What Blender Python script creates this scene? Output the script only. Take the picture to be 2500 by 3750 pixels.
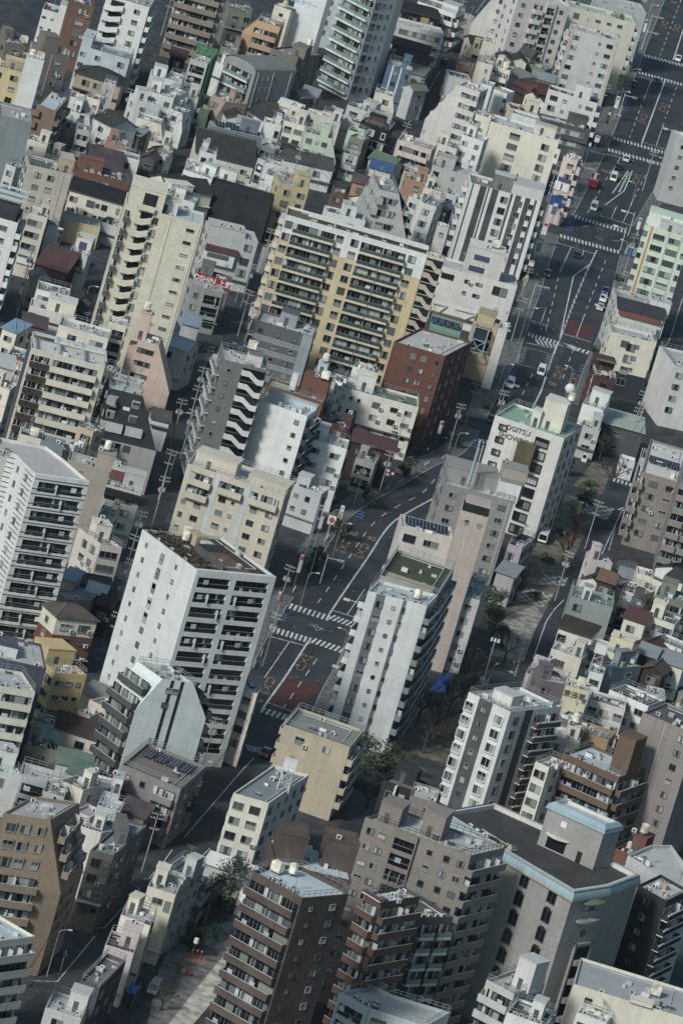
ADJ = [-0.24,0.24,-0.09,-0.3,0.4,0.04,0,0,0.57,-0.57,0,-0.42,0,0,-0.22,-0.01,0.37,0,0,0.48,0.22,0,-0.29,0.13,-0.15,0.58,0,0.42,0,0,0,-0.76,0.31,0.36,-0.67,0,0,0.51,0,0,0,-0.48,0.06,-0.19,0.19,0,0,0.14,-0.14,-0.11,0,0,0,0.11,-0.11,0,0,-0.44,0.44,0.38,-0.38,0,0,0,-0.78,0.78,0,0,0,0,0,0.38,0,-0.28,0.28,0,-0.45,0,0,0,0,0,0,-0.24,0,0,0,-1.29,-2.21,0.03,-0.03,0,0,0,0,0,0.8,0.47,0.68,0,0,-0.38,0.3,-0.68,1.31,0,0.69,-0.19,0.24,0.63,0,0,0,0,0,0,0,0.16,-0.16,0,0,0.02,-0.71,0.71,0,-0.01,0.01,0,0,0,0,0.72,-0.99,-0.58,0.61,0.63,-0.06,0,0,0,0,0,0,0,0,0,0,0,-0.76,0.76,0,0,0,0,0,0,0,0,-0.44,0.44,0,0,-0.06,0.06,0,0,-2.5,2.5,0,0,0,0,0,0,0,0,0,0,0,0,0.72,0,0,0,-0.1,0,0.8,0.21,0.43,1.73,-1.05,0,-0.8,0,0,0,1.38,1.61,0,0,0,0,0,0,0,0,0,0,-0.44,-0.52,0.67,-0.54,-0.49,0,0,0.89,-0.54,-0.35,-0.77,0,0,-0.76,0,0,0,-0.89,0,0.09,-0.45,-0.02,-0.44,-0.09,0,0,0,0,-1,0,0,-0.06,0.1,-0.43,-0.47,-0.76,1.23,0,0,0,-0.93,0.62,-0.31,0.36,0,0,0,0,0,0,0,0,0,-0.02,0.84,0.02,-0.84,0,2.19,-2.19,0,-0.12,0.12,-0.34,-0.12,0.12,0.34,0,0,0,-0.31,0.89,-0.89,0,0.89,0.23,0,0,-0.24,1.81,2.42,0,0,0,0,-1.2,-1.84,0,0,0,-0.04,-0.48,0,0.05,0,0,0,0,0,0.11,0,0,0,0,0.45,0,0,0,-0.38,-1.38,2.04,-1.06,0.26,0,0,-0.02,0,0,0.24,-0.58,0.01,0,0,0,0,0,0,-2.41,0,0,0,0,0,-0.72,0.43,0,0.31,0,0,0,0.41,0,0,0.93,0.45,0.46,0,0,0.54,-0.16,0.77,1.49,0.15,-0.05,0.16,0,0,-0.36,-0.01,0,-0.51,0.76,0]
import bpy, math, random, re
from mathutils import Vector, Matrix
R = random.Random(7)
for c in list(bpy.data.objects): bpy.data.objects.remove(c)
SC = bpy.context.scene
COL = SC.collection
# ---------------------------------------------------------------- camera
F_PX, PITCH, ROLL, CAM_H = 26000.0, math.radians(15.5), math.radians(16.3), 409.0
CAM_Y = -CAM_H / math.tan(PITCH)
cP, sP, cR, sR = math.cos(PITCH), math.sin(PITCH), math.cos(ROLL), math.sin(ROLL)
def at(px, py, z=0.0):
    """point of the photograph -> place in the city at height z"""
    dx, dy = px - 1250, py - 1875
    a, b = dx * cR + dy * sR, -dx * sR + dy * cR
    d = Vector((a, F_PX * cP - b * sP, -F_PX * sP - b * cP))
    t = (z - CAM_H) / d.z
    return Vector((0, CAM_Y, CAM_H)) + d * t
_T = (0, 0, 1)
def T(*a):
    global _T
    if isinstance(a[0], str): _T = (625 * int(a[0][0]), 625 * int(a[0][1]), a[1] if len(a) > 1 else 2.5088)
    else: _T = a
def S(p): return (_T[0] + p[0] / _T[2], _T[1] + p[1] / _T[2])
# ---------------------------------------------------------------- materials
PAL = dict(W=(.64,.645,.62),W2=(.62,.65,.66),W3=(.62,.63,.61),LW=(.56,.55,.53),LW2=(.58,.58,.56),LW3=(.62,.63,.62),C=(.66,.615,.50),C2=(.58,.54,.44),C3=(.65,.61,.49),
 C4=(.60,.555,.44),C5=(.60,.55,.38),C6=(.67,.64,.54),IV=(.68,.65,.55),E1=(.66,.61,.475),CRM=(.62,.55,.41),CPK=(.60,.53,.46),BE=(.50,.455,.37),BE2=(.55,.49,.385),BE3=(.45,.37,.26),TN=(.42,.34,.23),TN2=(.44,.35,.22),
 TA=(.35,.30,.25),TB=(.27,.21,.16),YE=(.60,.48,.24),YE2=(.45,.30,.11),YE3=(.55,.40,.17),YEA=(.56,.45,.25),YC=(.52,.43,.23),YC2=(.45,.40,.28),OR=(.50,.30,.15),ORS=(.62,.20,.05),OC=(.38,.25,.10),
 PK=(.58,.42,.34),PK2=(.60,.47,.42),PK3=(.58,.50,.45),PK5=(.47,.385,.34),PK4=(.58,.49,.475),PW=(.58,.55,.52),PW2=(.56,.535,.50),PW3=(.62,.585,.545),PB=(.33,.24,.20),PU=(.10,.075,.085),PU2=(.33,.29,.35),PU3=(.17,.14,.16),MB=(.25,.215,.20),
 BR=(.17,.095,.065),BR2=(.21,.14,.10),BR3=(.16,.10,.065),DB=(.075,.05,.042),DB3=(.105,.075,.065),DB4=(.13,.075,.055),DR=(.10,.036,.034),RB=(.19,.075,.05),RB2=(.20,.085,.055),RBK=(.17,.07,.048),RT=(.20,.095,.065),TC=(.42,.22,.14),MR=(.10,.05,.05),MR2=(.13,.06,.06),RST=(.25,.07,.04),RED=(.30,.012,.022),RDX=(.45,.03,.03),
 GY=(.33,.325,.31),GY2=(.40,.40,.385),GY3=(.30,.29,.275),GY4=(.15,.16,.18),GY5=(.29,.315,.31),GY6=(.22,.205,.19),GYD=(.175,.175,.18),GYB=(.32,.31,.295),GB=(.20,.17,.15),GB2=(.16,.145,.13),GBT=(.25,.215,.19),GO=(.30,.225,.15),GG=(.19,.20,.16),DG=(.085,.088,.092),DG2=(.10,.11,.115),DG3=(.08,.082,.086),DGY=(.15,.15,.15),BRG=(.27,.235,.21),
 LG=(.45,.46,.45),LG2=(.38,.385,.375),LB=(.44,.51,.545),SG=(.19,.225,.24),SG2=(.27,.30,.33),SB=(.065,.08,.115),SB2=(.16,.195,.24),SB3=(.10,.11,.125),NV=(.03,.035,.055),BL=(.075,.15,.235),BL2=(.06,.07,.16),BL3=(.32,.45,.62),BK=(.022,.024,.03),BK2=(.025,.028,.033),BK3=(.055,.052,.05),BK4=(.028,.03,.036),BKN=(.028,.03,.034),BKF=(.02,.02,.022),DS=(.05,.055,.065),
 GN=(.50,.60,.46),GN2=(.10,.16,.11),GN3=(.40,.56,.44),GN4=(.13,.24,.19),GN5=(.10,.28,.22),GN7=(.22,.40,.27),GND=(.13,.21,.16),GNL=(.56,.66,.52),GNM=(.24,.38,.29),PG=(.47,.49,.42),PGW=(.58,.63,.62),PGR=(.44,.53,.43),TQ=(.25,.37,.41),AQ=(.53,.66,.62),AQ2=(.24,.40,.39),OL=(.115,.095,.045),WG=(.35,.335,.32),PWR=(.47,.43,.41),
 SGL=(.34,.36,.37),SGT=(.20,.215,.22),LGD=(.38,.38,.37),CON=(.24,.235,.215),DT=(.045,.047,.05),DT2=(.085,.082,.078),BRT=(.115,.09,.08),DR2=(.12,.04,.03),GGT=(.22,.23,.17),BLT=(.03,.09,.22),BLR=(.16,.30,.42),SP=(.30,.31,.32),GNr=(.2,.4,.25),YEr=(.5,.4,.2),LBc=(.25,.34,.46),TURF=(.062,.07,.038),SOIL=(.07,.05,.035),GV=(.215,.235,.23),GVL=(.26,.285,.28),TNr=(.15,.11,.075),
 METAL=(.50,.52,.53),GREENNET=(.06,.30,.13),MESH=(.05,.05,.06))
for _k, _v in list(PAL.items()):
    _g = sum(_v) / 3; PAL[_k] = tuple(_g + (x - _g) * .8 for x in _v)
_M = {}
def nodes(m):
    m.use_nodes = True
    return m.node_tree.nodes, m.node_tree.links
def mat(k):
    """weathered wall / roof surface: blotches, rain streaks and faint panel joints"""
    if k in _M: return _M[k]
    if k in SPECIAL: _M[k] = SPECIAL[k](); return _M[k]
    c = PAL[k]
    m = bpy.data.materials.new('surface_' + k); n, l = nodes(m); b = n['Principled BSDF']
    b.inputs['Roughness'].default_value = .82
    b.inputs['Specular IOR Level'].default_value = .25
    tc = n.new('ShaderNodeTexCoord')
    geo = n.new('ShaderNodeNewGeometry'); oi = n.new('ShaderNodeObjectInfo')
    big = n.new('ShaderNodeTexNoise'); big.inputs['Scale'].default_value = .22; big.inputs['Detail'].default_value = 5; big.inputs['Roughness'].default_value = .65
    l.new(geo.outputs['Position'], big.inputs['Vector'])
    mp = n.new('ShaderNodeMapping'); mp.inputs['Scale'].default_value = (1.6, 1.6, .1); l.new(geo.outputs['Position'], mp.inputs['Vector'])
    st = n.new('ShaderNodeTexNoise'); st.inputs['Scale'].default_value = 1.0; st.inputs['Detail'].default_value = 4; l.new(mp.outputs[0], st.inputs['Vector'])
    fin = n.new('ShaderNodeTexNoise'); fin.inputs['Scale'].default_value = 3.2; fin.inputs['Detail'].default_value = 3; l.new(geo.outputs['Position'], fin.inputs['Vector'])
    def mr(src, a0, a1, b0, b1):
        r = n.new('ShaderNodeMapRange'); r.inputs[1].default_value = a0; r.inputs[2].default_value = a1; r.inputs[3].default_value = b0; r.inputs[4].default_value = b1
        l.new(src, r.inputs[0]); return r.outputs[0]
    def mul(a, b_):
        q = n.new('ShaderNodeMath'); q.operation = 'MULTIPLY'; l.new(a, q.inputs[0]); l.new(b_, q.inputs[1]); return q.outputs[0]
    dark = max(c) < .12
    v = mul(mr(big.outputs[0], .3, .7, .88 if not dark else .7, 1.07 if not dark else 1.3), mr(st.outputs[0], .35, .8, 1.02, .88))
    v = mul(v, mr(fin.outputs[0], .3, .7, .92, 1.06))
    v = mul(v, mr(oi.outputs['Random'], 0, 1, .93, 1.05))
    # panel joints
    sep = n.new('ShaderNodeSeparateXYZ'); l.new(tc.outputs['Object'], sep.inputs[0])
    ad = n.new('ShaderNodeMath'); ad.operation = 'ADD'; l.new(sep.outputs[0], ad.inputs[0]); l.new(sep.outputs[1], ad.inputs[1])
    cb = n.new('ShaderNodeCombineXYZ'); l.new(ad.outputs[0], cb.inputs[0]); l.new(sep.outputs[2], cb.inputs[1])
    br = n.new('ShaderNodeTexBrick'); br.offset = 0; br.inputs['Scale'].default_value = 1; br.inputs['Brick Width'].default_value = 3.1; br.inputs['Row Height'].default_value = 2.9
    br.inputs['Mortar Size'].default_value = .03; br.inputs['Color1'].default_value = (1,1,1,1); br.inputs['Color2'].default_value = (.97,.97,.97,1); br.inputs['Mortar'].default_value = (.72,.72,.72,1)
    if k in ('RBK','BR','RB','RB2','BR2','BR3','DB3','DB4','GO','GBT','BE','TB','OR','GYB','GY3','BRG','GB','RT','E1'):
        br.offset = .5; br.inputs['Brick Width'].default_value = .9; br.inputs['Row Height'].default_value = .35; br.inputs['Mortar Size'].default_value = .05; br.inputs['Color2'].default_value = (.84,.84,.84,1); br.inputs['Mortar'].default_value = (.85,.85,.85,1)
    if k in ('DT','DT2','BRT','SGT','GGT','GND','PU','MR','MR2','AQ','AQ2','PGR','GV','LBc','BK','DB','DS'):
        br.offset = 0; br.inputs['Brick Width'].default_value = .55; br.inputs['Row Height'].default_value = .6; br.inputs['Mortar Size'].default_value = .09; br.inputs['Color2'].default_value = (.8,.8,.8,1); br.inputs['Mortar'].default_value = (.66,.66,.66,1)
        l.new(sep.outputs[0], cb.inputs[0]); l.new(sep.outputs[1], cb.inputs[1])
    l.new(cb.outputs[0], br.inputs['Vector'])
    hs = n.new('ShaderNodeMix'); hs.data_type = 'RGBA'; hs.blend_type = 'MULTIPLY'; hs.inputs[0].default_value = 1
    hs.inputs[6].default_value = (*c, 1); l.new(br.outputs['Color'], hs.inputs[7])
    h2 = n.new('ShaderNodeMix'); h2.data_type = 'RGBA'; h2.blend_type = 'MULTIPLY'; h2.inputs[0].default_value = 1
    l.new(hs.outputs[2], h2.inputs[6]); l.new(v, h2.inputs[7]); l.new(h2.outputs[2], b.inputs['Base Color'])
    _M[k] = m; return m
def simple(name, c, rough=.5, metal=0, emit=None, alpha=1, noise=0):
    m = bpy.data.materials.new(name); n, l = nodes(m); b = n['Principled BSDF']
    b.inputs['Base Color'].default_value = (*c, 1); b.inputs['Roughness'].default_value = rough; b.inputs['Metallic'].default_value = metal
    b.inputs['Alpha'].default_value = alpha
    if emit: b.inputs['Emission Color'].default_value = (*emit, 1); b.inputs['Emission Strength'].default_value = 1.5
    if noise:
        t = n.new('ShaderNodeTexNoise'); t.inputs['Scale'].default_value = noise; g = n.new('ShaderNodeNewGeometry'); l.new(g.outputs['Position'], t.inputs['Vector'])
        r = n.new('ShaderNodeValToRGB'); r.color_ramp.elements[0].color = (*[x * .6 for x in c], 1); r.color_ramp.elements[1].color = (*[x * 1.35 for x in c], 1)
        r.color_ramp.elements[0].position = .35; r.color_ramp.elements[1].position = .65
        l.new(t.outputs[0], r.inputs[0]); l.new(r.outputs[0], b.inputs['Base Color'])
    return m
def glass_mat(name, a, b2, rough=.12):
    m = bpy.data.materials.new(name); n, l = nodes(m); b = n['Principled BSDF']
    oi = n.new('ShaderNodeObjectInfo'); r = n.new('ShaderNodeValToRGB')
    r.color_ramp.elements[0].color = (*a, 1); r.color_ramp.elements[1].color = (*b2, 1); r.color_ramp.elements[0].position = .35
    l.new(oi.outputs['Random'], r.inputs[0]); l.new(r.outputs[0], b.inputs['Base Color'])
    b.inputs['Roughness'].default_value = rough; b.inputs['Specular IOR Level'].default_value = .55
    return m
def chequer():
    m = simple('chequered_paving', (.3,.29,.26), .85); n, l = nodes(m); t = n.new('ShaderNodeTexChecker'); g = n.new('ShaderNodeNewGeometry'); mp = n.new('ShaderNodeMapping'); mp.inputs['Scale'].default_value = (.95,.55,1)
    l.new(g.outputs['Position'], mp.inputs[0]); l.new(mp.outputs[0], t.inputs['Vector']); t.inputs['Scale'].default_value = 1; t.inputs['Color1'].default_value = (.42,.41,.37,1); t.inputs['Color2'].default_value = (.15,.145,.135,1); l.new(t.outputs[0], n['Principled BSDF'].inputs['Base Color']); return m
SPECIAL = dict(
 GL=lambda: glass_mat('window_glass', (.012,.016,.02), (.13,.16,.165)),
 GLD=lambda: glass_mat('dark_glass', (.008,.01,.013), (.025,.03,.035)),
 CUR=lambda: glass_mat('curtained_glass', (.16,.18,.17), (.42,.43,.40), .3),
 FG=lambda: glass_mat('green_glass', (.15,.24,.22), (.21,.31,.28), .2),
 FG2=lambda: glass_mat('bottle_glass', (.035,.06,.05), (.07,.10,.085), .2),
 FR=lambda: simple('window_frame', (.30,.30,.29), .45),
 FRD=lambda: simple('dark_frame', (.09,.09,.092), .45),
 SOL=lambda: simple('solar_cell', (.012,.018,.035), .25),
 AC=lambda: simple('machine_casing', (.62,.61,.56), .6, noise=2),
 ACD=lambda: simple('machine_fan', (.06,.06,.06), .6),
 TANK=lambda: simple('tank_plastic', (.66,.61,.50), .5, noise=.8),
 RAIL=lambda: simple('rail_metal', (.21,.23,.24), .5),
 GREENNET=lambda: simple('scaffold_net', (.04,.15,.075), .8, noise=1.5),
 ASP=lambda: simple('asphalt', (.027,.032,.039), .8, noise=.12), ASP2=lambda: simple('asphalt_patch', (.021,.025,.031), .85, noise=.6), IRON=lambda: simple('manhole_iron', (.075,.077,.08), .5), PAV=lambda: simple('paving', (.115,.115,.115), .85, noise=.8), KERB=lambda: simple('kerb_stone', (.24,.24,.235), .8),
 MRK=lambda: simple('road_paint', (.52,.53,.52), .7, noise=1.2), PNT=lambda: simple('orange_road_paint', (.30,.17,.065), .7, noise=1.5), REDR=lambda: simple('red_surfacing', (.075,.022,.022), .85, noise=1), CYC=lambda: simple('blue_road_paint', (.05,.13,.32), .7),
 PRK=lambda: simple('park_soil', (.125,.115,.085), .95, noise=.5), PTH=lambda: simple('park_paving', (.27,.255,.225), .9, noise=.6), PTH2=lambda: simple('playground_paving', (.17,.168,.155), .9, noise=.5), PTH3=lambda: simple('pale_path', (.42,.40,.35), .9, noise=.5), CHK=lambda: chequer(), SOIL2=lambda: simple('bare_soil', (.05,.042,.032), .95, noise=.7),
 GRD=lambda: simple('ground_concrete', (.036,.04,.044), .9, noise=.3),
 CLOTH=lambda: glass_mat('laundry', (.30,.31,.38), (.68,.67,.64), .9),
)
# ---------------------------------------------------------------- mesh building
class MB:
    def __init__(s): s.v, s.f, s.m, s.k = [], [], [], []
    def mi(s, k):
        if k not in s.k: s.k.append(k)
        return s.k.index(k)
    def face(s, pts, k):
        i = len(s.v); s.v += [tuple(p) for p in pts]; s.f.append(tuple(range(i, i + len(pts)))); s.m.append(s.mi(k))
    def box(s, x0, x1, y0, y1, z0, z1, k, ktop=None):
        i = len(s.v)
        s.v += [(x0,y0,z0),(x1,y0,z0),(x1,y1,z0),(x0,y1,z0),(x0,y0,z1),(x1,y0,z1),(x1,y1,z1),(x0,y1,z1)]
        for q in ((0,3,2,1),(0,1,5,4),(1,2,6,5),(2,3,7,6),(3,0,4,7)): s.f.append(tuple(i + j for j in q)); s.m.append(s.mi(k))
        s.f.append(tuple(i + j for j in (4,5,6,7))); s.m.append(s.mi(ktop or k))
    def prism(s, poly, z0, z1, k, ktop=None, bottom=True):
        n = len(poly); i = len(s.v)
        s.v += [(p[0], p[1], z0) for p in poly] + [(p[0], p[1], z1) for p in poly]
        for j in range(n):
            s.f.append((i + j, i + (j + 1) % n, i + n + (j + 1) % n, i + n + j)); s.m.append(s.mi(k))
        s.f.append(tuple(i + n + j for j in range(n))); s.m.append(s.mi(ktop or k))
        if bottom: s.f.append(tuple(i + j for j in reversed(range(n)))); s.m.append(s.mi(k))
    def ring(s, p0, z0, p1, z1, k):
        n = len(p0)
        for j in range(n):
            a, b = p0[j], p0[(j + 1) % n]; c, d = p1[(j + 1) % n], p1[j]
            s.face([(a[0],a[1],z0),(b[0],b[1],z0),(c[0],c[1],z1),(d[0],d[1],z1)], k)
    def beam(s, a, b, r, k):
        a, b = Vector(a), Vector(b); d = (b - a)
        if d.length < 1e-5: return
        d.normalize(); u = d.cross(Vector((0,0,1)))
        if u.length < .01: u = Vector((1,0,0))
        u.normalize(); w = d.cross(u) * r; u = u * r; i = len(s.v)
        for p in (a, b): s.v += [tuple(p + u + w), tuple(p - u + w), tuple(p - u - w), tuple(p + u - w)]
        for q in ((0,1,5,4),(1,2,6,5),(2,3,7,6),(3,0,4,7),(3,2,1,0),(4,5,6,7)): s.f.append(tuple(i + j for j in q)); s.m.append(s.mi(k))
    def cyl(s, x, y, z0, z1, r, k, n=10, r1=None, ktop=None):
        r1 = r if r1 is None else r1
        a = [(x + r * math.cos(t * 2 * math.pi / n), y + r * math.sin(t * 2 * math.pi / n)) for t in range(n)]
        b = [(x + r1 * math.cos(t * 2 * math.pi / n), y + r1 * math.sin(t * 2 * math.pi / n)) for t in range(n)]
        s.ring(a, z0, b, z1, k); s.face([(p[0], p[1], z1) for p in b], ktop or k)
    def mesh(s, name):
        me = bpy.data.meshes.new(name); me.from_pydata(s.v, [], s.f)
        for k in s.k: me.materials.append(mat(k))
        me.polygons.foreach_set('material_index', s.m); me.update(); return me
def obj(name, me, parent=None, loc=(0,0,0), rz=0.0):
    o = bpy.data.objects.new(name, me); COL.objects.link(o); o.location = loc; o.rotation_euler = (0,0,rz)
    if parent: o.parent = parent
    return o
def thing(name, label, cat, loc, rz=0.0, group=None):
    o = bpy.data.objects.new(name, None); COL.objects.link(o); o.location = loc; o.rotation_euler = (0,0,rz)
    o['label'] = label; o['category'] = cat
    if group: o['group'] = group
    return o
_C = {}
def cached(key, fn):
    if key not in _C: _C[key] = fn()
    return _C[key]
# ---------------------------------------------------------------- facade pieces (x along wall, -y outwards, z up)
def window_mesh(w, h, var, frame, flag):
    m = MB(); a, b = -w / 2, w / 2; t = .07; gl = 'GLD' if flag == 'A' else 'GL'
    fr = frame or ('FR' if var % 2 else 'FRD')
    if frame: t = .16
    m.box(a, b, -.07, 0, -h / 2, h / 2, gl)
    pr = .14 if not frame else .3
    m.box(a - t, a, -pr, 0, -h / 2 - t, h / 2 + t, fr); m.box(b, b + t, -pr, 0, -h / 2 - t, h / 2 + t, fr)
    m.box(a, b, -pr, 0, h / 2, h / 2 + t, fr); m.box(a - .06, b + .06, -pr - .06, 0, -h / 2 - t - .03, -h / 2, fr)
    if w > 1.05:
        m.box(-.035, .035, -.1, 0, -h / 2, h / 2, fr)
        if w > 2.3:
            for x in (-w / 4, w / 4): m.box(x - .035, x + .035, -.1, 0, -h / 2, h / 2, fr)
    if var in (1, 4): m.box(.04 if w > 1.05 else a, b, -.085, 0, -h / 2, h / 2, 'CUR')
    if var == 2: m.box(a, a + w * .35, -.085, 0, -h / 2, h / 2, 'CUR'); m.box(a + w * .8, b, -.085, 0, -h / 2, h / 2, 'CUR')
    if var == 3: m.box(a, b, -.085, 0, -h / 2, h * .05, 'CUR')
    if flag == 'A':
        n = 8; pts = [(math.cos(math.pi * i / n) * w / 2, h / 2 + t + math.sin(math.pi * i / n) * .5) for i in range(n + 1)]
        m.face([(x, -.12, z) for x, z in reversed(pts)], 'GLD')
        for (x0, z0), (x1, z1) in zip(pts, pts[1:]): m.beam((x0, -.15, z0), (x1, -.15, z1), .1, 'GYB')
    return m.mesh('window')
def doors_mesh(L, var, H=2.25, dark=0):
    rr = random.Random(var * 31 + int(L * 10)); m = MB(); x = 0.0
    m.box(0, L, -.05, 0, 0, H, 'GLD')
    while x < L - .3:
        w = min(rr.choice((.85, .9, 1.2, .7)), L - x); t = rr.random()
        if t < (.05 if dark else .26): m.box(x + .04, x + w - .04, -.09, -.05, .05, H - .15, 'CUR')
        elif t < (.09 if dark else .42): m.box(x, x + w * .7, -.10, -.05, 0, H, 'LG')
        elif t < (.22 if dark else .75): m.box(x + .05, x + w - .05, -.08, -.05, .08, H - .2, 'GL')
        m.box(x, x + .05, -.10, -.05, 0, H, 'FRD' if dark else 'FR'); x += w
    x = rr.uniform(.3, 1.5)
    while x < L - 1:
        t = rr.random()
        if t < .35: m.box(x, x + .75, -.55, -.2, .02, .6, 'AC')
        elif t < .6: m.box(x, x + 1.1, -.75, -.7, .75, 1.65, 'CLOTH')
        elif t < .75: m.box(x, x + .08, -1.1, -.05, 0, H - .3, 'LG')
        x += rr.uniform(1.6, 3.4)
    return m.mesh('glazed_doors')
def balcony_mesh(L, kind, k, d=1.25, slab=None):
    m = MB(); m.box(0, L, -d, 0, -.2, 0, slab or k)
    if kind == 'g':
        m.box(0, L, -d, -d + .1, 0, .3, slab or k)
        n = max(1, round(L / 1.15))
        for i in range(n): m.box(i * L / n + .03, (i + 1) * L / n - .03, -d + .02, -d + .06, .3, 1.08, 'FG' if k != 'CRM' else 'FG2')
        for i in range(n + 1): m.box(min(i * L / n, L - .05), min(i * L / n + .05, L), -d, -d + .07, .3, 1.1, 'RAIL')
        m.box(0, L, -d, -d + .09, 1.1, 1.16, 'RAIL')
        for x in (0, L - .08): m.box(x, x + .08, -d + .1, 0, 0, 1.05, k)
    else:
        m.box(0, L, -d, -d + .14, 0, 1.12 - (.22 if slab else 0), k); m.box(-.01, L + .01, -d - .02, -d + .16, 1.12 - (.22 if slab else 0), 1.18, slab or 'LG')
        for x in (0, L - .12): m.box(x, x + .12, -d + .14, 0, 0, 1.12, k)
        m.box(L * .5 - .04, L * .5 + .04, -d + .2, 0, 0, 2.3, 'LG')
    return m.mesh('balcony')
def stair_mesh(L, k, up, H):
    """one flight of an outside stair: landing, sloped parapet, dark well behind"""
    m = MB(); d = 1.0; PH = 1.45 if up else 1.2; q = H * .46; s = 1 if up else -1
    m.box(L * (.3 if up else 0), L, -.06, 0, .15, H - .05, 'GLD')  # flat dark sheet on the wall in place of shaded stairwell depth
    if up: q = H * .27
    P = [(0, 0), (.34, 0), (.74, s * q), (1.0, s * q)] if not up else [(0, 0), (.5, 0), (1.0, q)]
    o = 0 if up else q
    for (u0, z0), (u1, z1) in zip(P, P[1:]):
        x0, x1 = u0 * L, u1 * L; z0 += o; z1 += o
        for y0, y1 in ((-d, -d + .14),):
            v = [(x0,y0,z0),(x1,y0,z1),(x1,y1,z1),(x0,y1,z0),(x0,y0,z0+PH),(x1,y0,z1+PH),(x1,y1,z1+PH),(x0,y1,z0+PH)]
            i = len(m.v); m.v += v
            for f in ((0,3,2,1),(0,1,5,4),(1,2,6,5),(2,3,7,6),(3,0,4,7),(4,5,6,7)): m.f.append(tuple(i + j for j in f)); m.m.append(m.mi(k))
        m.face([(x0,-d+.14,z0+.05),(x1,-d+.14,z1+.05),(x1,-.06,z1+.05),(x0,-.06,z0+.05)], 'LG')
    m.box(-.0, .12, -d + .14, 0, o, o + 1.15, k); m.box(L - .12, L, -d + .14, 0, o + s * q, o + s * q + 1.15, k)
    m.box(L * .86, L * .86 + .9, -.5, -.06, .2, 1.0, 'AC')
    return m.mesh('stair_flight')
def ribbon_mesh(L, H=1.3):
    m = MB(); n = max(1, round(L / 1.3)); m.box(0, L, -.07, 0, 0, H, 'GL'); rr = random.Random(int(L * 7))
    for i in range(n + 1): m.box(i * L / n - .03 if i else 0, i * L / n + .03 if i < n else L, -.12, -.07, 0, H, 'FR')
    for i in range(n):
        if rr.random() < .35: m.box(i * L / n + .04, (i + 1) * L / n - .04, -.09, -.07, 0, H, 'CUR')
    m.box(0, L, -.16, 0, H, H + .1, 'FR'); m.box(0, L, -.2, 0, -.1, 0, 'FR')
    return m.mesh('ribbon_window')
def ac_mesh():
    m = MB(); m.box(-.42, .42, -.17, .17, .1, .78, 'AC'); m.box(-.3, .22, -.18, -.17, .18, .70, 'ACD'); m.box(-.42, .42, -.1, .1, 0, .1, 'ACD'); return m.mesh('air_conditioner')
def tank_mesh(r):
    m = MB(); rr = random.Random(r)
    if r % 2:
        m.cyl(0, 0, .5, 2.0, .75, 'TANK', 12); m.cyl(0, 0, 2.0, 2.25, .75, 'TANK', 12, .3)
        for a in range(4): m.box(.5 * math.cos(a * 1.57) - .06, .5 * math.cos(a * 1.57) + .06, .5 * math.sin(a * 1.57) - .06, .5 * math.sin(a * 1.57) + .06, 0, .5, 'RAIL')
    else:
        m.box(-.9, .9, -.7, .7, .4, 2.0, 'TANK'); m.box(-.95, .95, -.75, .75, .3, .4, 'RAIL'); m.cyl(.3, 0, 2.0, 2.12, .3, 'TANK', 10)
        for x in (-.8, 0, .8): m.box(x - .05, x + .05, -.72, .72, .4, 2.03, 'TANK')
        for x in (-.8, .7):
            for y in (-.6, .5): m.box(x, x + .1, y, y + .1, 0, .3, 'RAIL')
    return m.mesh('water_tank')
def rail_mesh(poly, z, k, hh=1.1):
    m = MB(); n = len(poly)
    for i in range(n):
        a, b = Vector(poly[i]), Vector(poly[(i + 1) % n]); L = (b - a).length
        if L < .3: continue
        for q in (hh, hh * .55): m.beam((a.x, a.y, z + q), (b.x, b.y, z + q), .035, k)
        c = max(1, round(L / 1.3))
        for j in range(c): p = a.lerp(b, j / c); m.beam((p.x, p.y, z), (p.x, p.y, z + hh), .03, k)
    return m.mesh('roof_railing')
def antenna_mesh():
    m = MB(); m.beam((0,0,0), (0,0,3.2), .035, 'RAIL')
    for z, w in ((3.1, .9), (2.7, .7)):
        m.beam((-w, 0, z), (w, 0, z), .025, 'RAIL')
        for x in (-w, -w * .5, 0, w * .5, w): m.beam((x, -.35, z), (x, .35, z), .018, 'RAIL')
    return m.mesh('roof_antenna')
def vent_mesh():
    m = MB(); m.box(-.3, .3, -.3, .3, 0, .35, 'LG'); m.cyl(0, 0, .35, .7, .2, 'METAL', 8); return m.mesh('roof_vent')
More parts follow.
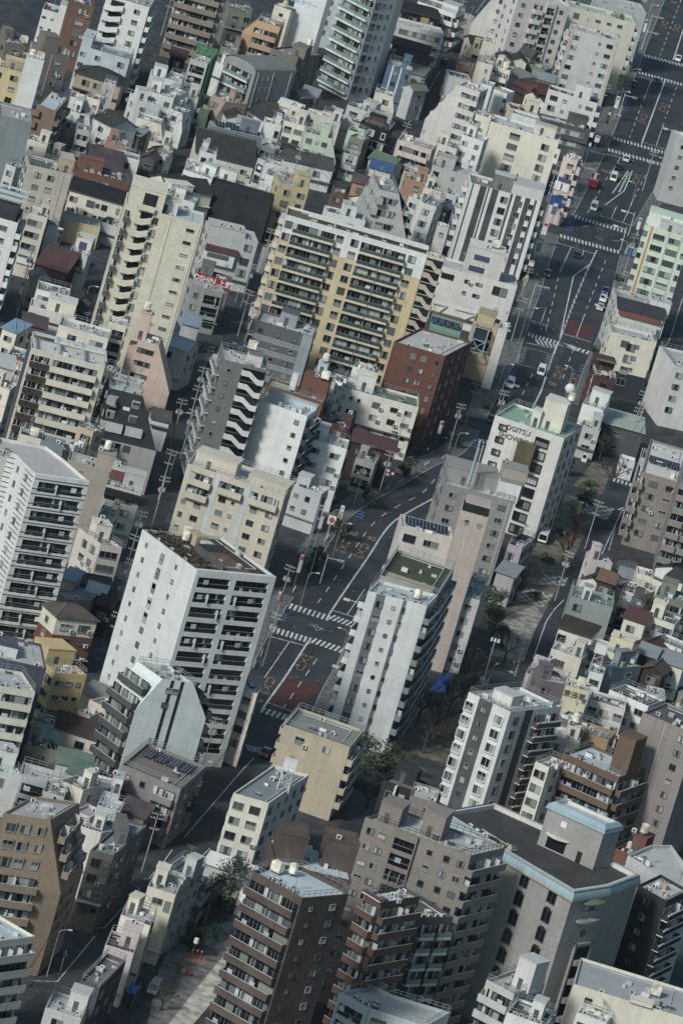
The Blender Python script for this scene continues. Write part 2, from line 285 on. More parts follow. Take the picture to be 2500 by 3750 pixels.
# ---------------------------------------------------------------- facades
TOK = re.compile(r'^([a-z])(-?[\d.]*)(?:-([\d.]+))?$')
class Face:
    def __init__(s, p, q, h, zs=None, inset=0.0, u0=0.0, uw=None):
        s.p, s.q = Vector(p), Vector(q); s.L = (s.q - s.p).length; s.d = (s.q - s.p) / s.L; s.n = Vector((s.d.y, -s.d.x)); s.h = h
        s.rz = math.atan2(s.d.y, s.d.x); s.zs, s.inset, s.u0, s.uw = zs, inset, u0, uw or s.L
    def off(s, z):
        if s.zs is None or z <= s.zs or s.inset <= 0: return 0.0
        return s.inset * (z - s.zs) / (s.h - s.zs)
    def place(s, x, z, out=0.0):
        o = s.off(z); p = s.p + s.d * x + s.n * (out - o); return (p.x, p.y, z)
def facade(root, fc, spec, wall, sth, lim=None, slabs=None, rows0=0):
    if not spec: return
    els = []
    for t in spec.split(','):
        a = t.split(':'); g = TOK.match(a[0])
        if not g: print('bad token', t); continue
        k, u, u1 = g.group(1), float(g.group(2) or 0), float(g.group(3) or 0); size = None; fl = 99; colr = None; flag = None; skip = 0
        for e in a[1:]:
            if re.match(r'^[\d.]+x[\d.]+$', e): size = tuple(float(x) for x in e.split('x'))
            elif e.isdigit(): fl = int(e)
            elif e in ('A', 'd'): flag = e
            elif re.match(r'^s\d$', e): skip = int(e[1])
            else: colr = e
        if k == 'n':
            for i in range(int(u)): els.append(('w', (i + .5) / int(u), 0, size, fl, colr, flag, skip))
        else: els.append((k, u, u1, size, fl, colr, flag, skip))
    X = lambda u: fc.u0 + u * fc.uw
    nf = int((fc.h - 1.0) / sth)
    rec = [e for e in els if e[0] == 'r']
    for (k, u, u1, size, fl, colr, flag, skip) in els:
        if k == 'p':
            zt = fc.h - .02 if fc.zs is None or fc.inset <= 0 else fc.zs
            L = (u1 - u) * fc.uw
            obj('cladding_panel', cached(('p', round(L, 2), round(zt, 1), colr), lambda: (lambda m: (m.box(0, L, -.05, 0, 0, zt, colr), m.mesh('cladding_panel'))[1])(MB())), root, (*fc.place(X(u), 0)[:2], 0), fc.rz); continue
        if k == 'v':
            zt = fc.h - .3 if fc.zs is None or fc.inset <= 0 else fc.zs
            obj('drain_pipe', cached(('v', round(zt, 1)), lambda: (lambda m: (m.box(-.06, .06, -.16, -.03, 0, zt, 'LW'), m.mesh('drain_pipe'))[1])(MB())), root, (*fc.place(X(u), 0)[:2], 0), fc.rz); continue
        for i in range(nf):
            if i >= fl: break
            if i < skip: continue
            zf = fc.h - .65 - sth * (i + 1)
            if zf < -.4: break
            sl = fc.off(zf + 1.5) > .3
            if k == 'r' and fc.off(zf + 2.3) > .2: continue
            if k == 'w':
                w, h = size or (1.6, 1.2)
                if fc.h < 14 and not flag: w = round(w * R.choice((.85, 1, 1, 1.15)), 2); h = round(h * R.choice((.9, 1, 1, 1.1)), 2)
                zc = zf + (1.5 if h < 1.6 else .15 + h / 2)
                if lim and not lim(X(u), zc + h / 2, w / 2): continue
                var = R.randrange(6) if flag != 'A' else 0
                nm = 'window'
                me = cached(('w', w, h, var, colr, flag), lambda: window_mesh(w, h, var, colr, flag))
                wide = len(rec) > 1 and not fc.off(zf + 2.3) > .2 and i < max(a_[4] for a_ in rec)
                p = fc.place(X(u), zc - h / 2, .62 if wide else 0); p = (p[0], p[1], zc)
                if sl:
                    dm = cached(('dorm', w, h, wall), lambda: (lambda m: (m.box(-w / 2 - .2, w / 2 + .2, 0, 1.6, -h / 2 - .2, h / 2 + .25, wall), m.mesh('dormer'))[1])(MB()))
                    obj('dormer', dm, root, p, fc.rz)
                obj(nm, me, root, p, fc.rz)
                if fc.h < 19 and w > 1 and not flag and R.random() < .16:
                    q = fc.place(X(u) + w * .75, zc - h * .8, .3); obj('air_conditioner', cached('ac', ac_mesh), root, (q[0], q[1], max(.1, zc - h * .9)), fc.rz)
            elif k in 'bg':
                L = (u1 - u) * fc.uw
                if lim and not lim(X((u + u1) / 2), zf + 1, L / 2 - .5): continue
                ck = colr or wall
                p = fc.place(X(u), zf)
                obj('glazed_doors', cached(('d', round(L, 1), i % 3), lambda: doors_mesh(L, i % 3)), root, p, fc.rz)
                obj('balcony', cached(('b', round(L, 2), k, ck, slabs), lambda: balcony_mesh(L, k, ck, slab=slabs or ('W' if k == 'g' and not colr else None))), root, p, fc.rz)
            elif k == 'f':
                L = (u1 - u) * fc.uw
                if lim and not lim(X((u + u1) / 2), zf + 1, L / 2 - .5): continue
                obj('ribbon_window', cached(('f', round(L, 1)), lambda: ribbon_mesh(L)), root, fc.place(X(u), zf + .9), fc.rz)
            elif k == 'z':
                L = (u1 - u) * fc.uw
                obj('stair_flight', cached(('z', round(L, 1), colr or wall, sth), lambda: stair_mesh(L, colr or ('W' if wall in ('GYD', 'W') else wall), wall not in ('GYD', 'CRM'), sth)), root, fc.place(X(u), zf), fc.rz)
            elif k == 'r':
                L = (u1 - u) * fc.uw; p = fc.place(X(u), zf + .15)
                obj('glazed_doors', cached(('dd', round(L, 1), i % 3), lambda: doors_mesh(L, i % 3, 2.1, 1)), root, p, fc.rz)
                obj('loggia_rail', cached(('lr', round(L, 1)), lambda: (lambda m: (m.box(0, L, -.55, -.5, .05, .85, 'GLD'), m.box(0, L, -.58, -.48, .85, .92, 'RAIL'), m.mesh('loggia_rail'))[2])(MB())), root, p, fc.rz)
    if rec:
        m = MB(); D = .62; rs = sorted([(X(a[1]), X(a[2])) for a in rec]); fl = max(a[4] for a in rec); n2 = min(nf, fl)
        zt = (fc.zs if fc.zs and fc.inset > .2 else fc.h) - .02; x0, x1 = (0, fc.L) if len(rs) > 1 or (rs[0][1] - rs[0][0]) > .62 * fc.L else (max(0, rs[0][0] - .25), min(fc.L, rs[0][1] + .25))
        for i in range(n2):
            zf = fc.h - .65 - sth * (i + 1)
            if zf < -.4: break
            if fc.off(zf + 2.3) > .2: continue
            m.box(x0, x1, -D, 0, zf + 2.2, zt, wall)
            xs = x0
            for a, b in rs:
                if a > xs + .02: m.box(xs, a, -D, 0, zf + .15, zf + 2.2, wall)
                xs = b
            if xs < x1 - .02: m.box(xs, x1, -D, 0, zf + .15, zf + 2.2, wall)
            zt = zf + .15
        if fl < 50: m.box(x0, x1, -D, 0, zt - .25, zt, wall)
        elif zt > 0: m.box(x0, x1, -D, 0, 0, zt, wall)
        obj('wall_frame', m.mesh('wall_frame'), root, (fc.p.x, fc.p.y, 0), fc.rz)
def inset_poly(poly, d):
    n = len(poly); out = []
    for i in range(n):
        a, b, c = Vector(poly[i - 1]), Vector(poly[i]), Vector(poly[(i + 1) % n])
        e1 = (b - a).normalized(); e2 = (c - b).normalized(); n1 = Vector((-e1.y, e1.x)); n2 = Vector((-e2.y, e2.x))
        k = 1 + n1.dot(n2); o = (n1 + n2) * (d / max(k, .35)); out.append((b.x + o.x, b.y + o.y))
    return out
KIND = lambda st: ('apartment_block', 'apartment block') if st >= 5.2 else (('low_rise_building', 'building') if st >= 3.1 else ('house', 'house'))
FOOT = []
ROOF = [None]
def text_mesh(cu):
    t = bpy.data.objects.new('lettering_curve', cu); COL.objects.link(t)
    me = bpy.data.meshes.new_from_object(t.evaluated_get(bpy.context.evaluated_depsgraph_get()))
    bpy.data.objects.remove(t); return me
def finish(root, poly, h, wall, roof, pt, W, kw, st):
    """roof equipment shared by all flat roofed buildings; pt(u, v) -> local xy of roof"""
    zr = h - .5; rp = ROOF[0]
    flat = kw.get('roofk', 'flat') == 'flat'
    if flat and 'pent' not in kw and not kw.get('plain') and 'tower' not in kw and st < 5.2 and W > 4 and R.random() < .65:
        D0 = max(3, (Vector(poly[2]) - Vector(poly[1])).length); w_ = R.uniform(.3, .5); u_ = R.choice((.06, .92 - w_)); kw['pent'] = [(u_, D0 * R.uniform(.3, .5), w_, D0 * .4, R.uniform(2.1, 2.8), wall)]
    if flat and 'rail' not in kw and not kw.get('plain') and R.random() < .3: kw['rail'] = 1
    if flat and 'rail' not in kw and st < 5.2 and not kw.get('plain') and R.random() < .2: kw['rail'] = 1
    if kw.get('rail') and flat:
        k = kw['rail'] if isinstance(kw['rail'], str) else 'RAIL'
        obj('roof_railing', rail_mesh(inset_poly(poly, .12), h, k), rp)
    for i, (u0, v0, w, d, ph, *ck) in enumerate(kw.get('pent', [])):
        ck = ck[0] if ck else wall
        m = MB(); zb = h if v0 < .25 else zr
        a = pt(u0, v0); w2 = w * W; x0, y0 = a
        m.box(x0, x0 + w2, y0, y0 + d, zb, h + ph, ck, 'LG' if ck in ('W', 'C', 'LG') else ck)
        hut = obj('roof_hut', m.mesh('roof_hut'), root)
        m = MB(); m.box(x0 - .12, x0 + w2 + .12, y0 - .12, y0 + d + .12, h + ph, h + ph + .18, 'LG' if wall in ('W', 'LG') else wall)
        obj('roof_hut_cap', m.mesh('roof_hut_cap'), hut)
        if v0 > .6 and ph > 2 and w2 > 1.6:
            m = MB(); m.box(x0 + w2 * .3, x0 + w2 * .3 + .85, y0 - .06, y0, zr, zr + 2, 'DG'); obj('hut_door', m.mesh('hut_door'), hut)
    for i, tk in enumerate(kw.get('tank', [])):
        if len(tk) == 2 and tk[0] > 5:
            p = root.matrix_basis.inverted() @ at(*S(tk), zr); x, y = p.x, p.y; z = zr
        else:
            x, y = pt(tk[0], tk[1]); z = zr
            for (u0, v0, w, d, ph, *c) in kw.get('pent', []):
                a = pt(u0, v0)
                if a[0] - .3 <= x <= a[0] + w * W + .3 and a[1] - .3 <= y <= a[1] + d + .3: z = h + ph + .18
        obj('water_tank', cached(('tank', i + len(FOOT)), lambda: tank_mesh(i + len(FOOT))), rp, (x, y, z), R.uniform(-.2, .2))
    if flat:
        n = kw.get('ac', 1 + (st > 4))
        D = (Vector(poly[2]) - Vector(poly[1])).length if len(poly) == 4 else 6
        for i in range(n):
            u = (.12 + .76 * (i + .5) / n) if n > 2 else R.uniform(.1, .9); x, y = pt(u, .75 if n > 2 else R.uniform(.8, max(1, D - 1.5)))
            z = zr
            for (u0, v0, w, d, ph, *c) in kw.get('pent', []):
                a = pt(u0, v0)
                if a[0] - .4 <= x <= a[0] + w * W + .4 and a[1] - .4 <= y <= a[1] + d + .4: z = h + ph + .18
            obj('air_conditioner', cached('ac', ac_mesh), rp, (x, y, z), R.uniform(-.1, .1))
        if not kw.get('plain') or st > 4:
            for i in range(2 if st > 4 else 1):
                x, y = pt(R.uniform(.2, .8), R.uniform(1, max(1.5, D - 2))); obj('roof_vent', cached('vent', vent_mesh), rp, (x, y, zr))
            if R.random() < .5: x, y = pt(R.uniform(.2, .8), max(1, D - 1.2)); obj('roof_antenna', cached('ant', antenna_mesh), rp, (x, y, zr), R.uniform(0, 3))
            for i in range(R.randrange(2, 5) + (2 if st > 5 else 0)):
                x, y = pt(R.uniform(.08, .85), R.uniform(.6, max(1, D - 1.2))); m = MB(); w_, d_, h_ = R.uniform(.5, 1.6), R.uniform(.4, 1.1), R.uniform(.3, 1.1)
                m.box(x, x + w_, y, y + d_, zr, zr + h_, R.choice(('LG', 'AC', 'DG', 'W', 'LB', 'GY', 'TN')), R.choice(('LG', 'W', 'DG', 'LB'))); obj('roof_box', m.mesh('roof_box'), rp)
            # pipe run over the roof
            a, b_ = pt(.1, max(1.2, D - 1.8)), pt(.85, max(1.2, D - 1.8)); m = MB(); m.beam((*a, zr + .15), (*b_, zr + .15), .07, 'METAL'); c = pt(.85, .9); m.beam((*b_, zr + .15), (*c, zr + .15), .07, 'METAL')
            obj('roof_pipe', m.mesh('roof_pipe'), rp)
    for e in kw.get('ex', []):
        nm, u0, u1, v0, v1, z0, z1, ck = e; a = pt(u0, v0); m = MB()
        if ck == 'CAGE':
            x0, x1, y0, y1, z0, z1 = a[0], a[0] + (u1 - u0) * W, a[1], a[1] + v1 - v0, h + z0, h + z1
            for x in (x0, x1):
                for y in (y0, y1): m.beam((x, y, z0), (x, y, z1), .15, 'TQ')
            for z in (z0, (z0 + z1) / 2, z1):
                m.beam((x0, y0, z), (x1, y0, z), .12, 'TQ'); m.beam((x0, y1, z), (x1, y1, z), .12, 'TQ'); m.beam((x0, y0, z), (x0, y1, z), .12, 'TQ'); m.beam((x1, y0, z), (x1, y1, z), .12, 'TQ')
            m.beam((x0, y0, z0), (x1, y0, (z0 + z1) / 2), .08, 'TQ'); m.beam((x1, y0, z0), (x0, y0, (z0 + z1) / 2), .08, 'TQ'); m.box(x0 + .3, x1 - .3, y0 + .3, y1 - .2, z0 + 3, z1 - .3, 'GL')
        elif nm == 'brace':
            m.beam((a[0], a[1], h + z0), (a[0] + (u1 - u0) * W, a[1], h + z0), .14, ck); m.beam((a[0], a[1], h + z0), (a[0] + (u1 - u0) * W * .5, a[1], h + z0 - 2.2), .14, ck); m.beam((a[0] + (u1 - u0) * W * .5, a[1], h + z0 - 2.2), (a[0] + (u1 - u0) * W, a[1], h + z0), .14, ck)
        else: m.box(a[0], a[0] + (u1 - u0) * W, a[1], a[1] + v1 - v0, h + z0, h + z1, ck)
        obj(nm, m.mesh(nm), root)
    so = kw.get('solar')
    if so:
        D = max(4, (Vector(poly[2]) - Vector(poly[1])).length)
        nn = 4 if so == 2 else 3
        for i in range(nn):
            w2 = W * .8 / nn; x, y = pt(.08 + .84 * i / nn, D * .55 if so == 2 and D > 12 else D * .35); m = MB(); dd = min(3.4, D * .45)
            z0 = zr + .5 if flat else h + .7
            m.face([(x, y, z0), (x + w2, y, z0), (x + w2, y + dd, z0 + .6), (x, y + dd, z0 + .6)], 'SOL'); m.face([(x, y + dd, z0 + .57), (x + w2, y + dd, z0 + .57), (x + w2, y, z0 - .03), (x, y, z0 - .03)], 'RAIL')
            for t in range(1, 4): m.beam((x + w2 * t / 4, y, z0 + .02), (x + w2 * t / 4, y + dd, z0 + .62), .02, 'METAL')
            for px, py, pz in ((x, y, z0), (x + w2, y, z0), (x, y + dd, z0 + .6), (x + w2, y + dd, z0 + .6)): m.beam((px, py, zr if flat else h), (px, py, pz - .03), .04, 'RAIL')
            obj('solar_panel', m.mesh('solar_panel'), rp)
    if kw.get('sphere'):
        u, v, zz = kw['sphere']; x, y = pt(u, v); m = MB(); m.beam((x, y, zr), (x, y, h + zz - 1), .12, 'RAIL')
        n = 10
        for i in range(n):
            t0, t1 = math.pi * i / n - math.pi / 2, math.pi * (i + 1) / n - math.pi / 2
            m.ring([(x + 1.15 * math.cos(t0) * math.cos(a * .524), y + 1.15 * math.cos(t0) * math.sin(a * .524)) for a in range(12)], h + zz + 1.15 * math.sin(t0), [(x + 1.15 * math.cos(t1) * math.cos(a * .524), y + 1.15 * math.cos(t1) * math.sin(a * .524)) for a in range(12)], h + zz + 1.15 * math.sin(t1), 'W')
        obj('sphere_aerial', m.mesh('sphere_aerial'), rp)
    if kw.get('wtower'):
        u, v = kw['wtower']; x, y = pt(u, v); m = MB()
        for sx in (-1, 1):
            for sy in (-1, 1): m.beam((x + sx * 1.1, y + sy * 1.1, zr), (x + sx * .8, y + sy * .8, zr + 4.2), .07, 'METAL')
        for z in (1.4, 2.8, 4.1):
            for (ax, ay), (bx, by) in (((-1,-1),(1,-1)), ((1,-1),(1,1)), ((1,1),(-1,1)), ((-1,1),(-1,-1))): m.beam((x + ax * .95, y + ay * .95, zr + z - 1.3), (x + bx * .9, y + by * .9, zr + z), .04, 'METAL')
        m.box(x - 1.2, x + 1.2, y - 1.0, y + 1.0, zr + 4.2, zr + 6, 'W'); obj('water_tower', m.mesh('water_tower'), rp)
    if kw.get('net'):
        m = MB(); a, b_ = pt(1.03, -1), pt(1.03, 9); m.box(a[0] + .4, a[0] + .55, a[1], b_[1], 0, h + 1.5, 'GREENNET'); c = pt(-.1, 8); m.box(c[0], a[0] + .4, b_[1] - .2, b_[1], 2, h + 2.5, 'GREENNET'); obj('scaffold_net', m.mesh('scaffold_net'), root)
    if kw.get('garden'):
        rr = random.Random(5); m = MB()
        for i in range(900):
            u, v = rr.uniform(.03, .95), rr.uniform(.5, 5.2); x, y = pt(u, v); s_ = rr.uniform(.12, .4); z = zr + rr.uniform(.05, 1.0) * (1 if rr.random() < .5 else .5)
            a = rr.uniform(0, 6.28); k = rr.choice(('SOIL', 'SOIL', 'TURF', 'OL', 'DB'))
            m.face([(x + s_ * math.cos(a), y + s_ * math.sin(a), z), (x - s_ * math.sin(a), y + s_ * math.cos(a), z + s_), (x - s_ * math.cos(a), y - s_ * math.sin(a), z + .2 * s_)], k)
        obj('roof_planting', m.mesh('roof_planting'), rp)
    for t in ([kw['txt']] if kw.get('txt') else []) + kw.get('txts', []):
        s_, ck, u, dz, size = t
        cu = bpy.data.curves.new('lettering', 'FONT'); cu.body = s_; cu.size = size; cu.align_x = 'CENTER'; cu.align_y = 'CENTER'; cu.extrude = .03; cu.offset = .03
        cu.materials.append(mat(ck)); o = obj('lettering', text_mesh(cu), root)
        x, y = pt(u, kw.get('txtv', 0) - .06)
        zz = h + dz if dz < 3 else h - dz
        o.location = (x, y, zz); o.rotation_euler = (math.radians(90), 0, 0)
def b(x0, y0, x1, y1, st, d, wall, roof, label, **kw):
    h = st * 2.9 + .6 + ADJ[len(FOOT)]
    if st < 4.6 and roof in ('LG', 'LB') and R.random() < .55: roof = R.choice(('SG', 'DG', 'GY', 'SGL', 'WG', 'SG', 'GYD'))
    P0, P1 = at(*S((x0, y0)), h), at(*S((x1, y1)), h)
    dr = Vector((P1.x - P0.x, P1.y - P0.y)); W = dr.length; dr /= W; ni = Vector((-dr.y, dr.x))
    if kw.get('q'): Q = at(*S(kw['q']), h); dv = Vector((Q.x - P1.x, Q.y - P1.y))
    elif kw.get('ql'): Q = at(*S(kw['ql']), h); dv = Vector((Q.x - P0.x, Q.y - P0.y))
    else: dv = ni * d
    if dv.dot(ni) < 1: print('WARN depth', label, dv.dot(ni)); dv = ni * max(4, d)
    l, r, f, bk, zs = kw.get('tp', (0, 0, 0, 0, 0)); tp = 'tp' in kw; zs *= 2.9
    o2 = Vector((P0.x, P0.y)) - dr * l - ni * f
    nm, cat = KIND(st)
    root = thing(nm, label, cat, (o2.x, o2.y, 0), math.atan2(dr.y, dr.x))
    bpy.context.view_layer  # noqa
    root.matrix_basis = Matrix.Translation((o2.x, o2.y, 0)) @ Matrix.Rotation(math.atan2(dr.y, dr.x), 4, 'Z')
    D = Vector((dv.dot(dr), dv.dot(ni)))                       # depth vector in local space
    wall = kw.get('top', wall)
    top = [(l, f), (l + W, f), (l + W + D.x, f + D.y), (l + D.x, f + D.y)]
    base = [(0, 0), (l + W + r, 0), (l + W + r + D.x, f + bk + D.y), (D.x, f + bk + D.y)] if tp else top
    FOOT.append((label, [root.matrix_basis @ Vector((*p, 0)) for p in base], h))
    m = MB(); two = kw.get('two'); zt = h - two[0] * 2.9 if two else 0
    rk = kw.get('roofk', 'flat'); tpc = kw.get('tpc', wall)
    if tp: m.ring(base, 0, base, zs, wall); m.ring(base, zs, top, h, tpc)
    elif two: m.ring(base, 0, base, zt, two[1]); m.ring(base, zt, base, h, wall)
    else: m.ring(base, 0, base, h, wall)
    pt = lambda u, v: (l + u * W + D.x * v / max(D.y, .1), f + v)
    U = lambda u, v, z: (l + u * W + v * D.x, f + v * D.y, z)
    rm = MB()
    if rk == 'flat':
        ins = inset_poly(top, .2); m.ring(top, h, ins, h, kw.get('rim', 'LG' if wall in ('W','C','LG','LW') else wall)); m.ring(ins, h, ins, h - .5, wall); rm.face([(p[0], p[1], h - .5) for p in ins], roof)
    else:
        m.face([(p[0], p[1], h) for p in top], wall)
        ov = .45; ou, o_v = ov / W, ov / D.y; sp = D.y if rk in ('gu', 'hip', 'shed', 'vault') else W
        rh = kw.get('rh', {'shed': .9, 'vault': 1.7}.get(rk, min(2.6, max(1.2, sp * .22)))); t = .16
        def slab(q):
            rm.face(q, roof); rm.face([(x, y, z - t) for x, y, z in reversed(q)], roof)
            for i in range(len(q)):
                a, c = q[i], q[(i + 1) % len(q)]; rm.face([(a[0], a[1], a[2] - t), (c[0], c[1], c[2] - t), c, a], 'DG' if roof in ('DT','DT2','BK','DB') else roof)
        e = h + .14
        if rk == 'gu':
            slab([U(-ou, -o_v, e - .2), U(1 + ou, -o_v, e - .2), U(1 + ou, .5, e + rh), U(-ou, .5, e + rh)]); slab([U(-ou, .5, e + rh), U(1 + ou, .5, e + rh), U(1 + ou, 1 + o_v, e - .2), U(-ou, 1 + o_v, e - .2)])
            for u in (0, 1): m.face([U(u, 0, h), U(u, 1, h), U(u, .5, h + rh)][::1 if u else -1], wall)
            rm.beam(U(-ou, .5, e + rh + .05), U(1 + ou, .5, e + rh + .05), .13, roof)
        elif rk == 'gv':
            slab([U(-ou, -o_v, e - .2), U(.5, -o_v, e + rh), U(.5, 1 + o_v, e + rh), U(-ou, 1 + o_v, e - .2)]); slab([U(.5, -o_v, e + rh), U(1 + ou, -o_v, e - .2), U(1 + ou, 1 + o_v, e - .2), U(.5, 1 + o_v, e + rh)])
            for v in (0, 1): m.face([U(0, v, h), U(1, v, h), U(.5, v, h + rh)][::-1 if v else 1], wall)
            rm.beam(U(.5, -o_v, e + rh + .05), U(.5, 1 + o_v, e + rh + .05), .13, roof)
        elif rk == 'hip':
            g = min(.42, .5 * D.y / W) if W > D.y else .3; A, B, C2, D2 = U(-ou, -o_v, e - .2), U(1 + ou, -o_v, e - .2), U(1 + ou, 1 + o_v, e - .2), U(-ou, 1 + o_v, e - .2); r0, r1 = U(g, .5, e + rh), U(1 - g, .5, e + rh)
            slab([A, B, r1, r0]); slab([B, C2, r1]); slab([C2, D2, r0, r1]); slab([D2, A, r0]); rm.beam(r0, r1, .14, roof)
            for p_, q_ in ((A, r0), (D2, r0), (B, r1), (C2, r1)): rm.beam(p_, q_, .1, roof)
        elif rk == 'shed':
            slab([U(-ou, -o_v, e - .1), U(1 + ou, -o_v, e - .1), U(1 + ou, 1 + o_v, e + rh), U(-ou, 1 + o_v, e + rh)])
            m.face([U(1, 0, h), U(1, 1, h), U(1, 1, h + rh)], wall); m.face([U(0, 1, h), U(0, 0, h), U(0, 1, h + rh)], wall); m.face([U(1, 1, h), U(0, 1, h), U(0, 1, h + rh), U(1, 1, h + rh)], wall)
        elif rk == 'vault':
            n = 10; P = [((1 - math.cos(math.pi * i / n)) / 2, math.sin(math.pi * i / n) * rh) for i in range(n + 1)]
            for (v0, z0), (v1, z1) in zip(P, P[1:]): rm.face([U(-ou, v0 * 1.0, h + z0 + .05), U(1 + ou, v0, h + z0 + .05), U(1 + ou, v1, h + z1 + .05), U(-ou, v1, h + z1 + .05)], roof)
            for u in (0, 1): m.face([U(u, v, h + z) for v, z in (P if u else P[::-1])], wall)
    obj('wall', m.mesh('wall'), root); ROOF[0] = obj('roof', rm.mesh('roof'), root)
    sth = kw.get('sth', 2.9)
    hh = h
    def lim(x, z, hw):
        if not tp or z <= zs: return -.2 <= x - hw and x + hw <= l + W + r + .2
        k = (z - zs) / (h - zs); return x - hw >= l * k - .1 and x + hw <= l + W + r - r * k + .1
    B4 = base
    facade(root, Face(B4[0], B4[1], hh, zs if tp else None, f, l, W), kw.get('F', ''), wall, sth, lim, kw.get('slabs'))
    if kw.get('R'): facade(root, Face(B4[1], B4[2], hh, zs if tp else None, r, 0, None), kw['R'], wall, sth, None, kw.get('slabs'))
    if kw.get('L'): facade(root, Face(B4[3], B4[0], hh, zs if tp else None, l, 0, None), kw['L'], wall, sth, None, kw.get('slabs'))
    if not kw.get('plain') and st > 1.9:
        for key, i0, i1 in (('R', 1, 2), ('L', 3, 0)):
            if kw.get(key): continue
            a_, b_ = root.matrix_basis @ Vector((*B4[i0], 0)), root.matrix_basis @ Vector((*B4[i1], 0)); e_ = (b_ - a_); 
            if e_.length < 3: continue
            nn = Vector((e_.y, -e_.x, 0)).normalized()
            if nn.dot((Vector((0, CAM_Y, 0)) - a_).normalized()) < .12: continue
            k_ = max(1, int(e_.length / 3.6))
            facade(root, Face(B4[i0], B4[i1], hh, zs if tp else None, r if key == 'R' else l, 0, None), 'n%d:%s' % (k_, R.choice(('1.1x1', '1.5x1.1', '.8x.9', '1.2x1.2'))) + (',v.%d' % R.choice((15, 85)) if R.random() < .5 else ''), wall, sth, None)
    if st < 5 and not kw.get('plain') and W > 3.5 and h > 5 and rk in ('flat', 'hip', 'gu', 'gv') and not tp:
        m = MB(); zv = R.choice((2.6, 2.7, 5.4)); m.box(l - .1, l + W + .1, f - R.uniform(.5, 1.1), f, zv, zv + .14, R.choice(('DG', 'LG', 'SG', 'GND', 'BRT', wall))); obj('visor', m.mesh('visor'), root)
    if kw.get('stripes') or kw.get('bands'):
        m = MB(); z = h - 3.2
        while z > 1:
            for j in range(4 if kw.get('stripes') else 1):
                zz = z - j * .32
                m.box(l, l + W * (.82 if kw.get('stripes') else 1), f - .05, f, zz, zz + (.1 if kw.get('stripes') else .5), kw.get('bands', 'LW'))
            z -= 2.9
        obj('wall_stripe', m.mesh('wall_stripe'), root)
    if kw.get('signs'):
        for (u0, u1, z0, z1, ck, tx, tc) in ((.1, .95, -6.4, -5.4, 'BL2', 'QBH', 'W'), (-.05, .4, -8.9, -6.7, 'W', '1F', 'BL2'), (.5, .98, -8.9, -6.7, 'W', 'Q', 'BL2'), (-.05, 1.0, -13, -10.4, 'BLX', '', 'W'), (-.75, -.3, -2.6, 1.4, 'W', '', 'W')):
            m = MB(); m.box(l + u0 * W, l + u1 * W, -.35, -.05, h + z0, h + z1, ck)
            if u0 < -.5: m.cyl(0, 0, 0, 0, .01, 'RDX', 3); m.box(l + (u0 + .15) * W, l + (u0 + .32) * W, -.38, -.35, h - 1.2, h - .0, 'RDX')
            obj('sign_board', m.mesh('sign_board'), root)
    finish(root, top, h, wall, roof, pt, W, kw, st)
    return root
PAL['BLX'] = (.03, .06, .20)
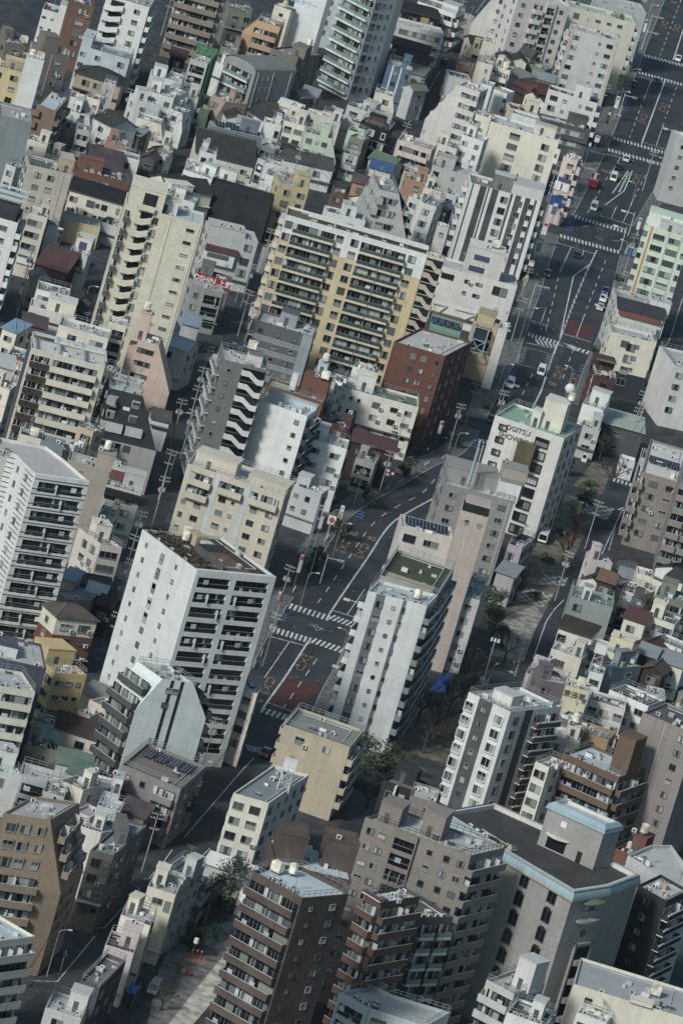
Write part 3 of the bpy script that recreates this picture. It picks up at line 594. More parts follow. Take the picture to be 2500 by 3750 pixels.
def bp(pts, hh, wall, roof, label, faces, name, **kw):
    hh += ADJ[len(FOOT)]
    P = [at(*S(p), hh) for p in pts]
    o = P[0]; ed = Vector((P[1].x - P[0].x, P[1].y - P[0].y)); a = math.atan2(ed.y, ed.x)
    root = thing(name, label, name.replace('_', ' '), (o.x, o.y, 0), a)
    root.matrix_basis = Matrix.Translation((o.x, o.y, 0)) @ Matrix.Rotation(a, 4, 'Z')
    inv = root.matrix_basis.inverted(); L = [(inv @ Vector((p.x, p.y, 0)))[:2] for p in P]
    FOOT.append((label, [Vector((p.x, p.y, 0)) for p in P], hh))
    m = MB(); m.ring(L, 0, L, hh, wall); ins = inset_poly(L, .25); rm = MB()
    if kw.get('rim'):
        out = inset_poly(L, -.35); i2 = inset_poly(L, .5); n = 5; pr = []
        for i in range(n + 1):
            t = math.pi / 2 * i / n; pr.append((-.35 + .95 * (1 - math.cos(t)), 1.7 * math.sin(t)))
        m2 = MB()
        for (d0, z0), (d1, z1) in zip(pr, pr[1:]): m2.ring(inset_poly(L, d0), hh - 1.7 + z0, inset_poly(L, d1), hh - 1.7 + z1, kw['rim'])
        m2.ring(L, hh - 1.7, out, hh - 1.7, 'BE'); m2.ring(inset_poly(L, .6), hh, inset_poly(L, .9), hh, 'LW'); m2.ring(inset_poly(L, .9), hh, inset_poly(L, .9), hh - .8, 'LW')
        m2.ring(inset_poly(L, -.37), hh - 1.95, inset_poly(L, -.37), hh - 1.7, 'OC')
        obj('curved_rim', m2.mesh('curved_rim'), root); rm.face([(p[0], p[1], hh - .8) for p in inset_poly(L, .9)], roof)
    else: m.ring(L, hh, ins, hh, 'LG' if wall.startswith(('W', 'L')) else wall); m.ring(ins, hh, ins, hh - .6, wall); rm.face([(p[0], p[1], hh - .6) for p in ins], roof)
    obj('wall', m.mesh('wall'), root); ROOF[0] = obj('roof', rm.mesh('roof'), root)
    sth = kw.get('sth', 2.98)
    for i, sp in faces.items(): facade(root, Face(L[i], L[(i + 1) % len(L)], hh, None), sp, wall, sth, None)
    if kw.get('lines'):
        m = MB()
        for i in (1, 2, 3):
            fc = Face(L[i], L[i + 1], hh); z = hh - .9; j = 0
            while z > 2:
                if not (i == 3 and j % 3 == 1):
                    D = .66 if i == 3 else .04; u0 = .0 if i != 2 else .55
                    a, c = fc.place(fc.L * u0, z, D), fc.place(fc.L, z, D); m.beam(a, c, .06, 'DG3')
                z -= 1.0; j += 1
        obj('wall_stripe', m.mesh('wall_stripe'), root)
    if kw.get('tower'):
        Q = [(inv @ at(*S(p), hh + 7.6)) for p in kw['tower']]; Q = [(p.x, p.y) for p in Q]; m = MB()
        m.ring(Q, hh - .8, Q, hh + 6.2, wall)
        for (d0, z0), (d1, z1) in zip([(0, 6.2), (-.3, 6.2), (-.15, 7.0), (.5, 7.6)], [(-.3, 6.2), (-.15, 7.0), (.5, 7.6), (.9, 7.6)]): m.ring(inset_poly(Q, d0), hh + z0, inset_poly(Q, d1), hh + z1, 'TQ')
        m.ring(inset_poly(Q, .9), hh + 7.6, inset_poly(Q, .9), hh + 7, 'LW'); m.face([(*p, hh + 7) for p in inset_poly(Q, .9)], 'LG')
        t = obj('roof_tower', m.mesh('roof_tower'), root)
        fc = Face(Q[0], Q[1], hh + 7); m = MB(); x = fc.L * .3
        m.box(-1.9, 1.9, -.08, 0, 0, 2.5, 'GLD'); m.box(-1.95, 1.95, -.1, -.04, 0, .12, 'LW')
        obj('terrace_door', m.mesh('terrace_door'), t, fc.place(x, hh - .7), fc.rz)
        m = MB(); n = 8
        for i in range(n):
            u0, u1 = -2.4 + 4.8 * i / n, -2.4 + 4.8 * (i + 1) / n; y = lambda u: -1.5 * (1 - (u / 2.6) ** 2)
            m.face([(u0, 0, 2.75), (u1, 0, 2.75), (u1, y(u1), 2.6), (u0, y(u0), 2.6)][::-1], 'LW')
        obj('canopy', m.mesh('canopy'), t, fc.place(x, hh - .7), fc.rz)
        m = MB(); m.box(-.5, .5, -.06, 0, 0, 2.1, 'BKF'); obj('service_door', m.mesh('service_door'), t, fc.place(fc.L * .72, hh - .8), fc.rz)
        m = MB(); m.box(-.55, .55, -.06, 0, 0, 1.1, 'W'); obj('white_plate', m.mesh('white_plate'), t, fc.place(fc.L * .33, hh + 4), fc.rz)
    W = (Vector(L[1]) - Vector(L[0])).length
    c = sum((Vector(p) for p in L), Vector((0, 0))) / len(L)
    def pt(u, v):
        if kw.get('garden'): return (u * W, v)
        a = Vector(ins[0]).lerp(Vector(ins[1]), u); return tuple(a.lerp(c, min(.9, .08 + v / 16)))
    kw2 = dict(kw); kw2.setdefault('ac', 3)
    finish(root, L, hh, wall, roof, pt, W, kw2, 6)
    return root
T('00')
b(395,80,690,165,4,9,'W','LG','white block with a solid tower half and small slot windows, top left',F='w.1:.8x.4,w.35:.8x.4',pent=[(.48,0,.52,5,2.6,'W')],tank=[(.85,3)])
b(660,10,870,65,6,10,'BR','DG','chocolate brown tiled tower with two white framed windows beside the zigzag stairs',F='w.55:2x1.4')
b(985,-45,1375,70,8,13,'W','LG','white tower with white zigzag stairs on its front and balconies down its right flank',F='z0-.44,w.75:1.5x1.1',R='b.03-.5,b.52-.97')
b(745,415,1195,548,4,9,'LB','LG','pale blue grey house with a tall stair corner and a railed roof terrace',F='w.08:1.3x1.1,w.38:1.3x1.1,w.85:1.6x1.2',pent=[(0,0,.2,8,2.8,'LB')],rail=1)
b(705,660,1115,785,2,9,'TN','DT','old tan house under a wide dark tiled hip roof by the lane',F='w.25:1.8x1.3,w.5:1.8x1.3,w.8',roofk='hip')
b(385,470,640,518,6,9,'GB','DG','grey brown block with white drainpipes and crowded roof machinery',F='w.65:1.3x1.2,v.4',R='n2',pent=[(0,0,.55,5,4,'GB')],tank=[(.8,2)])
b(60,385,235,420,5,8,'GB','TQ','grey brown house with a pale turquoise roof edge',F='w.5:1.3x1',ac=3)
b(-60,595,235,672,4,8,'YE','TN','faded yellow house with a tan rooftop wall and cream pipes',F='w.2,w.7:1.5x1.2',pent=[(.35,1,.6,4,2.2,'TN')],tank=[(.1,3)])
b(262,522,410,560,6,5,'W','W','slim windowless white stair tower carrying two white tanks',tank=[(.25,2),(.75,2)],plain=1)
b(212,790,335,832,3.3,5,'W','LG','small blank white block with a single wall lamp and a tank',tank=[(.6,2)])
b(-260,985,300,1130,6,14,'SG','WG','large slate grey metal clad warehouse with blank walls',roofk='flat',plain=1,ac=0,ex=[('roof_light',.2,.45,1,13,0,.25,'LG')])
b(345,950,520,1025,5,9,'BR2','LB','brown block with notched stair balconies and a clean pale blue roof',q=(635,900),R='b0-1',plain=1,ex=[('stair_landing',-.12,.25,-1.2,0,-2.8,-1.5,'BR2'),('stair_landing',-.1,.2,-1.2,0,-5.8,-4.5,'BR2'),('stair_landing',-.1,.2,-1.2,0,-8.8,-7.5,'BR2')])
b(650,885,780,920,3,6,'W','SG','small white rooftop house with one square window above a black terrace',F='w.55:1x.9')
b(800,885,925,925,3,6,'C','SG','cream house with a grey flat roof beside the old tan house',F='w.7:1x.9')
b(655,1020,825,1072,3,7,'W','LG','white house with a sloping right wall and a maroon door',F='w.6:1.6x1.3',tp=(0,1.5,0,0,1.5),ex=[('door',.5,.75,-.05,0,-2.4,-.2,'MR')])
b(590,1165,730,1205,2.4,7,'GY','DG','grey terrace house with a dark sloping roof behind the brown block',F='w.8:1.2x1')
b(710,1180,840,1215,3,7,'LG','DG','narrow light grey house facing the dark lane with open balconies',F='b.1-.9',R='n1')
b(960,750,1065,780,3.5,4,'LG','LG','thin pale stair house with a white diagonal flight on its side',F='w.4:.6x.7')
b(1060,1415,1285,1475,3,6,'W','SG','white house with one dark square window below the terracotta gable',F='w.55:1.3x1.2')
b(1000,1305,1200,1355,3,6,'TC','LB','terracotta panelled house with a grey blue sloped roof',F='w.2:1x.8',ex=[('red_wall',.85,1.02,-.2,3,-6,-.3,'MR')])
b(1030,1160,1260,1170,3,7,'W','DT','white house with a black sloping fascia and a rusty balcony',F='w.5:1.6x1',roofk='gv')
b(1260,920,1480,965,3.5,7,'W','LG','white house with a roof light between sloping white neighbours',F='w.3:1x.8',ac=3)
b(1260,1080,1480,1145,3.5,7,'C','LG','cream white house with its upper floor sloping back to the right',F='w.45:1.4x1.2',tp=(0,2,0,0,1.8))
b(1375,1290,1560,1345,2.2,6,'C','LG','low cream annex with a raking right hand wall',F='w.5:1x.8',tp=(0,1.2,0,0,1))
b(1395,690,1660,760,4,7,'W','LB','white house with an orange edged blue roof and a tall narrow door',F='w.15:.8x1.9,w.6:1x1')
b(1350,830,1600,905,3.4,7,'W','LG','white house with an air conditioner row along its roof front',F='w.8:1.2x1.2',ac=4)
b(820,1500,1110,1575,2.4,8,'BR','PU','house under a long dark purple metal roof with snow guards',F='',roofk='shed',rh=2.8)
b(250,1270,440,1330,2.2,6,'C','LG','low cream annex at the foot of the notched brown block',ac=3,F='w.3:1x.8')
b(430,1420,600,1480,2.4,8,'GY','SG','grey low house wedged behind the beige block',F='w.5')
T('10')
b(110,-260,500,-150,8,13,'TB','DG','tan brown apartment block with stepped solid balconies',F='b0-.42,b.42-1',R='b.02-.3,b.35-.62,b.67-.97')
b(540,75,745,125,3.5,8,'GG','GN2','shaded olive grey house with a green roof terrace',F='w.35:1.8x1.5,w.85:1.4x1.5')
b(800,185,1010,250,5.3,7,'OR','DG','orange tiled apartment house with orange balconies stepping back at the top',tp=(2.8,0,3.5,0,4),F='b0-.36,b.36-1',R='w.4:.9x.9')
b(955,45,1105,95,5,5,'C','LG','cream stair tower carrying a round white sphere tank',plain=1,tank=[(.5,2)],F='w.5:1x.6')
b(1180,-120,1445,-35,7,9,'W2','LG','tall white sign wall with blue lettering beside the balcony tower',plain=1,txt=('MKタワー','BL3',.32,3.9,1.7))
b(1110,195,1340,275,3.3,4,'SB','SG','dark slate blue low building below the white sign wall',F='w.5:1.2x1',pent=[(.72,0,.28,4,3,'SB2')])
b(1420,-60,1640,0,5,8,'LB','LG','pale blue walled building with one slit window and a dark base',F='w.35:.6x1.2')
b(925,440,1170,527,4,8,'GB','SG','grey brown block with a white stair panel and a white round tank',q=(1380,505),F='w.25:2.2x1.4',R='w.3:1x1.2,w.7:1.2x1.4',pent=[(.62,1.5,.5,5,2.6,'GB')],tank=[(1.0,4)])
b(785,655,1150,662,4.6,11,'GVL','GV','grey vault roofed block with glass balconies on its arched end',roofk='vault',F='w.22:.4x.9,w.36:.4x.9,w.5:.4x.9,v.08,v.46,v.9',L='g.1-.9')
b(185,535,345,585,4.3,7,'LG','LG','narrow pale house wrapped in green scaffold netting',F='r.1-.9',R='n2',net=1)
b(415,565,600,645,3,5,'W','LG','white wedge shaped house with an electric meter wall',F='w.7:1.2x1')
b(-20,690,110,730,3,6,'W','SG','white house with a tall dark door facing a grey roof deck',F='w.55:1x2')
b(60,860,255,912,3,7,'PW','DG','pinkish white house with a dark flat roof and one dark window',F='w.5:1.7x1.2',R='b.1-.9')
b(-60,835,70,880,3.4,8,'W','LG','white house with a sharply raked white side and small square window',F='w.4:.9x.9',tp=(0,3,0,0,1.3))
b(505,935,700,955,3,6,'PB','PB','dusty pink brown gabled house with one white framed window',F='w.6:1.8x1.4',tp=(1.8,0,0,0,1.5))
b(520,1075,690,1115,2,6,'W','DT','white cottage under a dark curved roof in front of the pink brown house',F='',roofk='gv')
b(720,1010,870,1110,2,7,'W','DT','white cottage with a steep slate gable roof',F='w.5:1x1',roofk='gu',rh=2.6)
b(835,985,975,1020,2.2,5,'TN','MR','tan cottage with a maroon metal roof',F='w.6',roofk='gu')
b(1085,850,1200,900,2.2,5,'GG','SG','grey gabled house behind the balcony tower foot',F='w.5:1.3x1.2',roofk='gv')
b(1205,845,1340,890,2.4,6,'TN','SG','tan house under a slate gable next to the balcony tower',F='w.6',roofk='gu')
b(985,960,1110,1000,2.5,5,'W','W','white house with an upswept white roof edge',F='w.5:1x1',roofk='shed')
b(385,1155,845,1262,3.3,5,'SB2','SP','blue grey clad house with a white roof rim and solar panels',F='w.08:1.7x.9,w.75:2.4x.9',rim='W',solar=1,ac=0)
b(240,1400,765,1530,1.6,10,'C','DT','pair of low houses under broad dark slate roofs',F='w.6:1.5x1,w.85:1.5x1',roofk='shed',rh=4.2)
b(275,1385,425,1425,3,4,'W','LG','small white roof hut with a window and a door',F='w.3:1x1,w.72:1x2')
b(1045,1105,1235,1160,3.5,8,'C','LB','cream house with two wide dark upper windows',F='w.25:1.8x1.5,w.75:1.8x1.3',rail=1)
b(1285,1035,1495,1087,4.5,5,'C','LB','cream stair house with a narrow door under a blue roof',F='w.12:.9x1.9,w.78:1.2x.8')
b(870,1120,1020,1160,3,6,'W','SG','white box house with pyramid roof tip and side door',F='w.8:.9x1.8')
b(1240,1210,1480,1275,3.5,7,'GN','GB','mint green house with a raking right wall and rusty roof shed',tp=(0,2.6,0,0,1.7),F='w.2:1.5x1.2,w.5:.7x.8,w.78:1.5x1.1',pent=[(.55,0,.3,4,2.4,'GN')])
b(960,1375,1170,1430,2,6,'C','DT','cream cottage under a dark tiled hip roof',F='w.5',roofk='hip')
b(1040,1455,1490,1560,1.8,8,'W','DT2','long low house under a rough charcoal tiled roof',F='w.7',roofk='gu')
b(870,1490,1010,1530,3,5,'W','LG','small white grey cube house with a single dark window',F='w.45:1.3x1')
b(815,1450,880,1480,3,6,'LG','LG','thin light grey stair house with open landings',F='r.1-.9')
b(830,1330,960,1375,2.6,5,'GG','LG','olive grey house with cluttered balconies behind the blue grey house',F='b.05-.95')
b(610,1120,800,1175,2.5,4,'PW','LG','pale mauve shed roofed house behind the solar panels',F='w.6:1x.8',roofk='shed')
T('20')
bp([(166,-530),(421,-400),(621,-390),(731,-560),(480,-700)],41,'W3','LG','white high rise with green glass balconies facing left and a windowed wall facing right',{0:'g0-.6,g.62-1',1:'w.2:1.5x1.5:BL2,w.5:1.2x1,w.78:.5x1.1,v.02'},'apartment_tower')
b(700,10,1050,130,4,10,'W','LG','white shop with a green roof strip and white roof screens',F='b.5-1',R='b0-1',pent=[(.6,1,.4,5,2,'W')])
b(570,95,905,175,3,8,'BK','BK','charcoal house with a bamboo screen and a cluttered terrace',F='w.3:2x1.2,w.8:1.2x1.2',ex=[('bamboo_screen',.5,.72,-.3,-.15,-2.9,-.6,'YE2')],roofk='shed')
b(530,215,945,318,3.2,8,'PW','LG','pinkish shop house with a recessed black upper front',F='f.03-.93:BK,w.55:1.6x.7',R='n3')
b(470,400,800,495,2.2,6,'DB','MR','low house with a dull maroon metal roof',F='w.5',roofk='shed')
b(485,520,780,615,2.2,9,'C','DT2','low house with a mottled brown grey tile roof and white gutter wall',F='',roofk='gu')
b(425,585,630,645,4,8,'BL','SG','deep blue clad building with two vertical white stripes',F='p.23-.29:W,p.6-.66:W,w.42:1x.9,w.93:.8x1.2')
b(590,650,745,700,2.6,8,'GY','GV','grey house with a ribbed roof above cascading gables',F='w.6',roofk='shed')
b(575,790,660,830,2.6,6,'LG','GG','small grey gabled house squeezed behind the street poles',F='',roofk='gv')
b(315,845,475,890,3,6,'C','LB','cream house with a pale blue sloping roof and one square window',F='w.65:1.3x1.2',tp=(0,1.2,0,0,1.8))
b(55,960,290,1045,2.8,6,'LG','LG','light grey angular house with a large square window and roof cube',F='w.3:1.9x1.6',pent=[(.5,1,.5,4,2.2,'LG')])
b(285,1050,460,1090,3,6,'LG','SG','grey wedge house with a railed terrace beside the street',F='w.8:1x1',rail=1)
b(175,1115,440,1200,3,7,'BK','DB','black curved corner house with a white balcony fence and white lower floor',F='w.45:1.4x1.4:W,w.85:1x1.6:W',rail=1,pent=[(.2,1.5,.55,3,2.2,'MR')])
b(60,1190,215,1240,2.8,6,'GN3','GN3','pale mint flat roofed house with dark clad walls',F='w.5')
b(-140,1060,105,1120,2.6,6,'PW','LG','pale pink grey house with a flat parapet roof next to the black corner house',F='w.4')
b(515,1280,830,1380,3.5,9,'PK2','WG','beige pink house with a wide flat grey brown roof and ribbon balconies',F='b.1-.95',R='n1')
b(870,1310,1060,1370,3,6,'C','LB','cream house with two balcony doors and a blue grey roof',F='w.3:1x1.6,w.65:1.6x1.5')
b(1110,1235,1305,1300,4.2,6,'W','LB','bright white cube house with a pale blue flat roof and mixed windows',F='w.2:1.4x1.1,w.75:1x1.1')
b(1075,780,1272,848,6,8,'PW','LG','white clinic block whose left side slopes back to the street',tp=(6.2,0,0,0,2.2),F='w.36:1.6x1.1,w.57:1.4x.9,w.87:1.6x1.2',L='w.5')
b(1290,765,1385,795,4.5,6,'W','LB','slim white tower with one high window behind the clinic block',F='w.4:1x.9')
b(1385,810,1520,860,3.6,6,'W','SG','white blank panel wall with a row of air conditioners',F='w.95:.6x1',ac=5,plain=1)
b(1370,1115,1998,1300,5,10,'C3','LB','long cream tiled block with large grid windows and roof machinery',F='w.02:1.7x1.6,w.38:2.6x1.5,w.83:2x1.6',ac=7)
b(1235,1045,1372,1085,5.3,6,'C','LG','cream stair tower at the end of the long tiled block',F='w.2:1.7x1.6')
b(835,1515,1240,1635,4,7,'GY2','LG','grey concrete block with small dark openings and wall air conditioners',F='w.12:1.6x1.4,w.5:.8x.7,w.88:1.4x1.3')
b(1440,-60,1640,0,7,8,'PW','LG','rose white apartment house with a raking left roofline',tp=(5,0,0,0,3),F='w.25:1.5x.9,w.6:1.5x.9,w.9')
b(1245,250,1500,325,2.6,6,'W','DB','white shop with a dark brown roof and horizontal rails',F='',roofk='shed',rh=.8)
b(1165,440,1290,485,2.6,6,'YE','LB','small yellow house with a blue roof and balcony window',F='w.6:1.6x1.4')
b(1190,395,1310,420,2.8,6,'C','DT','cream cottage with a dark ridge roof next to the stair pillar',F='',roofk='gu')
b(1305,370,1412,400,5.5,4,'C','C','plain cream stair pillar above a yellow house',plain=1,F='')
b(1250,560,1392,600,3.8,5,'C','LG','cream house with a small window in its blank wall',F='w.65:.7x.8')
b(1395,600,1550,650,3.4,6,'C','LG','cream house with a laundry balcony and a white tank',F='b.05-.95',tank=[(.6,3)])
b(1060,575,1215,620,2.6,6,'TC','LB','house with a terracotta front and blue grey roof by the narrow street',F='w.7:1x.8')
b(990,690,1190,740,2.4,7,'W','SB','white fronted shop with a dark cluttered flat roof',F='',ac=3,plain=1)
b(1420,520,1560,560,2.4,5,'GY','DT','grey cottage with a blue black gable roof',F='w.5',roofk='gv')
T('30')
b(60,-30,530,62,8,9,'PW','LG','rose white apartment tower with a dark recessed stair slot',F='w.12:1.2x1,b.33-.5,r.57-.72,w.86:1x.9')
b(530,62,1135,215,7,9,'C','GN3','cream block with a green railed roof and dark lettering on its wall',F='w.12:1.5x1.4,w.45:1.4x.5,w.62:1.2x.5,w.78:1.4x.8',rail=1,txt=('鈴亀','DG',.72,.8,1.9),R='b0-1')
b(800,15,1230,125,6,12,'LG','LG','pale grey block behind the green railed roof',F='w.4:2x.8',R='n3')
b(545,265,985,385,6.5,8,'LW','LG','tall pale wall block edged with beige and few windows',F='p0-.07:BE,p.93-1:BE,w.13:1.6x1,w.83:1.6x1,w.62:.6x.6',L='b0-.9',R='n2')
b(-75,165,185,242,5,7,'W','LG','white four storey house with dark windows and a greenish flank',F='w.62:1.6x1.2,w.2:.5x1',R='n2',tank=[(.3,3)])
b(330,815,785,952,4,6.5,'W','DB','bright white block with mixed small windows and a roof stair hut',F='w.15:1.7x1.3,w.37:1x.8,w.68:.5x.7,w.86:1.6x.8',pent=[(.5,1.5,.32,3,3.4,'W')],R='b0-1')
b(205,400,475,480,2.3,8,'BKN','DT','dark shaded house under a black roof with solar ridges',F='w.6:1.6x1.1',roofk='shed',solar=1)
b(0,545,130,580,2.3,6,'C','DT','cottage with a black tiled roof among rusty roofs',F='',roofk='gv')
b(185,705,380,760,2.3,6,'YE2','SG','ochre wood house with a slate tiled roof',F='w.3',roofk='gu')
b(20,760,215,860,2,8,'DB','DR','low house with a rusty reddish brown roof',F='',roofk='hip')
b(180,905,310,960,2.2,6,'C','DT','cream cottage with a dark gable in front of the bright white block',F='w.6',roofk='gv')
b(-20,990,270,1060,2.6,7,'C','DB','cream house with a dark roof and rooftop clutter',F='w.5',ac=2)
b(150,580,300,640,2.2,5,'GG','LG','grey shack with a small pale glass roof lantern',F='w.5')
b(-90,640,60,720,2.4,6,'LG','GG','grey house with a pale sheet roof next to the brown gables',F='w.4',roofk='shed')
b(265,1085,720,1200,3,6,'DG','LG','dark fronted shop with a long ribbed roof',F='f.05-.9',ac=4)
b(0,1035,240,1105,3.6,5,'W','LG','blank white parapet wall with a white roof cube',plain=1,F='',ac=4)
b(470,1435,600,1478,6,6,'PK2','GN3','narrow pink corner building with blue signs and a red emblem board',F='w.6:1.6x1.3',R='b0-1',signs=1)
b(1500,1265,1830,1350,6,9,'LG','LG','pale grey ribbed metal building at the right edge of the avenue',F='w.25:1x.8',plain=1,ac=0)
T('01')
b(270,-58,665,38,6,10,'BE','DG','beige mosaic tiled block with a sunken dark roof and a tan roof hut',F='w.25:1.4x1.1,w.55:1.4x1.1,v.82',L='w.3,w.7',pent=[(.72,1.5,.28,6,3,'TN')],ac=1)
b(-250,362,170,482,8,14,'W','DB','tall white block with black trim and pergola beams over its roof terrace',F='w.5:1.6x1.1,w.72:1.6x1.1',R='b0-1',pent=[(0,2.5,.92,10,3.6,'DS')],ex=[('roof_beam',0,1.05,1,1.5,4.6,5,'LB'),('roof_beam',0,1.05,6,6.5,4.6,5,'LB'),('roof_beam',0,1.05,11,11.5,4.6,5,'LB')])
b(262,385,440,435,5,8,'C2','LG','cream shop block with a bleached roof box and ribbon windows',F='f.06-.8',R='n2',ex=[('shop_sign',.05,.85,-.5,-.2,-12,-10.6,'W')])
b(440,500,540,520,4,5,'LG','LG','pale grey slim house beside the beige mosaic block',F='')
b(700,-10,1195,112,3.2,9,'RT','SB','long red brown brick wall block with air conditioners along its roof',F='w.35:1.6x1.1:1,w.47:1.2x1:1,w.58:1.2x1:1',ac=6)
b(648,172,1135,312,2.3,6,'C','BK','row of cream houses under one long black lean-to roof',F='w.1:1.6x1.2,w.42:1.8x1.3,w.55:1x.8,w.68:1.3x1.2,w.93:.8x1.2',roofk='shed',rh=1.8)
b(590,440,925,525,1.7,8,'YE','SGL','yellow and grey blue garage roof by the side lane',F='',plain=1,ac=1)
b(640,738,808,790,3.3,9,'PW','GN2','narrow pinkish white house with a green terrace and single window',F='w.5:1.9x1.4:1',pent=[(.1,4,.85,5,2.9,'PW')],ex=[('window',.3,.7,3.9,4,.2,2,'BL2')])
b(340,850,610,940,1.8,9,'DB','MR','low house under wide maroon sheet roofs with vents',F='',roofk='shed',rh=3)
b(285,975,440,1015,2.3,5,'TN','SG','tan gabled cottage behind the railed white roof',F='w.3:.8x1',roofk='gv')
b(345,1085,640,1165,3.4,8,'W','SG','white house with a railed dark roof deck and a glazed front',F='f.05-.4,w.7:1.6x1',rail=1)
b(280,1235,700,1350,2.6,7,'LW','LW','pale stucco annex with a tiny four pane window',F='w.35:.8x.8,w.1:1.4x1',pent=[(.35,2,.6,5,2.4,'C')])
b(215,1400,425,1455,2,6,'BR','PU','cottage with a dark plum metal roof next to the pale annex',F='',roofk='shed')
b(545,1415,1000,1545,6,8,'C','LG','cream block with long railed roof terraces and window fronts',F='w.3:1.8x1.2,f.65-.92',rail=1)
b(1000,1385,1172,1432,6.3,6,'C','SG','cream corner stair tower with balcony doors',F='r.3-.9')
b(1157,303,1868,497,14,11,'E1','LB','tall cream tower with white zigzag stairs and a wide blank tiled wall',F='b.015-.075:DG,z.15-.36,w.41:1.1x1.5,w.86:1.6x.5:9,v.6,v.97',ex=[('stair_opening',.2,.37,-.06,-.01,.6,3.6,'BKF'),('stair_parapet',.14,.37,-1,-.86,-.2,1.1,'E1')],pent=[(.02,0,.44,10,4.4,'E1'),(.4,3,.25,4,2.6,'W')],ac=2)  # flat black sheet on the wall paints the shade of the top stair opening
T('11')
b(-20,165,385,215,2.6,9,'C','DT','cluster house under broad black tiled gables',F='w.7:1x1.6',roofk='gu',pent=[(.0,-1,.5,4,1.5,'W')])
b(120,-15,390,80,3.2,7,'W','LG','white house with two dark square windows and air conditioners above',F='w.15:1.8x1.3,w.62:1.8x1.3',ac=5)
b(390,80,860,225,3.4,7,'W','LG','white house with planted roof frames above the dark netted block',F='r.05-.3,w.72:1x1.7,w.88:.8x.8',rail=1)
b(365,125,930,290,3.3,9,'BKN','BKN','dark block wrapped in black construction mesh',plain=1,F='',ac=0,roofk='flat')
b(1005,112,1270,172,4,8,'YC','LB','mustard cream house with a solid yellow roof hut',F='w.3:1.8x1.3,w.78:1.6x1.3',R='n2',pent=[(.6,2,.42,4,2.6,'YC')])
b(975,245,1215,312,2.2,4,'W','LG','low white railed annex in front of the mustard house',F='',rail=1)
b(360,548,805,655,4.3,9,'LG','LG','light grey grid tiled block with three double windows at its right',F='w.83:2x1.6:3',R='n3',pent=[(0,0,.72,6,1.4,'LG')],ac=4,ex=[('awning',.0,.66,-1.3,0,-4.6,-3.2,'MR2'),('bay_window',.0,.62,-1.1,0,-7.6,-4.7,'W'),('bay_glass',.06,.5,-1.2,-1.1,-6,-4.9,'GL')])
b(243,940,555,1030,3.2,6,'DGY','DG','dark grey shop block carrying a red board lettered in white',F='',ex=[('sign_board',0,1,-.25,-.05,-1.9,.25,'RED')],txt=('OSHIN 上野','W',.5,-.85,1.75),txtv=-.27)
b(205,1055,500,1120,3.4,6,'GY5','GY','grey concrete shop house with balcony openings below the red board',F='w.15:1.2x1.2,r.4-.9',R='n2')
b(115,1400,262,1440,2,5,'LG','LBc','small house with a blue corrugated roof in the tower shade',F='',roofk='shed')
b(1060,402,2358,772,13,9,'LW3','TNr','long yellow and white apartment block of green glazed balconies',F='w.035:1.6x1.5,g.07-.36:CRM,w.395:1.6x1.5,w.5:1.6x1.5,g.545-.70:CRM,g.705-.86:CRM,w.905:1.6x1.5',two=(2.05,'YEA'),L='b.2-.4:CRM',rh=0,ac=6,ex=[('roof_pipe',.15,1,3,3.6,.3,.9,'W')])
b(2362,772,2510,812,13,3.5,'CRM','LG','cream stair tower with sloping flights joined to the yellow block',F='z0-1:YC2',plain=1)
b(795,1372,1310,1525,6,10,'SB3','LG','charcoal grey block with white pinstripes and a pale end column',F='w.1:1x.8,w.4:1x.8,w.7:1x.8,p.82-1:SG2',L='g0-1',stripes=1,ac=3,pent=[(.35,4,.3,4,2.6,'SG2')])
T('21')
b(345,172,530,217,7,14,'LG2','SG','light grey apartment house stepping outward below a flat top',tp=(2.6,4.5,5,0,3.4),F='w.3:1.8x1.4,w.72:1.8x1.4',R='b0-1',tank=[(.3,6)],ac=2)
b(-130,375,222,462,5,6,'W','BLR','white walled block with a blue painted roof and a white hut',plain=1,F='',pent=[(.4,2,.36,3,2.6,'W')])
b(105,92,300,150,2.6,6,'TC','PU','small terracotta house with a mauve brown roof',F='w.4',roofk='gu')
b(60,235,245,325,2.2,7,'C','GGT','cream cottage under a mottled grey green tiled roof',F='',roofk='gv')
b(755,150,918,198,5,5,'C','LG','cream roof hut building with a dark door above a narrow alley',F='w.2:.9x1.8:1')
b(742,290,870,332,4,11,'LG','LG','long narrow grey sided house leading down a dark alley',F='w.4',tp=(0,0,2,0,2))
b(600,70,800,120,3,6,'TC','GN2','brick red house with a green roof garden',F='w.5')
b(880,500,985,530,4.5,4,'PW','LB','slim rose white stair tower with a square opening',F='w.5:1.2x1.1:1')
T(1600,600,3.136)
b(385,215,1195,435,7,11,'W','GV','striped white and dark grey block with many window columns',F='p.03-.05:DG,p.14-.23:DG3,p.25-.27:DG,p.31-.4:DG3,w.5:1.7x1.5,p.57-.6:DG,p.64-.72:DG3,w.71:1.4x1.2,p.78-.85:DG3,p.91-.94:DG,w.88:1.2x1.2',L='b.1-.6',R='b.1-.9',pent=[(.57,0,.43,7,2.9,'LW'),(.3,1,.27,4,3.6,'GV')])
T('21')
b(925,878,1613,1062,4.6,10,'PW3','LG','rose white building with a high tower wall, pipes and diagonal braces',F='w.1:2.6x1.2:1,w.36:1x.7:2,w.52:1.6x.7:2,w.8:4x1.8:1',pent=[(.29,0,.46,7,6.8,'PW3')],ex=[('window',.36,.56,-.12,0,3.7,5,'BL2'),('window',.33,.53,-.12,0,.8,2.1,'BL2'),('brace',.0,.2,-.3,-.1,-9.2,-8.9,'PW3'),('brace',.3,.6,-.3,-.1,-9.2,-8.9,'PW3')],tank=[(.6,3)],ac=3)
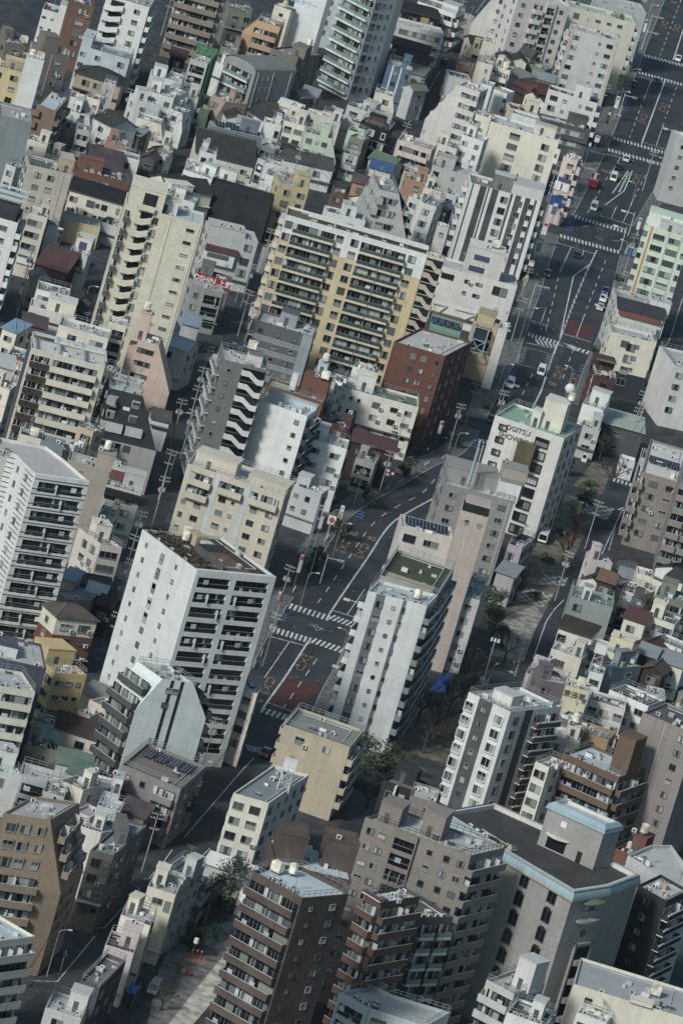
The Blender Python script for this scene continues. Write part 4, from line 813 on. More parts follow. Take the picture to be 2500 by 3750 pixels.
b(772,1490,1085,1580,4,22,'BR','GN7','brown building with a green roof and a bank of solar panels',F='',solar=2,plain=1,ac=0)
T(1500,900,1.568)
b(365,428,505,470,4.6,8,'TN','AQ2','tan building with a turquoise roof light and a glazed lift cage',F='r.15-.85:2',plain=1,ac=0,pent=[(.1,2,.7,6,1.6,'YC')],ex=[('lift_cage',.15,.7,-3.4,-.4,-6.5,-.4,'CAGE')])
b(507,470,560,486,5,8,'PW3','LG','rose white slab wall beside the glazed lift cage',plain=1,F='')
T('31')
b(1215,495,1631,620,9,10,'GNL','LG','pale green apartment building with one orange vertical stripe',F='p.15-.19:ORS,w.05:1x1.2,w.36:2.8x1.3,w.7:2.8x1.3,w.95:1x1.2,v.55,v.83',R='p0-1:GNM',pent=[(.02,3,.98,6,3,'W'),(.3,.8,.66,2,2.2,'LG')])
T(2100,900,3.92)
b(655,845,1310,1012,4.4,16,'LG','WG','grey building with a patched concrete roof and a white roof hut',pent=[(.66,.3,.4,3.5,3.2,'W')],ac=5,R='p0-1:GNM',F='w.5')
b(640,892,1285,1062,4.2,5,'W','DS','white rimmed building with a dark slate slope and rusty red gutter',F='',roofk='shed',rh=1.4,ac=6,ex=[('gutter',.02,.95,-1,0,-1.2,-.4,'RST'),('wall',.06,.9,-1.6,-1,-4,-1.8,'PW')])
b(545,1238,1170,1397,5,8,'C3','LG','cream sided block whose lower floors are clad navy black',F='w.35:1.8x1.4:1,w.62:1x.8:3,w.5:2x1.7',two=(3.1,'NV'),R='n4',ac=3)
b(300,1852,592,1925,3.3,9,'DR','TURF','dark red terrace house with a white fenced roof garden',F='w.5',rail='W',pent=[(0,5.5,1,4,2.7,'DR')],ex=[('green_awning',.05,1.02,4,5.8,2.6,2.8,'GN2'),('garden_table',.4,.65,1.5,4,.1,.5,'LB')])
T(1500,900,1.568)
b(990,905,1110,945,3.6,8,'W','LG','white house with a grey sunk terrace and a plain white roof box',F='',rail=1,pent=[(.15,4,.85,3,3,'W')],R='n1')
b(985,1030,1090,1062,2.4,6,'LG','LG','pale grey glass roofed lean-to behind the showroom',F='w.5')
b(1120,1015,1340,1075,2.3,10,'DG','PGR','dark grey workshop under a pale green corrugated roof',F='w.35:1.5x1.1',roofk='shed',rh=.9)
b(1205,1225,1290,1250,1.3,5,'W','W','tiny white shed beside the small street garden',plain=1,F='')
b(1335,1297,1545,1360,6.6,30,'BRG','PW','grey brown tiled apartment block with rows of solar panels on its roof',F='w.36:1.8x1.1,w.8:1.5x1,b0-.1',solar=1,L='b0-1',plain=1)
b(1550,1362,1720,1412,6.6,24,'BRG','PW','grey brown tiled end wing with dark rounded balconies at the right edge',F='b0-.45,b.5-1')
b(1520,690,1700,730,5,16,'W','LG','white building with a plain wall at the far end of the side street',F='w.2',L='p0-1:PW')
T('02')
b(288,58,968,232,8,9,'C4','LW','beige apartment house with solid cream balconies and dark brown bay balconies',F='b.03-.12:DB,b.13-.27:DB,b.3-.92',plain=1,ac=0,ex=[('roof_beam',0,.02,0,8,1,1.6,'LB'),('roof_beam',.33,.36,0,8,1,1.6,'LB'),('roof_beam',.66,.69,0,8,1,1.6,'LB'),('roof_beam',.98,1,0,8,1,1.6,'LB'),('roof_beam',0,1,7.5,8,1,1.6,'LB')],L='p0-1:SB')
b(75,115,225,160,2.6,8,'C','BLR','cream house with a blue roof edged in red brick',F='w.4:2x1.4',ex=[('brick_edge',0,1,-.3,0,-.6,.2,'RB')])
b(-120,195,130,258,3,7,'PW','LG','mauve white house with a sloping grey roof at the left edge',F='w.5',roofk='shed')
b(-100,385,95,450,3.2,7,'C','LG','cream house with a slatted grey roof edge at the left border',F='w.6:.8x.8')
b(930,250,1050,290,4,6,'DG','SB','dark slim house squeezed beside the beige apartment house',F='w.5')
b(1045,325,1168,362,4.6,4,'LG','LB','light grey hut tower with one tall window above the black roof',F='w.35:1.7x1.6:1')
b(1012,430,1315,503,6.6,8,'GY','LB','grey house with a huge black mansard roof and two skylights',tp=(.5,5.2,4.2,.5,3.4),tpc='BK2',F='w.17:1.4x1.2,r.29-.46,r.5-.68,w.85:1.4x1.2',ex=[('skylight',.1,.3,-1.5,-1.35,-4.3,-2.8,'W'),('skylight',.5,.7,-1.5,-1.35,-4.3,-2.8,'W'),('dormer',-.05,.6,-4,-1.6,-8.2,-6.4,'LG'),('dormer',.7,1.2,-4,-1.6,-8.2,-6.4,'LG')],rail=1)
T(0,900,1.568)
b(795,540,912,574,5.5,8,'PK','LB','salmon pink building with a raking right wall and zigzag pipes',tp=(0,5,0,0,2.4),F='w.15:.8x.9,w.42:1.5x.9,w.68:1.5x.9',ex=[('balcony_wing',-.38,0,.5,6,-15.5,-2,'PK')],pent=[(-.25,2.5,.55,3.5,5.5,'PK')],tank=[(-.02,4)],plain=1)
b(955,562,1075,605,3.1,9,'W','AQ','white house with a pale aqua corrugated roof behind the salmon building',F='w.25:1.2x1.2',roofk='gu',rh=1.3)
T('02')
b(625,1085,1015,1195,7,7,'TA','LG','tan grey windowless block with a taller right stair shaft and white tank',F='w.35:.8x1.1:1',pent=[(.62,0,.4,5,3.2,'TA')],tank=[(.8,2)],rail=1)
b(718,775,862,832,4.6,6,'TN2','LG','thin tan house with barred balcony doors',F='b.3-.9')
b(380,905,592,965,4,5,'SG','LB','slate sided house with a curved pale parapet behind the white tower',F='',plain=1)
b(190,850,400,905,3,6,'C','DB','cream house with a rooftop white cylinder tank and brown deck',F='w.6',tank=[(.6,2)])
b(620,930,690,960,4,5,'C','LG','sliver of a cream house with a small window',F='w.5:.6x.6')
b(965,1310,1300,1402,4,6,'PG','LG','pale sage house with a white balcony fence and two wide windows',F='w.22:1.9x1.3,w.68:1.9x1.3',rail='W',pent=[(.08,2.5,.33,4,2.8,'RB'),(.45,2.2,.55,4,3,'LG')],ex=[('awning',0,1,-.7,0,-2,-.5,'BK')])
bp([(-80,1000),(85,1020),(155,1040),(320,1207),(815,1277),(600,1090),(430,965),(0,880)],37,'W3','PWR','white tower with dark horizontal balcony slots and thin black wall lines',{2:'w.25:.7x1.1,w.7:.8x1.1',3:'r.1-.93'},'apartment_tower',lines=1)
T('12',1.4336)
b(278,95,512,152,10,10,'GYD','LW','grey tower with white zigzag stairs and pale green glass balconies at its side',F='w.17:.7x.8,z.45-.96',L='g0-1',pent=[(.55,2,.3,3,2,'LW')],tank=[(.6,5)],rail=1)
b(470,308,718,394,7,9,'W','LB','white panel clad block with a plain wall and a navy balcony edge',F='w.82:.9x.8',R='b0-1:NV',plain=1,pent=[(0,7,1,1.5,.8,'LB')])
b(500,226,800,320,5,7,'RB2','GN7','red brown brick building with a green edged roof and a white chimney',F='w.1:1.5x1.2:1,w.3:1.7x1.2:1,w.52:1.7x1.2:1,w.88:.8x1.2',pent=[(.55,3,.45,4,4,'RB2')],ex=[('chimney',.37,.47,2,4,0,3.6,'W')],tank=[(.9,3)])
b(745,165,900,215,5,6,'LB','LB','pale blue grey parapet block with a white roof cylinder',F='w.5',tank=[(.25,2)])
b(815,205,862,222,5,8,'LG','LG','narrow pale slab house at the side of the cream white block',F='w.5')
T('22',1.4336)
b(-45,226,405,347,4.6,9,'C6','GN2','cream white block with a scatter of small windows in its grid',F='w.12:1.7x1,w.24:.6x.8,w.33:.6x.7,w.53:1.6x1,w.74:1.6x1,w.9:1.5x1',pent=[(.27,3,.2,4,3.2,'W')],ac=4,R='n1')
b(275,0,545,78,7.4,10,'RBK','LG','red brown brick apartment block with dotted vents and a grey roof',q=(685,5),F='b-.12-.05:RBK,w.42:1.1x1,w.62:1.1x1,w.88:.6x.9',R='w.12:1.2x1.2,w.35:1.2x1.2,w.6:1.2x1.2,w.85:1.2x1.2')
T(800,900,1.568)
b(505,1100,738,1168,5,8,'W','LG','white split level house with black recessed balconies',F='w.3:1.6x1.1,w.75:1.8x1.1',R='n3',tp=(0,0,2,0,3))
b(415,1365,592,1427,3,6,'LG','LB','light grey house with two small square windows near the sign poles',F='w.25:.9x.9,w.62:.9x.9',pent=[(.1,2,.4,3,2,'LG')])
b(770,1120,1010,1188,2.9,7,'DB','MR2','dark wooden house under a maroon ribbed roof beside the boulevard',F='w.2:1.4x1.2,w.6:2x1.2',roofk='shed',rh=.8)
b(790,1215,900,1250,2.4,5,'GY','DG','shabby grey shop with a balcony below the maroon ribbed roof',F='r.1-.9')
b(560,960,660,995,3,6,'SG','DG','slate shed roofed house between the white block and the brick block',F='w.5')
b(640,1010,745,1050,2.8,5,'DR','DG','dark red walled house with grey roof equipment',F='w.5')
T('12',1.4336)
b(90,640,600,812,7,10,'BE2','LB','beige apartment block with pale blue grey vertical bands and stepped terraces',q=(648,738),F='b.05-.28:2,b.35-.6:1,b.67-.96:1,w.06:.8x.9:s2,w.2:1.4x1:s2,p.3-.34:LB,w.42:1.4x1:s1,w.53:.6x.6:s1,p.61-.66:LB,w.74:1.4x1:s1,w.9:1.4x1:s1',R='w.3:1.5x1,w.7:1.5x1',pent=[(.05,1.2,.42,5,2.8,'BE2'),(.6,2,.4,6,1.2,'BE2')],ac=3)
T(1500,900,1.568)
b(200,1365,600,1468,6.5,12,'GY3','LG','grey tiled apartment block with roof terraces and silver antenna masts',F='w.15:1.5x1,w.85:1.5x1,v.95',R='w.2:1x1,w.6:1x1',pent=[(.02,3.5,.72,8,3,'GY3'),(.74,.4,.3,4,3.6,'W'),(.76,3,.34,5,6,'TA')],rail=1,ex=[('antenna_mast',.3,.315,.5,.8,0,11,'LB'),('antenna_mast',.36,.375,.5,.8,0,10,'LB'),('antenna_mast',.33,.345,1.4,1.7,0,9,'LB')])
b(490,972,885,1106,8.2,12,'PW3','GN7','rose white showroom building with grey lettering and black wide windows',q=(992,1035),F='w.15:1.6x1:BKF,w.72:2.8x1.7:BKF,v.48',R='w.2:1.2x1.4,w.5:1.2x1.4,w.8:1.2x1.4',txts=[('OGITSU','SB',.36,-1.7,1.6),('SHOWROOM','SB',.42,-3.7,1.6)],pent=[(.55,4,.32,5,6.2,'C'),(.45,3,.12,2.5,3.2,'W')],ex=[('rooftop_panel',.44,.69,-2.6,-.2,-8.6,-3.4,'OL')],tank=[(.85,7)],sphere=(.78,8,9))
b(1540,1330,1600,1350,3,5,'GY','GY','small grey plant box building',F='')
T(1500,1800,1.568)
b(318,602,402,626,5.4,12,'LW','LG','slim pale block with three stacked windows beside the tall pink wall',F='w.35:1.2x1',R='w.3,w.7')
b(345,510,425,535,5.2,7,'GY3','LG','little grey block with a glazed roof hut by the tree lined lane',F='w.5')
b(565,298,645,326,3.3,11,'PU2','BK','lilac striped house with a flat black roof',F='w.3:1.4x1.6',R='n3')
b(500,455,600,490,2.2,6,'GY','SG','grey lean-to roof house at the corner of the lane park',F='',roofk='shed')
b(338,1150,578,1265,7.6,12,'W','LG','white and charcoal tower with framed square bay windows',q=(872,1235),F='w.1:1.7x1.7:W,p.27-.58:DG3,w.42:.9x.9,w.8:1.8x1.7:W',R='w.15:1.6x1.5,p.3-.44:DG3,b.5-.97:DG3',slabs='W',rail=1,pent=[(.25,4,.45,4,1.4,'LW')],ac=3)
b(1045,388,1162,412,2.9,5,'PK4','LB','little pink house with a rounded white roof and blue box',F='w.5')
b(985,500,1095,545,2.4,8,'W','DT','white house with a black gable roof and slit window',F='w.2:.6x.9',roofk='gv')
b(1180,445,1320,490,2.2,7,'DB','DG','low house with a dark grey hip roof by the corner',F='',roofk='hip')
b(1305,470,1395,495,3,6,'C','LW','pale cube roof house with a small dark door',F='w.75:.8x1.5')
b(1415,430,1568,500,2.6,8,'W','BK','white house with black crossed gables in the right cluster',F='w.6',roofk='gv')
b(1160,535,1310,600,2.8,8,'C','DB','cream house with a plant filled brown roof garden',F='w.5:.8x1.2',rail=1)
b(925,600,1165,668,3.5,9,'GY5','GN4','blue grey house with a green railed roof and a white roof shed',F='w.2:1.6x1.2',R='w.4,w.7',rail=1,pent=[(.25,2,.2,2,2.4,'W')],ac=2)
b(855,778,1045,842,2.8,7,'C','DB','cream house with a dark brown lean-to roof and small bay',F='w.15:1.7x1.2,w.65:1x1.2',roofk='shed')
b(812,900,985,962,2.8,6,'C2','LG','cream house with broad glass doors and a railed terrace',F='w.3:2.8x1.6',rail=1)
b(1030,882,1290,968,3,7,'C','GN4','cream house with a solid panel roof hut with four vents',F='w.5',pent=[(.36,2,.5,4,3,'C5')])
b(990,950,1150,985,2.8,7,'W','BRT','white house with a brown ribbed hip roof',F='w.3',roofk='hip')
b(1168,1015,1330,1002,4,8,'SG','GN5','slate walled house with a green flat roof and white left side',ql=(1060,985),F='w.6',L='w.4:1.4x1.2')
b(665,1040,880,1112,2.3,8,'PK4','LG','rosy low house with a broad pale roof behind the charcoal tower',F='')
b(750,1080,905,1110,3.2,7,'PU3','LB','plum walled house with a pale blue flat roof',F='w.25:1.3x1.1')
b(895,1112,1030,1152,5,6,'C5','LG','cream slab building with small olive lettering at its top',F='w.9:.8x.8',plain=1,txt=('東浅草','OL',.45,-1.6,1.5),tank=[(.6,3)])
b(1030,1192,1235,1252,3.6,7,'PW','LG','rose grey house with three curtained windows',F='w.15:1.4x1.4,w.45:1.4x1.4,w.85:1.4x1.4')
b(1145,1137,1368,1232,3.7,8,'W','LG','white house with white pipes and three black windows',F='w.2:1.6x1.2,w.5:1.6x1.2,w.82:1.6x1.2',rail=1,ac=3)
b(1370,1160,1468,1186,3,6,'LG','LG','light grey stair block on the right edge',F='w.5')
b(925,1352,1140,1428,3,7,'OC','LB','ochre house with a wide blue grey roof',F='w.6:1x1')
b(812,1396,975,1442,4.4,7,'C','LG','cream house with a small window beside the charcoal tower',F='w.25:1.2x1',tank=[(.7,3)])
b(1410,590,1600,650,3,8,'GG','GN4','grey house with a dull green roof and hanging laundry',F='b.1-.9')
b(1355,708,1520,765,3,7,'C','GN4','cream house with a dark green balcony band',F='b.3-.97')
b(1390,835,1560,908,2.7,6,'W','LG','white house with raking balcony walls at the right edge',F='r.2-.8',tp=(0,1,0,0,1.3))
b(1290,865,1420,920,2.6,6,'BR','MR','brown house with maroon roofs and rusty deck',F='w.5',roofk='gv')
b(1440,560,1500,580,2.8,5,'W','LG','small white house behind the hanging laundry roof',F='w.5')
b(1200,620,1330,660,3,6,'DG','SG','dark house with white awnings behind the green roof terrace',F='r.1-.8')
b(1335,1268,1640,1395,9,12,'MB','DG','large mauve brown blank walled block at the right edge',F='w.78:1.2x1.1,v.45',plain=1)
b(1470,1230,1640,1300,4,8,'BRG','GY','grey brown low block behind the mauve brown wall',F='w.4')
T(350,1900,2.24)
bp([(385,85),(820,407),(1470,467),(1035,145)],39,'W3','SOIL','white corner tower with a planted roof garden and paired dark balconies',{0:'w.14:.6x.8,w.44:1x1.9:5,w.44:1x1,w.7:.6x.8',1:'r.05-.45,r.52-.93'},'apartment_tower',garden=1,ex=[('roof_deck',.45,.96,7,13.5,-.55,-.4,'BR'),('roof_shed',.1,.3,8.5,11,-.6,1.5,'TN'),('roof_shed',.34,.44,9,11,-.6,1.1,'LG'),('deck_screen',.44,.97,6.6,6.75,-.5,1.1,'DG'),('deck_screen',.44,.455,6.75,13,-.5,1.1,'DG'),('roof_planter',.02,.95,.5,5.8,-.58,-.35,'SOIL')],tank=[(.08,9.5),(.2,7.5)])
T(0,1800,1.568)
b(932,1077,1110,1099,8.6,12,'PGW','LG','pale sage tower with two black vertical stripes and raking shoulders',ql=(792,977),tp=(3.6,4.6,0,0,6.2),F='p.3-.4:BK2,p.62-.72:BK2,w.3:1.2x.9:2,w.52:1.2x.9:1',L='b0-1:DG3',R='b0-1:DG3',rail=1)
b(318,1040,500,1054,4.6,10,'YE3','LG','bright mustard yellow house with small dark windows',ql=(258,985),F='w.2:1.5x1,w.5:1.4x.8,w.8:.8x.7',L='w.4,w.7',pent=[(0,4.5,.85,5.5,2.9,'YE3')],ac=2)
b(-160,1088,205,1150,6.6,10,'C','LG','cream apartment house with rounded solid balconies at the left edge',F='b0-.97',ac=3,rail=1)
b(-150,920,268,1017,7,14,'SB','LG','navy flanked block with a broad grey membrane roof',F='',plain=1,pent=[(.2,3,.4,6,1.5,'W')])
b(332,716,562,740,3.6,7,'RB','BRT','brick house with a cream upper floor and a brown tiled hip roof',F='w.25:1.8x1.3:1,w.72:2.2x1.3:1,w.35:1.4x1,w.75:1.4x1',roofk='hip',two=(1.3,'RB'),top='C')
b(400,520,640,565,2,6,'DB','DT2','old house under a long charcoal tile roof between two towers',F='w.3',roofk='gu')
b(390,600,500,640,1.8,5,'GY','SG','shack with rusted metal roof sheets and turquoise covers',F='',roofk='shed')
b(500,570,600,600,2.2,4,'BR','LG','brown shed house with a pale glazed roof',F='w.4',roofk='shed')
b(300,560,390,620,1.8,6,'TA','TA','plain tan lean-to against the white tower',F='',plain=1)
T(0,1600,3.136)
b(1160,1230,1408,1274,3.7,9,'CPK','LG','cream pink angular house with a railed deck and ribbon window',ql=(905,1042),F='f.05-.85',L='w.4:1.4x1.4,w.75:1.4x1.4',rail=1,pent=[(.1,3.5,.7,4,2.9,'C')],ac=2)
b(1140,870,1310,925,3.2,6,'PW','LG','narrow rosy house with a mossy roof terrace behind the angular house',F='w.5')
T(0,1800,1.568)
b(480,1150,635,1215,2.8,7,'C','SGT','house under a grey ribbed tile roof beside the mustard house',F='',roofk='gu')
b(515,1195,642,1258,3.4,5,'PK2','SG','salmon house with glass balconies behind the sage tower',F='b0-.4,w.8:1.2x1.4')
b(310,1345,580,1432,2,8,'C','DB','cream house under two dark brown tiled gables',F='w.6',roofk='gu')
b(165,1400,335,1445,2.5,6,'GG','AQ2','olive house with a teal grey hip roof',F='w.6',roofk='hip')
b(155,1452,330,1490,2.4,6,'GG','BK','olive house with a flat black solar roof and twin windows',F='w.15:1.2x1,w.6:1.4x1')
b(330,1550,520,1600,2.2,7,'LG','GND','pale house with a green ribbed gable roof',F='w.5',roofk='gu')
T(800,1800,1.568)
b(925,480,1258,592,10.2,14,'GY','TURF','grey tower with a green turf roof and rooftop pipes behind the white tower',q=(1354,440),R='g0-1',L='g0-1',F='',ac=6,ex=[('roof_deck',.1,.9,0,3,.05,.4,'TN')])
b(858,571,1197,657,10.5,9,'LW3','LB','white tower with two grey stripes of stacked windows',q=(1258,594),F='p.15-.3:GY4,w.24:1.3x1.2,p.6-.66:GY4,w.47:.6x.6,w.64:.5x1',R='g0-1:SG',L='g0-1',rail=1,tank=[(.75,4)],ac=4)
b(376,1336,755,1468,5,10,'BE3','CON','tan beige house with a weathered flat concrete roof and sloping side balconies',q=(835,1370),F='w.28:1.7x1.3:1,w.68:1.3x1.2:1',R='b0-.95',rail=1,L='b.2-.6')
b(1050,200,1345,278,9,9,'PK3','LW','pale pink building with a tilted solar rack and a big corner window',F='w.2:2.4x1.5:1,w.62:3x1.2:1',solar=1,rh=1)
b(1392,107,1548,152,11.5,10,'PK5','DG','tall blank pink slab tower with two tiny square windows',F='w.3:.8x.8:1,w.75:.8x.8:1',plain=1,pent=[(.1,1,.85,6,1.6,'BKF')],ac=2)  # pink darkened so the colour carries the slab's partial shadow
T(800,2750,1.568)
b(85,242,290,300,5.3,14,'IV','SG','ivory apartment house with a lattice water tower on its long grey roof',q=(520,137),F='w.22:1.8x1.3,w.68:1.8x1.3',L='b0-.2,b.3-.5,b.6-.8',R='w.1,w.3:1.2x1,w.5:1.2x1,w.7:1.2x1,w.9:1.2x1',wtower=(.85,11))
bp([(200,690),(482,846),(747,823),(720,790),(480,665),(310,650)],40,'DB3','LB','dark brown brick apartment tower with stacked solid balconies',{0:'b0-.97',1:'w.25:.6x.6,w.72:1.2x1'},'apartment_tower',rail=1,tank=[(330,700),(420,715)])
b(320,640,765,745,11,13,'DB3','LB','dark brown rear wing with two brick stair towers on its roof',F='',pent=[(.04,3,.34,7,4.4,'DB3'),(.64,5,.4,6,4.6,'DB3')],plain=1,ac=2)
b(845,815,936,872,10.4,14,'DB4','LB','reddish brown apartment tower with wrapped dark balconies and a white canopy',q=(1157,836),F='b0-1',R='b0-1',rail=1,pent=[(-.1,-.6,1.1,1,.3,'LW')])
b(1150,958,1348,954,8,9,'DG3','DG','charcoal apartment house with frosted balconies and yellow bands',F='g.05-.45,g.55-.95',ac=4,R='n2',bands='YC')
bp([(705,1385),(870,1478),(1190,1580),(1330,1500),(1000,1400),(880,1340)],15,'LB','LG','pale blue grey low block with a glass fenced roof and white machine boxes',{0:'r.1-.9',1:'w.2:2.6x1.4,w.6:2.4x1.4'},'low_rise_building',rail=1,ex=[])
T(1500,2750,1.568)
b(-255,380,350,602,12,12,'GBT','LG','large taupe tiled apartment tower with black railings and long solid balconies',q=(548,556),F='w.08:1.2x1,w.19:1.2x1,r.31-.5,w.64:1x1,w.8:1x1,w.93:1.2x1',R='b0-1',rail='BK',pent=[(.05,2,.2,5,3,'GBT'),(.42,3,.2,5,4,'GBT')],ac=2)
bank=bp([(180,345),(585,595),(945,808),(1150,777),(1322,712),(800,440),(480,295)],31,'GYB','BK3','big grey tiled hall building with a turquoise curved rim and arched windows',{1:'w.28:1.9x2.3:A,w.72:1.9x2.3:A',2:'w.62:4.4x1.7:1'},'office_building',rim='TQ',sth=3.6,tower=[(805,285),(1125,432),(1222,412),(900,270)])
b(1310,770,1472,862,8,12,'BK4','LG','black clad tower with white balcony edges in a zigzag',q=(1600,800),F='w.4:1.2x1',R='b0-1:BK4',slabs='W')
bp([(1250,600),(1320,640),(1530,805),(1660,765),(1500,540),(1380,540)],27,'LG','LG','pale grey machine block with a broad flat roof behind the black clad tower',{1:'w.5:.6x1.2:1'},'low_rise_building',plain=1)
b(1180,560,1300,610,6,6,'RB','TURF','brick hut building with a bright green roof deck and cream tank',F='',pent=[(.4,3,.6,4,3,'RB')],tank=[(.7,4)])
b(880,12,1200,152,5.6,12,'BR3','LB','brown brick apartment house with ribbon balconies and cage stairs on its roof',q=(1352,100),F='b0-1',R='b0-1',ac=3,rail=1,pent=[(.7,3,.3,5,7,'BR3')])
b(720,60,800,95,5,7,'C','C','cream building with stacked paired windows behind the charcoal tower',F='w.3:1x1.4,w.7:1x1.4')
b(940,1338,1580,1534,6.6,15,'C','SGL','cream block with a wide grey flat roof in the bottom right corner',F='w.16:1.2x.7:1',ac=3,tank=[(.7,8)],pent=[(.5,-.5,.2,2,.8,'C')])
b(440,1312,600,1395,7,9,'LG','LW','pale grey house with rounded white balconies and a railed roof tower',q=(775,1336),F='b0-1',R='w.3:2.2x1.2,w.8:1.2x1.2',rail=1,pent=[(.5,4,.6,4,5,'LW')])
b(555,1500,780,1580,6.5,9,'W','DG','white roofed block crowded with white machine boxes',F='w.5',pent=[(.5,2,.3,3,3,'W')],ac=5,rail=1)
b(960,1500,1130,1560,5.2,4,'W','W','white open frame roof structure beside the cream block',F='r.1-.9',rail='W')
T(800,2750,1.568)
b(945,165,1200,260,4,9,'BK4','GB','black and white apartment house with a warm grey membrane roof',q=(1290,215),F='w.2:1.3x1.5,g.4-.95',rail=0,ac=2,ex=[('white_frame',.32,.36,-1.2,0,-11,0,'W')])
b(1100,255,1250,300,5,9,'GBT','LG','taupe stair block with a small pale canopy window',F='w.7:1x1:1',plain=1)
T(0,2750,1.568)
b(22,357,290,398,9.2,14,'GO','LGD','golden brown apartment tower with raking top floors and solid balconies',q=(455,300),tp=(2.5,4.5,2.5,1,5.3),F='w.2:1.8x1.5:3,w.5:1.6x1.5:3,w.85:1.2x1.4:3,b0-.97:s3',R='b.05-.4:3,b.5-.85:3,w.15:s4,w.35:1x1.2:s4,w.55:1x1.2:s4,w.75:1x1.2:s4',ac=2)
b(700,78,1040,216,4,12,'GY6','GB','grey brown apartment house with dark solar panels and stepped balconies',q=(1185,88),F='w.15:.8x1.1,b.58-.95,w.4:.8x1',solar=2,R='n3')
b(520,568,655,600,4.6,9,'GB2','SG','dark grey brown block with a long street side of small windows',q=(845,428),F='w.35:1.6x1.4,w.8:1x1',R='w.1,w.25:1.2x1,w.4:1.2x1,w.6:1.2x1,w.8:1.2x1')
b(440,425,585,470,4.6,7,'PW','LB','pinkish white block with a row of air conditioners on its parapet',q=(780,440),ac=6,F='',pent=[(.3,2,.4,3,2.4,'W')])
b(425,340,520,380,4,6,'PK4','LG','pale pink slab house with a narrow grey roof',F='',plain=1)
b(350,165,480,225,3,6,'C','DG','cream house with a solar canopy and shrubs on its roof',F='w.4',rail=1)
b(480,195,690,250,2.8,8,'W','LG','white house with a timber pergola and plants on its roof terrace',F='w.3',rail=1,pent=[(.75,1,.25,4,2.6,'W')])
b(-120,95,125,138,4.6,8,'W','GN3','white house with pale green roofs and white railings at the left edge',F='w.5:2x1.4',pent=[(.3,3,.6,4,3,'W')],rail=1)
b(120,130,340,190,2.6,7,'LG','LG','grey house with a curved pale parapet and dark porch',F='r.1-.7')
b(390,120,500,160,2.5,6,'C','GND','cream house with a green ribbed roof in the lower left cluster',F='',roofk='shed')
b(925,690,1055,746,4,8,'LG','GN3','grey house with a pale green roof, solar panels and a white stair hut',F='',solar=1,pent=[(.62,4,.45,3,3,'LG')],q=(1180,655))
b(850,776,1010,826,3.6,7,'C','LG','cream house with one wide window and a brown door below a flat roof',q=(1048,752),F='w.45:1.7x1:1,w.82:1x1.8:1')
b(695,940,864,1006,3.9,8,'C','LG','cream white house with a stained flat roof above a pink neighbour',q=(900,930),F='w.4',R='w.3,w.7')
b(605,1112,770,1162,3.3,8,'PK4','BRT','pink house with a brown tiled canopy and a planted balcony',F='',rail=1,pent=[(.4,3,.6,4,2.8,'PK4')])
b(465,1315,575,1360,3.4,9,'DG','GB','dark walled house under a large taupe flat roof',q=(725,1205),F='w.5',R='n3')
b(262,1472,470,1537,3,9,'LG','LG','grey concrete house with a railed deck and a white roof cabin',rail=1,pent=[(.5,3,.5,4,3,'LW')],F='w.4')
b(1060,792,1130,815,3.2,10,'DG','DG','dark walled house with barred windows beside the tiled cottage',F='b0-1',R='b0-1')
b(1120,842,1192,868,2,13,'DB','DT','dark old cottage under a black tiled roof by the playground',F='',roofk='gv')
b(-200,1118,205,1064,7,12,'C','LB','cream apartment house with solid balconies and a pale blue roof at the lower left',F='b0-.98')
T(0,1800,1.568)
b(1385,1125,1478,1163,5,9,'CPK','LB','narrow beige corner block tucked behind the white corner tower',q=(1503,1108),F='w.5',R='w.3,w.7')
T('00')
b(300,520,330,530,3,4,'C','LG','sliver of cream wall beside the slim white stair tower',F='')
b(490,810,620,850,2.6,5,'W','RB','white house with a red panelled roof fence and round tank',F='w.5:.8x.8',tank=[(.1,2)])
b(880,1320,985,1350,2.4,6,'DB','BR','dark rusty shack with a cluttered flat top by the lane',F='w.5')
b(1300,1440,1420,1480,2.5,6,'DG','PU','dark house with a purple black roof under the terracotta gable',F='w.6',roofk='gv')
b(1440,1400,1530,1430,2.6,7,'LG','LG','light grey thin house at the end of the dark roof row',F='w.5')
b(60,1500,150,1540,3,5,'LG','LG','small pale utility house beside the slate warehouse',F='w.5')
T('10')
b(0,1000,110,1040,3,6,'W','LG','white house with a jagged roofline facing the netted house',F='w.4',tp=(0,1.2,0,0,1.5))
b(640,1230,720,1255,2.4,3,'LG','LG','tiny pale annex right of the blue grey clad house',F='')
b(150,1500,260,1530,2.4,6,'W','LG','white cottage with a curved balcony on the lane corner',F='b.1-.9')
b(940,1110,1050,1140,2.7,5,'LB','SB','small blue grey house among white cubes',F='w.5:1x1')
b(1100,960,1190,990,3,5,'C','LB','cream stair hut with a tall slot beside white roof railings',F='w.5:.7x1.5')
b(1390,1080,1560,1130,2.8,6,'PW','LG','rose grey house with a long parapet behind the mint green house',F='w.5')
b(270,985,360,1010,2.2,5,'GN2','GN2','dark green walled shed under the scaffolded house',F='')
T('20')
b(255,1450,470,1530,1.7,7,'C','GN2','cottage under a dark green sheet roof by the narrow street',F='w.5',roofk='gu')
b(265,1530,455,1585,1.8,6,'C','BLT','cottage with a bright blue tarpaulin roof',F='',roofk='gu')
b(80,1245,205,1290,2.4,5,'GG','SG','grey green clad house with stepped dark walls',F='w.5')
b(20,1400,150,1440,2.2,6,'LG','DG','narrow pale house facing the narrow street pavement',F='w.5')
b(440,470,520,490,2.2,4,'TA','DB','brown shack with a cream box by the balcony tower flank',F='')
b(560,610,640,630,2.4,5,'DG','GV','dark gabled shed behind the deep blue building',F='',roofk='gv')
b(640,860,720,885,2,5,'LG','GG','pale low shop with a grey canopy along the narrow street',F='w.5')
